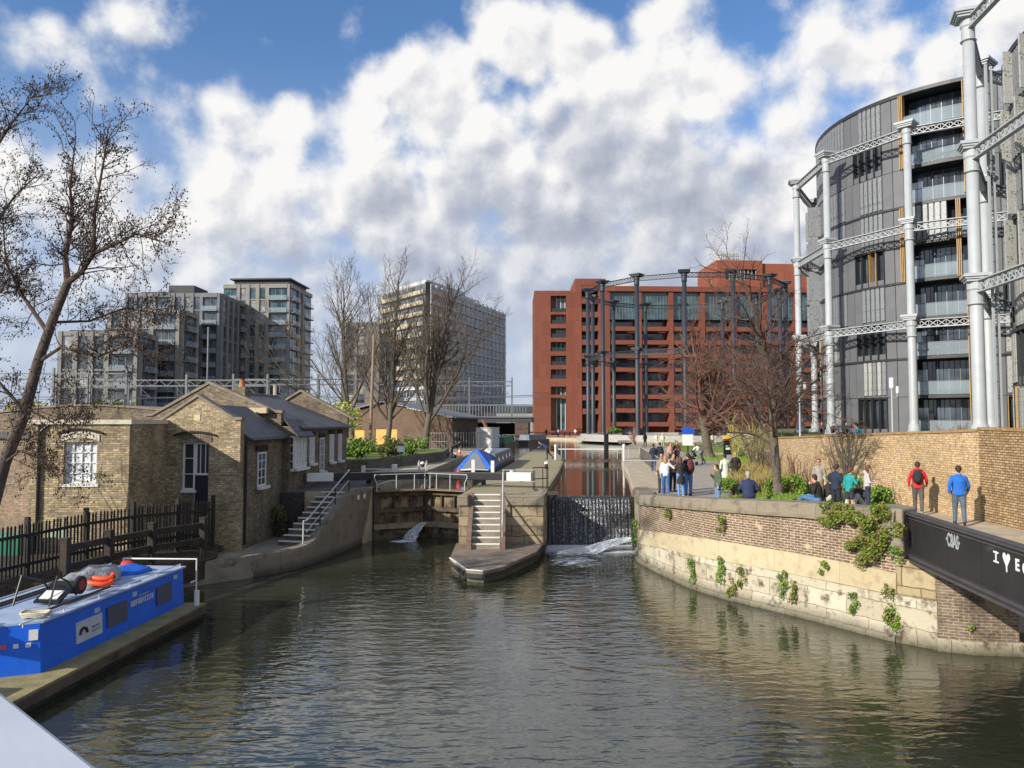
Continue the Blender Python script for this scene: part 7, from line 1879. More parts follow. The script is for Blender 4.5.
# ================= people =================
M_skin = mat('skin', 'c39578', .6, .06, 6)
def remesh(name, g, voxel, m, parent, smooth_it=3, **kw):
    voxel *= 1.12
    me = g.mesh(name + '_src', m); o = bpy.data.objects.new(name, me); COL.objects.link(o)
    md = o.modifiers.new('r', 'REMESH'); md.mode = 'VOXEL'; md.voxel_size = voxel
    sm = o.modifiers.new('s', 'SMOOTH'); sm.iterations = smooth_it; sm.factor = .5
    me2 = bpy.data.meshes.new_from_object(o.evaluated_get(bpy.context.evaluated_depsgraph_get()))
    bpy.data.objects.remove(o); bpy.data.meshes.remove(me)
    me2.materials.clear(); me2.materials.append(m); me2.name = name
    me2.polygons.foreach_set('use_smooth', [True] * len(me2.polygons))
    o = bpy.data.objects.new(name, me2); COL.objects.link(o); o.parent = parent
    return tag(o, **kw)
V = Vector
def pose_joints(pose, rr):
    J = dict(pel=V((0, 0, .93)), wst=V((0, 0, 1.08)), chs=V((0, .0, 1.30)), nck=V((0, .0, 1.48)), hed=V((0, .015, 1.61)))
    for s, n in ((-1, 'L'), (1, 'R')):
        J['sh' + n] = V((s * .160, 0, 1.385)); J['el' + n] = V((s * .215, -.03, 1.13)); J['wr' + n] = V((s * .225, .06, .90)); J['hd' + n] = V((s * .22, .10, .81))
        J['hp' + n] = V((s * .09, 0, .91)); J['kn' + n] = V((s * .10, .02, .49)); J['an' + n] = V((s * .10, -.02, .09)); J['to' + n] = V((s * .12, .16, .035))
    if pose == 'walk':
        J.update(knL=V((-.10, .13, .50)), anL=V((-.10, .17, .09)), toL=V((-.11, .35, .05)), knR=V((.10, .0, .50)), anR=V((.10, -.20, .13)), toR=V((.11, -.05, .03)))
        J.update(elL=V((-.25, -.14, 1.17)), wrL=V((-.26, -.10, .93)), hdL=V((-.26, -.06, .85)), elR=V((.25, .06, 1.15)), wrR=V((.25, .24, .98)), hdR=V((.24, .31, .92)))
    if pose in ('hold', 'phone'):
        z = 1.12 if pose == 'hold' else 1.30
        for s, n in ((-1, 'L'), (1, 'R')): J['el' + n] = V((s * .25, .04, 1.14)); J['wr' + n] = V((s * .13, .27, z)); J['hd' + n] = V((s * .09, .34, z + .05))
        J['hed'] += V((0, .05, -.01))
    if pose == 'phone1':
        J.update(elR=V((.27, .05, 1.16)), wrR=V((.17, .24, 1.33)), hdR=V((.13, .29, 1.42))); J['hed'] += V((.01, .05, -.01))
    if pose == 'arm':   # one arm round a companion
        J.update(elR=V((.36, .02, 1.20)), wrR=V((.55, .10, 1.18)), hdR=V((.62, .14, 1.17)))
    if pose == 'push':  # leaning on a beam
        for k in ('wst', 'chs', 'nck', 'hed', 'shL', 'shR'): J[k] = V((J[k].x, J[k].y + (J[k].z - .93) * .95, .93 + (J[k].z - .93) * .72))
        for s, n in ((-1, 'L'), (1, 'R')): J['el' + n] = V((s * .22, .55, 1.08)); J['wr' + n] = V((s * .18, .66, 1.02)); J['hd' + n] = V((s * .18, .74, 1.0))
        J.update(knR=V((.1, -.12, .52)), anR=V((.1, -.5, .14)), toR=V((.11, -.36, .03)))
    if pose in ('sit', 'sithold', 'sitback'):
        dz = -.80
        for k in ('pel', 'wst', 'chs', 'nck', 'hed', 'shL', 'shR', 'elL', 'elR', 'wrL', 'wrR', 'hdL', 'hdR', 'hpL', 'hpR'): J[k] = J[k] + V((0, 0, dz))
        for s, n in ((-1, 'L'), (1, 'R')):
            if pose == 'sit':   # on the ground, knees bent up in front
                J['kn' + n] = V((s * .15, .36, .46)); J['an' + n] = V((s * .14, .58, .08)); J['to' + n] = V((s * .16, .76, .04))
                J['el' + n] = V((s * .27, .10, .40)); J['wr' + n] = V((s * .14, .30, .44)); J['hd' + n] = V((s * .08, .36, .46))
            elif pose == 'sithold':
                J['kn' + n] = V((s * .22, .40, .22)); J['an' + n] = V((s * .10, .62, .08)); J['to' + n] = V((s * .14, .78, .1))
                J['el' + n] = V((s * .25, .08, .42)); J['wr' + n] = V((s * .12, .24, .60)); J['hd' + n] = V((s * .07, .26, .70))
            else:               # on an edge, shins hanging down
                J['kn' + n] = V((s * .12, .42, .10)); J['an' + n] = V((s * .12, .44, -.32)); J['to' + n] = V((s * .13, .62, -.37))
                J['el' + n] = V((s * .29, .04, .36)); J['wr' + n] = V((s * .22, .22, .22)); J['hd' + n] = V((s * .17, .30, .18))
        for k in ('wst', 'chs', 'nck', 'hed', 'shL', 'shR'): J[k] = J[k] + V((0, (J[k].z - .13) * .14, 0))
        J['hed'] += V((0, .04, 0))
    return J
HAIR = {'brown': '3a261b', 'black': '191412', 'blond': 'a98552', 'grey': '9a958e', 'bald': 'c39578', 'auburn': '5c3423'}
def person(x, y, z, rz, pose, top, legs, hair, label, h=1.74, long_hair=False, shoes='2a2a2c', shorts=False, coat=False, slim=1.0, seed=0, bag=None, hood=False, vox=1.0, jacket='top', group=None):
    rr = random.Random(seed); k = h / 1.74
    root = empty('person', (x, y, z), R_(rz), label, 'person', group, sc=k); J = pose_joints(pose, rr); w = slim
    body, tp, tr = MB(), MB(), MB()
    # ---- the whole figure, one surface
    body.ell(J['hed'] + V((0, 0, .02)), (.072, .088, .105), 14, 10); body.cap(J['hed'] + V((0, .025, -.045)), J['hed'] + V((0, .045, -.075)), .055, .042)
    body.ell(J['hed'] + V((0, .092, -.005)), (.014, .02, .022), 8, 6)
    for s in (-1, 1): body.ell(J['hed'] + V((s * .074, -.005, 0)), (.012, .02, .03), 8, 6)
    body.cap(J['nck'] - V((0, 0, .06)), J['hed'] - V((0, .01, .06)), .055, .05)
    body.tube([J['pel'] - V((0, 0, .07)), J['pel'], J['wst'], J['chs'], J['nck'] - V((0, 0, .05))], [.10 * w, .135 * w, .115 * w, .145 * w, .07], 12, flat=(1.0, .68))
    body.cap(J['shL'], J['shR'], .055, .055)
    for n in 'LR':
        s = -1 if n == 'L' else 1
        body.cap(J['sh' + n], J['el' + n], .045 * w, .037 * w); body.cap(J['el' + n], J['wr' + n], .036 * w, .026 * w)
        hd = (J['hd' + n] - J['wr' + n]); hl = hd.normalized(); pal = J['wr' + n] + hl * .055
        sd = hl.cross(V((0, 1, 0)) if abs(hl.y) < .8 else V((1, 0, 0))).normalized(); fw = hl.cross(sd).normalized()
        body.tube([J['wr' + n], pal, J['wr' + n] + hl * .095], [.026, .036, .036], 8, flat=(1.0, .55))
        for f, (o_, ln) in enumerate(((-.028, .055), (-.010, .068), (.009, .072), (.027, .064))):
            b0 = J['wr' + n] + hl * .09 + sd * o_; b1 = b0 + hl * ln * .55 + sd * o_ * .2; b2 = b1 + hl * ln * .4 + fw * .018
            body.tube([b0, b1, b2], [.0098, .009, .0075], 6)
        b0 = J['wr' + n] + hl * .035 - sd * .026; body.tube([b0, b0 - sd * .026 + hl * .028, b0 - sd * .032 + hl * .058 + fw * .01], [.012, .0105, .0085], 6)
        body.cap(J['hp' + n], J['kn' + n], .076 * w, .05 * w); body.cap(J['kn' + n], J['an' + n], .05 * w, .034 * w)
        body.cap(J['an' + n] - V((0, 0, .03)), J['to' + n], .036, .026)
    remesh('body', body, .0135 * vox, M_skin, root, 2)
    # ---- clothes
    def puff(a, b, ra, rb, g): g.cap(a, b, ra, rb, 12)
    low = J['pel'] - V((0, 0, .02 if not coat else -.02))
    e = .018
    hem = [J['pel'] + V((0, 0, -.05 if not coat else .0))]
    tp.tube([J['pel'] - (J['wst'] - J['pel']).normalized() * (.07 if not coat else .36), J['pel'], J['wst'], J['chs'], J['nck'] - V((0, 0, .045)), J['nck'] + V((0, 0, .0))], [(.172 if not coat else .19) * w, .180 * w, .170 * w, .182 * w, .11, .066], 14, flat=(1.0, .74))
    puff(J['shL'].lerp(J['shR'], .12), J['shR'].lerp(J['shL'], .12), .066, .066, tp); puff(J['chs'].lerp(J['nck'], .7), J['nck'] + V((0, 0, -.02)), .10, .062, tp)
    for n in 'LR':
        puff(J['sh' + n], J['el' + n], .060 * w, .050 * w, tp); puff(J['el' + n], J['el' + n].lerp(J['wr' + n], .93), .052 * w, .041 * w, tp)
    if hood: tp.ell(J['nck'] + V((0, -.07, .0)), (.10, .07, .075), 10, 8)
    remesh('jacket' if coat or hood else 'jumper', tp, .017 * vox, mat('cloth_' + top, top, .85, .14, 7, .5, 16), root, 3)
    for n in 'LR':
        if shorts:
            tr.cap(J['hp' + n], J['hp' + n].lerp(J['kn' + n], .62), .098 * w, .085 * w)
        else:
            tr.cap(J['hp' + n], J['kn' + n], .098 * w, .070 * w); tr.cap(J['kn' + n], J['kn' + n].lerp(J['an' + n], .92), .069 * w, .056 * w)
    tr.cap(J['hpL'] + V((0, 0, .03)), J['hpR'] + V((0, 0, .03)), .115 * w, .115 * w)
    remesh('shorts' if shorts else 'trousers', tr, .017 * vox, mat('cloth_' + legs, legs, .85, .2, 8, .4, 20), root, 3)
    for n in 'LR':
        g = MB(); g.cap(J['an' + n] - V((0, .02, .035)), J['to' + n], .047, .038); remesh('shoe', g, .015, mat('shoe_' + shoes, shoes, .6, .1, 8), root, 2)
    if hair != 'bald':
        g = MB(); c = J['hed'] + V((0, -.014, .035)); g.ell(c, (.087, .096, .098), 14, 10)
        if long_hair: g.cap(c + V((0, -.04, -.02)), c + V((0, -.065, -.22)), .085, .06); g.cap(c + V((-.04, -.04, -.02)), c + V((-.05, -.05, -.2)), .05, .04); g.cap(c + V((.04, -.04, -.02)), c + V((.05, -.05, -.2)), .05, .04)
        else: g.cap(c + V((0, -.03, -.03)), c + V((0, -.045, -.075)), .068, .05)
        # keep the face free
        o = remesh('hair', g, .013, mat('hair_' + hair, HAIR[hair], .7, .25, 20), root, 2)
        for v in o.data.vertices:
            p = v.co - J['hed']
            if p.y > .045 and p.z < .075: v.co.y = J['hed'].y + .045
    g = MB()
    for s in (-1, 1): g.ell(J['hed'] + V((s * .03, .083, .018)), (.011, .006, .008), 8, 6)
    g.build('eyes', mat('eye_dark', '1d1613', .4), root)
    g = MB(); g.ell(J['hed'] + V((0, .085, -.05)), (.02, .006, .006), 8, 6); g.build('mouth', mat('lip', '9a5a4c', .5), root)
    if bag:
        c = J['chs'].lerp(J['wst'], .25) - V((0, .20, 0)); g = MB(); g.ell(c, (.145, .105, .235), 14, 10); g.ell(c + V((0, -.08, -.07)), (.10, .05, .11), 12, 8)
        b = g.build('backpack', mat('bag_' + bag, bag, .8, .25, 12, .5), root, bevel=.03)
        for s in (-1, 1):
            t = MB(); t.tube([c + V((s * .1, .06, .2)), J['chs'] + V((s * .12, -.02, .17)), J['chs'] + V((s * .14, .13, .05)), J['wst'] + V((s * .14, .04, .05)), c + V((s * .12, .04, -.14))], .014, 6); t.build('strap', mat('bag_' + bag, bag), b)
    return root
# placed by their feet
person(13.6, 25.6, ZU, -30, 'walk', 'c2242a', '55504c', 'brown', 'man in a red hooded jacket with a black backpack walking toward the tan wall', 1.78, bag='26262a', hood=True, seed=1, shoes='8a8a88')
person(13.45, 23.0, ZU, -24, 'walk', '1f62b8', '51606f', 'brown', 'man in a bright blue jumper and grey jeans walking by the bridge parapet', 1.80, seed=2, slim=1.06, shoes='2c2c2e')
g0 = 'people standing by the lock railing'
person(6.42, 31.9, ZU, -20, 'arm', 'd9dbe0', '4c79b5', 'blond', 'fair haired woman in white top and blue jeans at the left of the standing group', 1.70, long_hair=True, slim=.92, seed=3, shoes='e8e8e6', group=g0)
person(6.98, 31.6, ZU, 10, 'hold', '2c2626', '5b8cc9', 'auburn', 'auburn haired woman in a long dark jacket next to the white top', 1.68, long_hair=True, coat=True, slim=.95, seed=4, shoes='e6e0d8', group=g0)
person(7.38, 32.0, ZU, 15, 'stand', '22222a', '4a78b4', 'brown', 'man in a black jacket with a maroon backpack at the right of the standing group', 1.82, bag='5c2a2c', seed=5, group=g0, shoes='2a2a2c')
person(6.55, 33.4, ZU, 160, 'stand', '8d7a6d', '3d3c40', 'black', 'dark haired person in a brown top facing the camera behind the white top woman', 1.75, seed=6, group=g0)
person(7.15, 34.0, ZU, 200, 'hold', 'a38474', '2d2e33', 'black', 'dark haired person in dusty pink at the back middle of the standing group', 1.74, seed=7, group=g0)
person(7.75, 33.5, ZU, 170, 'stand', 'b9917c', '42434a', 'auburn', 'person in a pale pinkish top at the back right of the standing group', 1.70, long_hair=True, seed=8, group=g0)
person(7.78, 28.85, 2.42, 95, 'phone1', '4f5a43', '5f7f9f', 'brown', 'man in an olive green jacket and jeans looking at his hand on the towpath', 1.70, seed=9, hood=True, slim=1.08)
person(9.85, 35.3, ZU, 0, 'walk', 'c9d3bd', '7d93a6', 'black', 'woman in a pale mint coat walking away along the towpath', 1.62, coat=True, seed=10, shoes='dedede')
person(10.75, 36.7, ZU, -8, 'walk', '2a211d', '26262a', 'blond', 'fair haired woman in a long black coat walking away beside the mint coat', 1.66, coat=True, seed=11, slim=.95)
person(8.02, 25.9, 3.06, -12, 'sitback', '26304f', '2c3140', 'grey', 'grey haired man in a navy padded jacket sitting alone on the coping', 1.80, slim=1.18, seed=12)
g1 = 'group sitting and standing behind the coping near the bridge'
person(9.72, 24.2, 3.1, 50, 'sithold', '231f20', '4c6f9c', 'brown', 'man in a black top and blue jeans sitting leftmost on the grass', 1.76, seed=13, slim=1.08, group=g1)
person(11.45, 28.5, 2.62, 150, 'stand', '9b938a', '6f655c', 'brown', 'man in a beige grey shirt standing behind the sitting group', 1.72, seed=14, group=g1, slim=.9)
person(9.98, 23.55, 2.80, -60, 'hold', '1e2c40', '20242c', 'brown', 'young man in dark navy standing beside the teal jumper', 1.62, seed=15, group=g1)
person(10.2, 23.1, 2.85, -70, 'phone1', '1f8e8c', '2d3138', 'auburn', 'woman in a teal jumper and dark shorts near the bridge end of the coping', 1.50, shorts=True, seed=16, group=g1, slim=.94)
person(10.65, 22.9, 2.92, -110, 'hold', 'b9b4b0', '27324a', 'auburn', 'woman in a pale grey hooded top and dark jeans right of the teal jumper', 1.50, long_hair=True, hood=True, seed=17, group=g1, slim=.94)
person(10.05, 24.4, 3.1, -120, 'sit', '332b2b', 'b7b0aa', 'black', 'person with pale trousers sitting half hidden behind the man in black', 1.66, seed=18, group=g1)
person(10.75, 23.6, 3.05, 120, 'sit', '3a3a3c', 'c8c4bd', 'brown', 'person in pale trousers sitting between the teal jumper and the grey top', 1.6, seed=19, group=g1)
person(15.35, 33.6, 4.75, 60, 'sit', '1a86a6', '2d3138', 'brown', 'person in a bright teal jacket sitting on top of the tan wall', 1.7, seed=20)
# by the far railing and the sign
g2 = 'people farther along the towpath'
person(9.6, 49.5, ZU, 10, 'stand', '23283a', '2c3038', 'black', 'person in dark navy with a backpack at the far railing', 1.78, bag='1f2026', seed=21, group=g2, vox=1.4)
person(8.95, 48.2, ZU, -10, 'hold', '202433', '3a4560', 'black', 'person in a black jacket leaning near the far railing, left of the backpack', 1.74, seed=22, group=g2, vox=1.4)
person(11.0, 53.0, ZU, 200, 'stand', 'b98f80', '4a4247', 'brown', 'person in a pinkish top standing left of the blue and white sign', 1.72, long_hair=True, seed=23, group=g2, vox=1.4)
person(11.55, 53.4, ZU, 170, 'hold', '5a2f33', '303036', 'brown', 'person in maroon standing just left of the blue and white sign', 1.78, seed=24, group=g2, vox=1.4)
person(13.9, 56, ZU, 120, 'push', 'd7d8dc', '3a3f4c', 'black', 'person in a white top bending over right of the blue and white sign', 1.74, seed=25, group=g2, vox=1.4)
person(16.6, 95, ZU, 0, 'walk', '26252b', '2d2d33', 'black', 'distant walker in black on the lawn path', 1.76, seed=26, group=g2, vox=2)
person(17.6, 93, ZU, 180, 'walk', 'dad7cc', 'c8c0ae', 'blond', 'distant walker in cream on the lawn path, left of the standing pale one', 1.74, seed=27, group=g2, vox=2)
person(18.2, 92, ZU, 170, 'walk', 'd9cfa8', 'a59c88', 'brown', 'distant walker in pale yellow on the lawn path', 1.72, seed=28, group=g2, vox=2)
person(25.0, 95, ZU, 0, 'stand', 'b9bf9f', '55504c', 'brown', 'distant person in pale green far along the towpath right of the tree trunk', 1.7, seed=29, group=g2, vox=2)
# lock keeper leaning on the upper gate beam
person(3.05, 65.8, IZ, 82, 'push', '2b4a74', '1f2229', 'black', 'person in blue leaning against the white end of the upper lock beam', 1.76, seed=30, vox=1.4)
person(-5.2, 66.3, ZU, -80, 'push', '2c3038', '23252b', 'black', 'person in dark clothes leaning against the left upper lock beam', 1.7, seed=31, vox=1.4)
# distant visitors on the quay of the red building
far_p = []
cols = [('26262b', '2a2a2e'), ('c7c9cc', '3b4d6b'), ('4a3a3a', '2c2c30'), ('8c2f4d', '26262a'), ('d8d4c8', '6b6458'), ('24303f', '1f2024')]
pr = [person(0, 0, 0, 0, 'stand' if k % 2 else 'walk', a, b, 'brown' if k % 2 else 'black', 'x', 1.74, seed=40 + k, vox=2.4, group='visitors far off by the red building') for k, (a, b) in enumerate(cols)]
dl = ['leftmost distant visitor by the red building, in black', 'distant visitor in pale grey at the red building glass door', 'distant visitor in brown by the red building wall', 'distant visitor in purple red by the red tower', 'distant visitor in cream beside the red tower', 'distant visitor in dark blue by the stair bay',
      'distant visitor in black left of the dark gasholder', 'distant visitor in pale grey in front of the terrace steps', 'distant visitor in brown left of the planter', 'distant visitor in purple red nearest the planter', 'distant visitor in cream under the gasholder', 'distant visitor in dark blue beside the gasholder column']
pos = [(7.2, 160), (9.8, 161), (12.0, 158), (10.8, 157), (13.3, 160), (16.2, 157), (15.2, 150), (17.2, 146), (18.4, 144), (19.4, 142), (22.5, 113.5), (18.0, 138)]
for i, (x, y) in enumerate(pos):
    o = pr[i % 6] if i < 6 else copy_tree(pr[i % 6])
    o.location = (x, y, ZU); o.rotation_euler = (0, 0, R_(37 * i)); o['label'] = dl[i]
for i, (x, y, rz, t_) in enumerate(((25.6, 62.8, 150, '2b2b30'), (26.6, 63.2, 200, '5a4a42'), (27.5, 62.7, 170, '202024'))):
    person(x, y, 4.75, rz, 'sit', t_, '33333a', 'black', ['person in black sitting left of the pale column foot', 'person in brown sitting in the middle by the pale column foot', 'person in dark clothes sitting rightmost by the pale column foot'][i], 1.72, seed=60 + i, vox=1.8, group='people sitting at the foot of the pale gasholder')
# ================= signs, boats and small things =================
si = empty('information_sign', (12.0, 52.0, ZU), 0, 'blue and white information sign on a dark post beside the towpath', 'sign')
g = MB(); g.tube([(0, 0, -.1), (0, 0, 1.75)], .05, 8); g.build('post', M_black, si)
g = MB(); g.box(-.38, .34, -.06, -.02, 1.5, 2.25); g.build('white_panel', M_white, si)
g = MB(); g.box(-.40, .36, -.065, -.02, 2.252, 2.72); g.box(.28, .46, -.064, -.021, 2.3, 2.6); bp_ = g.build('blue_panel', mat('sign_blue', '1c50b4', .5, .06), si)
to = empty('wayfinding_totem', (14.2, 50.2, ZU), R_(6), 'slim black wayfinding totem with a yellow top', 'sign')
g = MB(); g.box(-.26, .26, -.07, .07, 0, .95); g.build('grey_base', mat('totem_grey', '8d9193', .6, .06), to)
g = MB(); g.box(-.26, .26, -.07, .07, .953, 1.98); pn_ = g.build('black_panel', M_black, to)
g = MB(); g.box(-.27, .27, -.08, .08, 1.983, 2.2); g.build('yellow_top', mat('totem_yellow', 'e6b52a', .5, .06), to)
g = MB(); g.box(-.16, .12, -.078, -.072, 1.28, 1.42); g.box(-.16, .02, -.078, -.072, 1.5, 1.54); g.build('white_lettering_block', M_white, pn_)
# lamps by the pale gasholder
def lamp(x, y, h, lb):
    root = empty('street_lamp', (x, y, 4.6), 0, lb, 'street lamp', 'white globe lamps in the park')
    g = MB(); g.lathe([(.09, 0), (.06, .4), (.05, h - .3)], n=10); g.build('pole', M_gas, root)
    g = MB(); g.tube([(0, 0, h - .9), (.35, 0, h - .85), (.38, 0, h - .6)], .03, 6); g.build('arm', M_gas, root)
    g = MB(); g.lathe([(.12, h - .3), (.15, h - .2), (.15, h + .35), (.08, h + .42)], n=12); g.build('lamp_shade', M_white, root)
    g = MB(); g.lathe([(.08, h - .62), (.10, h - .55), (.10, h - .2), (.05, h - .15)], c=(.38, 0, 0), n=12); g.build('lamp_shade', M_white, root)
lamp(25.0, 50.0, 3.6, 'white double lamp post behind the tan wall beside the second pale column')
lamp(19.9, 52.6, 4.0, 'white lamp post at the left corner of the park beside the leftmost pale columns')
# ---- narrowboat with a blue tent cover, waiting in the lock
nb = empty('narrowboat', (-2.35, 46.8, ZW), R_(-5.2), 'long grey narrowboat with a blue tent cover at its bow in the lock', 'boat')
g = MB(); g.prism([(-1.0, 1.5), (-.75, .4), (0, -.3), (.75, .4), (1.0, 1.5), (1.0, 17.5), (-1.0, 17.5)], -.3, .62); g.build('hull', mat('narrowboat_hull', '2b2f37', .5, .2), nb)
g = MB(); g.add([(-.95, 4.6, .62), (.95, 4.6, .62), (.95, 16, .62), (-.95, 16, .62), (-.78, 4.6, 1.35), (.78, 4.6, 1.35), (.78, 16, 1.35), (-.78, 16, 1.35)], [(0, 3, 2, 1), (4, 5, 6, 7), (0, 1, 5, 4), (1, 2, 6, 5), (2, 3, 7, 6), (3, 0, 4, 7)]); cb = g.build('cabin', mat('narrowboat_grey', '6a7384', .5, .15), nb)
for k in range(4): g = MB(); g.xbox(Mx((.885, 6 + k * 2.6, 1.0), ry=R_(-13)), (.03, .7, .4)); g.build('window', M_gl, nb)
g = MB()
a0, a1 = (0, .9, 1.75), (0, 4.4, 1.55)
g.add([(-1.15, .3, .6), (1.15, .3, .6), (1.05, 4.6, .62), (-1.05, 4.6, .62), (-.12, .9, 1.78), (.12, .9, 1.78), (.25, 4.5, 1.5), (-.25, 4.5, 1.5)], [(4, 5, 6, 7), (0, 1, 5, 4), (1, 2, 6, 5), (2, 3, 7, 6), (3, 0, 4, 7)])
g.build('tent_cover', M_blued, nb)
g = MB(); g.add([(-.75, .27, .62), (.75, .27, .62), (.12, .78, 1.62), (-.12, .78, 1.62)], [(0, 1, 2, 3)]); g.build('tent_window', mat('grey_mesh', '6d7078', .7, .1), nb)
g = MB(); g.tube([(-.9, .1, .55), (0, -.35, .62), (.9, .1, .55)], .05, 6); g.build('bow_rail', M_white, nb)
for k, (x, y, s_, m_, lb) in enumerate(((.05, 7.2, .34, M_white, 'white bundle on the narrowboat roof'), (-.3, 10.0, .3, mat('pale_sack', 'a9a59b', .8, .2), 'pale sack farther back on the narrowboat roof'))):
    p = nb.matrix_basis @ Vector((x, y, 1.36)); lumpy('bundle', p, (s_, s_ * 1.8, s_ * .8), m_, lb, 'bundle', 20 + k, amp=.5)
lumpy('red_fender', (-3.25, 46.6, 2.55), (.17, .17, .3), mat('red_fender', 'c4452f', .6, .15), 'orange red fender hanging at the bow of the narrowboat', 'fender', 31, flatb=False)
g = MB(); g.box(-.7, .7, -.5, .5, 0, 0)
# ---- upper lock gates
def upper(side, lb):
    root = empty('upper_lock_gate', (0, 66, 2.2), 0, lb, 'lock gate', 'upper lock gates')
    s = side; cx = -1.85
    hx = cx + s * 2.3
    g = MB(); g.beam((hx, 66, -.6 + 0), (cx, 66.9, -.6), .3, 1.8); g.build('planking', M_timber, root)
    for o_ in root.children: pass
    g = MB(); g.beam((cx, 66.9, .95), (hx + s * 3.0, 65.7, 1.05), .3, .34); g.build('balance_beam', M_black, root)
    g = MB(); g.beam((hx + s * 3.0, 65.7, 1.05), (hx + s * 4.2, 65.3, 1.08), .32, .4); g.build('beam_end', M_white, root)
    t = MB(); t.tube([(cx + s * .2, 66.4, .35), (cx + s * .2, 66.4, 1.3), (hx, 65.7, 1.3), (hx, 65.7, .35)], .035, 6); t.tube([(cx + s * 1.2, 66.1, .35), (cx + s * 1.2, 66.1, 1.3)], .03, 6); t.build('guard_rail', M_rail, root)
upper(1, 'right upper lock gate with white ended beam, pushed by the person in blue')
upper(-1, 'left upper lock gate with white ended beam beyond the blue tent boat')
# ---- far moored boats and clutter along the left bank
for k, (x, y, l, c, rz, lb) in enumerate(((-2.0, 98, 14, '4e7a54', -6, 'distant narrowboat with a green cover moored beyond the upper gates'), (-6.5, 106, 12, '5a5650', 35, 'distant dark narrowboat moored against the left bank beyond the workshop'), (1.2, 116, 12, '7c8086', -20, 'distant grey narrowboat moored by the canal bend'))):
    r_ = empty('moored_boat', (x, y, ZW), R_(rz), lb, 'boat', 'distant moored narrowboats')
    g = MB(); g.prism([(-1, .8), (0, -.4), (1, .8), (1, l), (-1, l)], -.3, .7); g.build('hull', M_black, r_)
    g = MB(); g.add([(-.9, 2, .7), (.9, 2, .7), (.9, l - 1.5, .7), (-.9, l - 1.5, .7), (-.7, 2, 1.5), (.7, 2, 1.5), (.7, l - 1.5, 1.5), (-.7, l - 1.5, 1.5)], [(0, 3, 2, 1), (4, 5, 6, 7), (0, 1, 5, 4), (1, 2, 6, 5), (2, 3, 7, 6), (3, 0, 4, 7)]); g.build('cabin', mat('boat_cover_' + c, c, .7, .3, 1.5, .6), r_)
# wire fence panel and traffic cone near the workshop
fe = empty('mesh_fence', (-9.8, 84, ZU), 0, 'grey mesh fence standing in front of the workshop door', 'fence')
pts_ = [(-9.6, 83.2), (-7.0, 82.0), (-4.4, 83.5), (-2.9, 90)]
for a, b in zip(pts_, pts_[1:]):
    g = MB()
    for t in range(9): x = a[0] + (b[0] - a[0]) * t / 9; y = a[1] + (b[1] - a[1]) * t / 9; g.box(x - .02, x + .02, y - .02, y + .02, ZU, ZU + 2.0)
    for z in (.1, 1.0, 1.9): g.beam((a[0], a[1], ZU + z), (b[0], b[1], ZU + z), .03, .04)
    g.build('mesh_panel', M_ironw, fe, world=True)
co = empty('traffic_cone', (-4.95, 72, ZU), 0, 'orange and white traffic cone on the left bank', 'cone')
g = MB(); g.box(-.2, .2, -.2, .2, 0, .04); g.lathe([(.16, .04), (.03, .72)], n=12); g.build('cone_body', mat('cone_orange', 'd9653a', .6, .1), co)
g = MB(); g.lathe([(.118, .3), (.085, .46)], n=12); g.build('white_band', M_white, co)
no = empty('garden_notice', (-7.6, 52.2, ZU + .3), R_(10), 'small dark notice board in front of the garden shrubs', 'notice')
g = MB(); g.box(-.03, .03, 0, .05, 0, .9); g.build('post', M_black, no); g = MB(); g.xbox(Mx((0, -.03, .95), rx=R_(-20)), (.5, .03, .42)); g.build('panel', mat('notice_grey', '5d6f7c', .5, .3, 9), no)
# bench under the white beam end
be = empty('bench', (-9.2, 38.6, ZU), R_(-3), 'small dark bench beside the cottage under the white beam end', 'bench')
g = MB(); g.box(-.75, .75, -.2, .2, .42, .47); g.build('seat', M_pick, be)
for x in (-.6, .6): g = MB(); g.box(x - .04, x + .04, -.18, .18, 0, .418); g.build('leg', M_pick, be)
# covered motorbike / barbecue in the garden
lumpy('covered_heap', (-11.6, 61, 3.3), (.8, .5, .55), M_black, 'black covered heap among the garden shrubs', 'covered heap', 41)
# green container at the left edge
gc_ = empty('green_container', (-16.9, 25.6, 1.3), R_(4), 'green plastic container by the annexe wall at the left edge', 'container')
g = MB(); g.add([(-.6, -.35, 0), (.6, -.35, 0), (.6, .35, 0), (-.6, .35, 0), (-.7, -.42, .6), (.7, -.42, .6), (.7, .42, .6), (-.7, .42, .6)], [(0, 3, 2, 1), (4, 5, 6, 7), (0, 1, 5, 4), (1, 2, 6, 5), (2, 3, 7, 6), (3, 0, 4, 7)]); g.build('body', mat('container_green', '2f7d5c', .5, .15), gc_)
g = MB(); g.box(-.75, .75, -.46, .46, .603, .68); g.build('lid', mat('container_lid', '57967a', .5, .15), gc_)
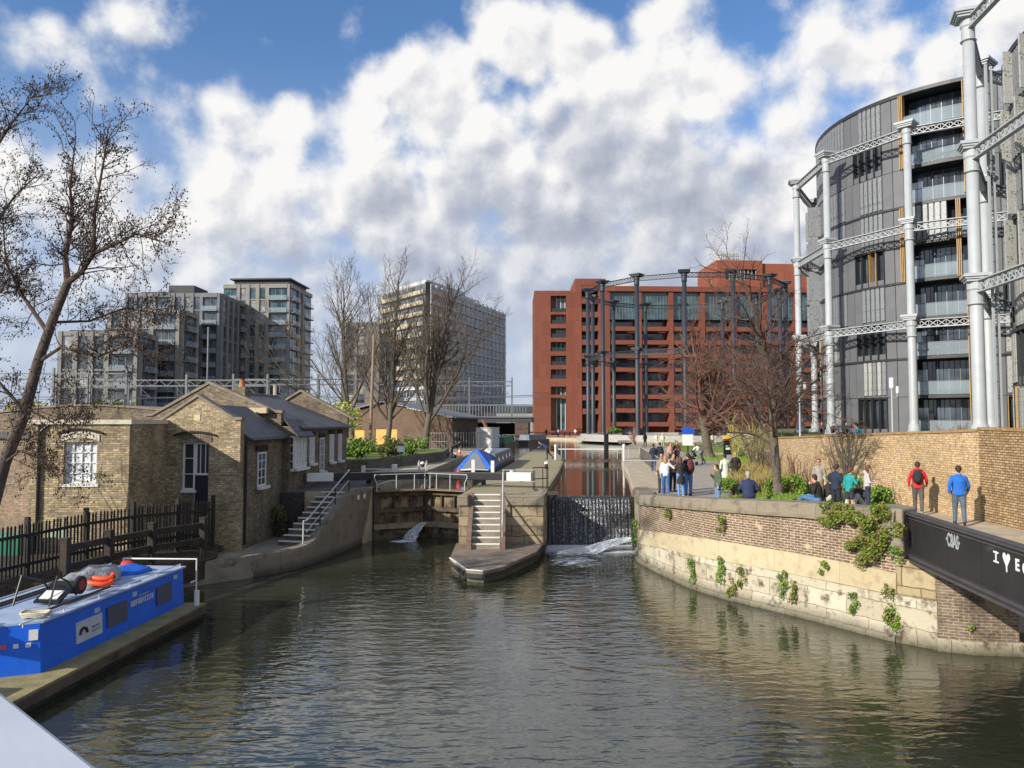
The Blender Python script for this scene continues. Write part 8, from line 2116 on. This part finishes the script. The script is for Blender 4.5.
# cafe umbrella / dark tent below the gasholder
for k, (x, y, r, lb) in enumerate(((19.6, 122.5, 2.0, 'dark domed canopy at the foot of the gasholder, left of the small pink tree'), (30.0, 117.6, 1.9, 'smaller dark domed canopy right of the small pink tree'))):
    c_ = empty('canopy', (x, y, ZU + .1), 0, lb, 'canopy', 'dark canopies by the dark gasholder')
    g = MB(); g.lathe([(r * math.cos(t), .9 + r * .7 * math.sin(t)) for t in [PI / 2 * i / 6 for i in range(6)]] + [(.05, .9 + r * .7)], n=18); g.build('cover', M_black, c_, smooth=True)
    g = MB(); g.tube([(0, 0, -.2), (0, 0, 1.2)], .08, 6); g.build('pole', M_black, c_)
pl_ = empty('planter_box', (18.9, 141, ZU), 0, 'stone planter with a bright clipped bush near the dark gasholder', 'planter')
g = MB(); g.box(-1.4, 1.4, -.7, .7, 0, .9); g.build('box', M_conc, pl_); g = MB(); rr = random.Random(3); leaves(g, (0, 0, 1.6), (1.6, .8, .8), 900, .12, rr); g.build('foliage', LG, pl_)
# pale bench blocks on the lawn
for k, (x, y) in enumerate(((16.2, 108), (24.0, 97.5), (27.0, 97.0))):
    b = empty('stone_bench', (x, y, ZU), R_(8 * k), ['pale stone bench left of the small pink tree', 'pale stone bench in the middle of the far lawn', 'pale stone bench at the right of the far lawn'][k], 'bench', 'pale stone benches')
    g = MB(); g.box(-1.2, 1.2, -.3, .3, .25, .5); g.build('seat', M_conc, b)
    for xx in (-.9, .9): g = MB(); g.box(xx - .12, xx + .12, -.25, .25, 0, .248); g.build('leg', M_conc, b)
# pushchair in the group by the sign
pc = empty('pushchair', (12.75, 54.5, ZU), R_(40), 'dark pushchair below the blue and white sign', 'pushchair')
g = MB(); g.xbox(Mx((0, 0, .6), rx=R_(25)), (.42, .65, .1)); g.xbox(Mx((0, -.28, .85), rx=R_(60)), (.42, .5, .1)); g.build('seat', M_black, pc, bevel=.03)
for x in (-.25, .25):
    for y in (-.35, .35): g = MB(); g.tube([(x - .02, y, .14), (x + .02, y, .14)], .14, 12); g.build('wheel', M_black, pc)
    g = MB(); g.tube([(x, .35, .15), (x * .9, -.1, .65), (x * .9, -.6, 1.05)], .015, 5); g.build('frame_bar', M_ironw, pc)
# ---- the pale parapet of the bridge one stands on
bpar = empty('near_parapet', (-1.2, 1.9, 4.9), 0, 'pale grey metal parapet of the near bridge in the bottom left corner', 'parapet')
ra1, rb1 = pdir(0, 690), pdir(100, 768); a = ra1 * (-.7 / ra1.z); b = rb1 * (-.7 / rb1.z); a.z = b.z = 0; dd_ = (b - a).normalized(); nn_ = Vector((-dd_.y, dd_.x, 0))
if nn_.y > 0: nn_ = -nn_
p0 = a - dd_ * 6; p1 = b + dd_ * 1.1
g = MB(); g.prism([(p0.x, p0.y), (p1.x, p1.y), ((p1 + nn_ * .42).x, (p1 + nn_ * .42).y), ((p0 + nn_ * .42).x, (p0 + nn_ * .42).y)], 4.90, 5.0); g.build('coping', mat('pale_parapet_metal', 'b9bfc9', .45, .08, 3, .05), bpar, world=True, bevel=.012)
q0, q1 = p0 + nn_ * .12, p1 + nn_ * .12
g = MB(); g.prism([(q0.x, q0.y), (q1.x, q1.y), ((q1 + nn_ * .12).x, (q1 + nn_ * .12).y), ((q0 + nn_ * .12).x, (q0 + nn_ * .12).y)], 3.4, 4.896); g.build('panel', mat('pale_parapet_metal', 'b9bfc9'), bpar, world=True)
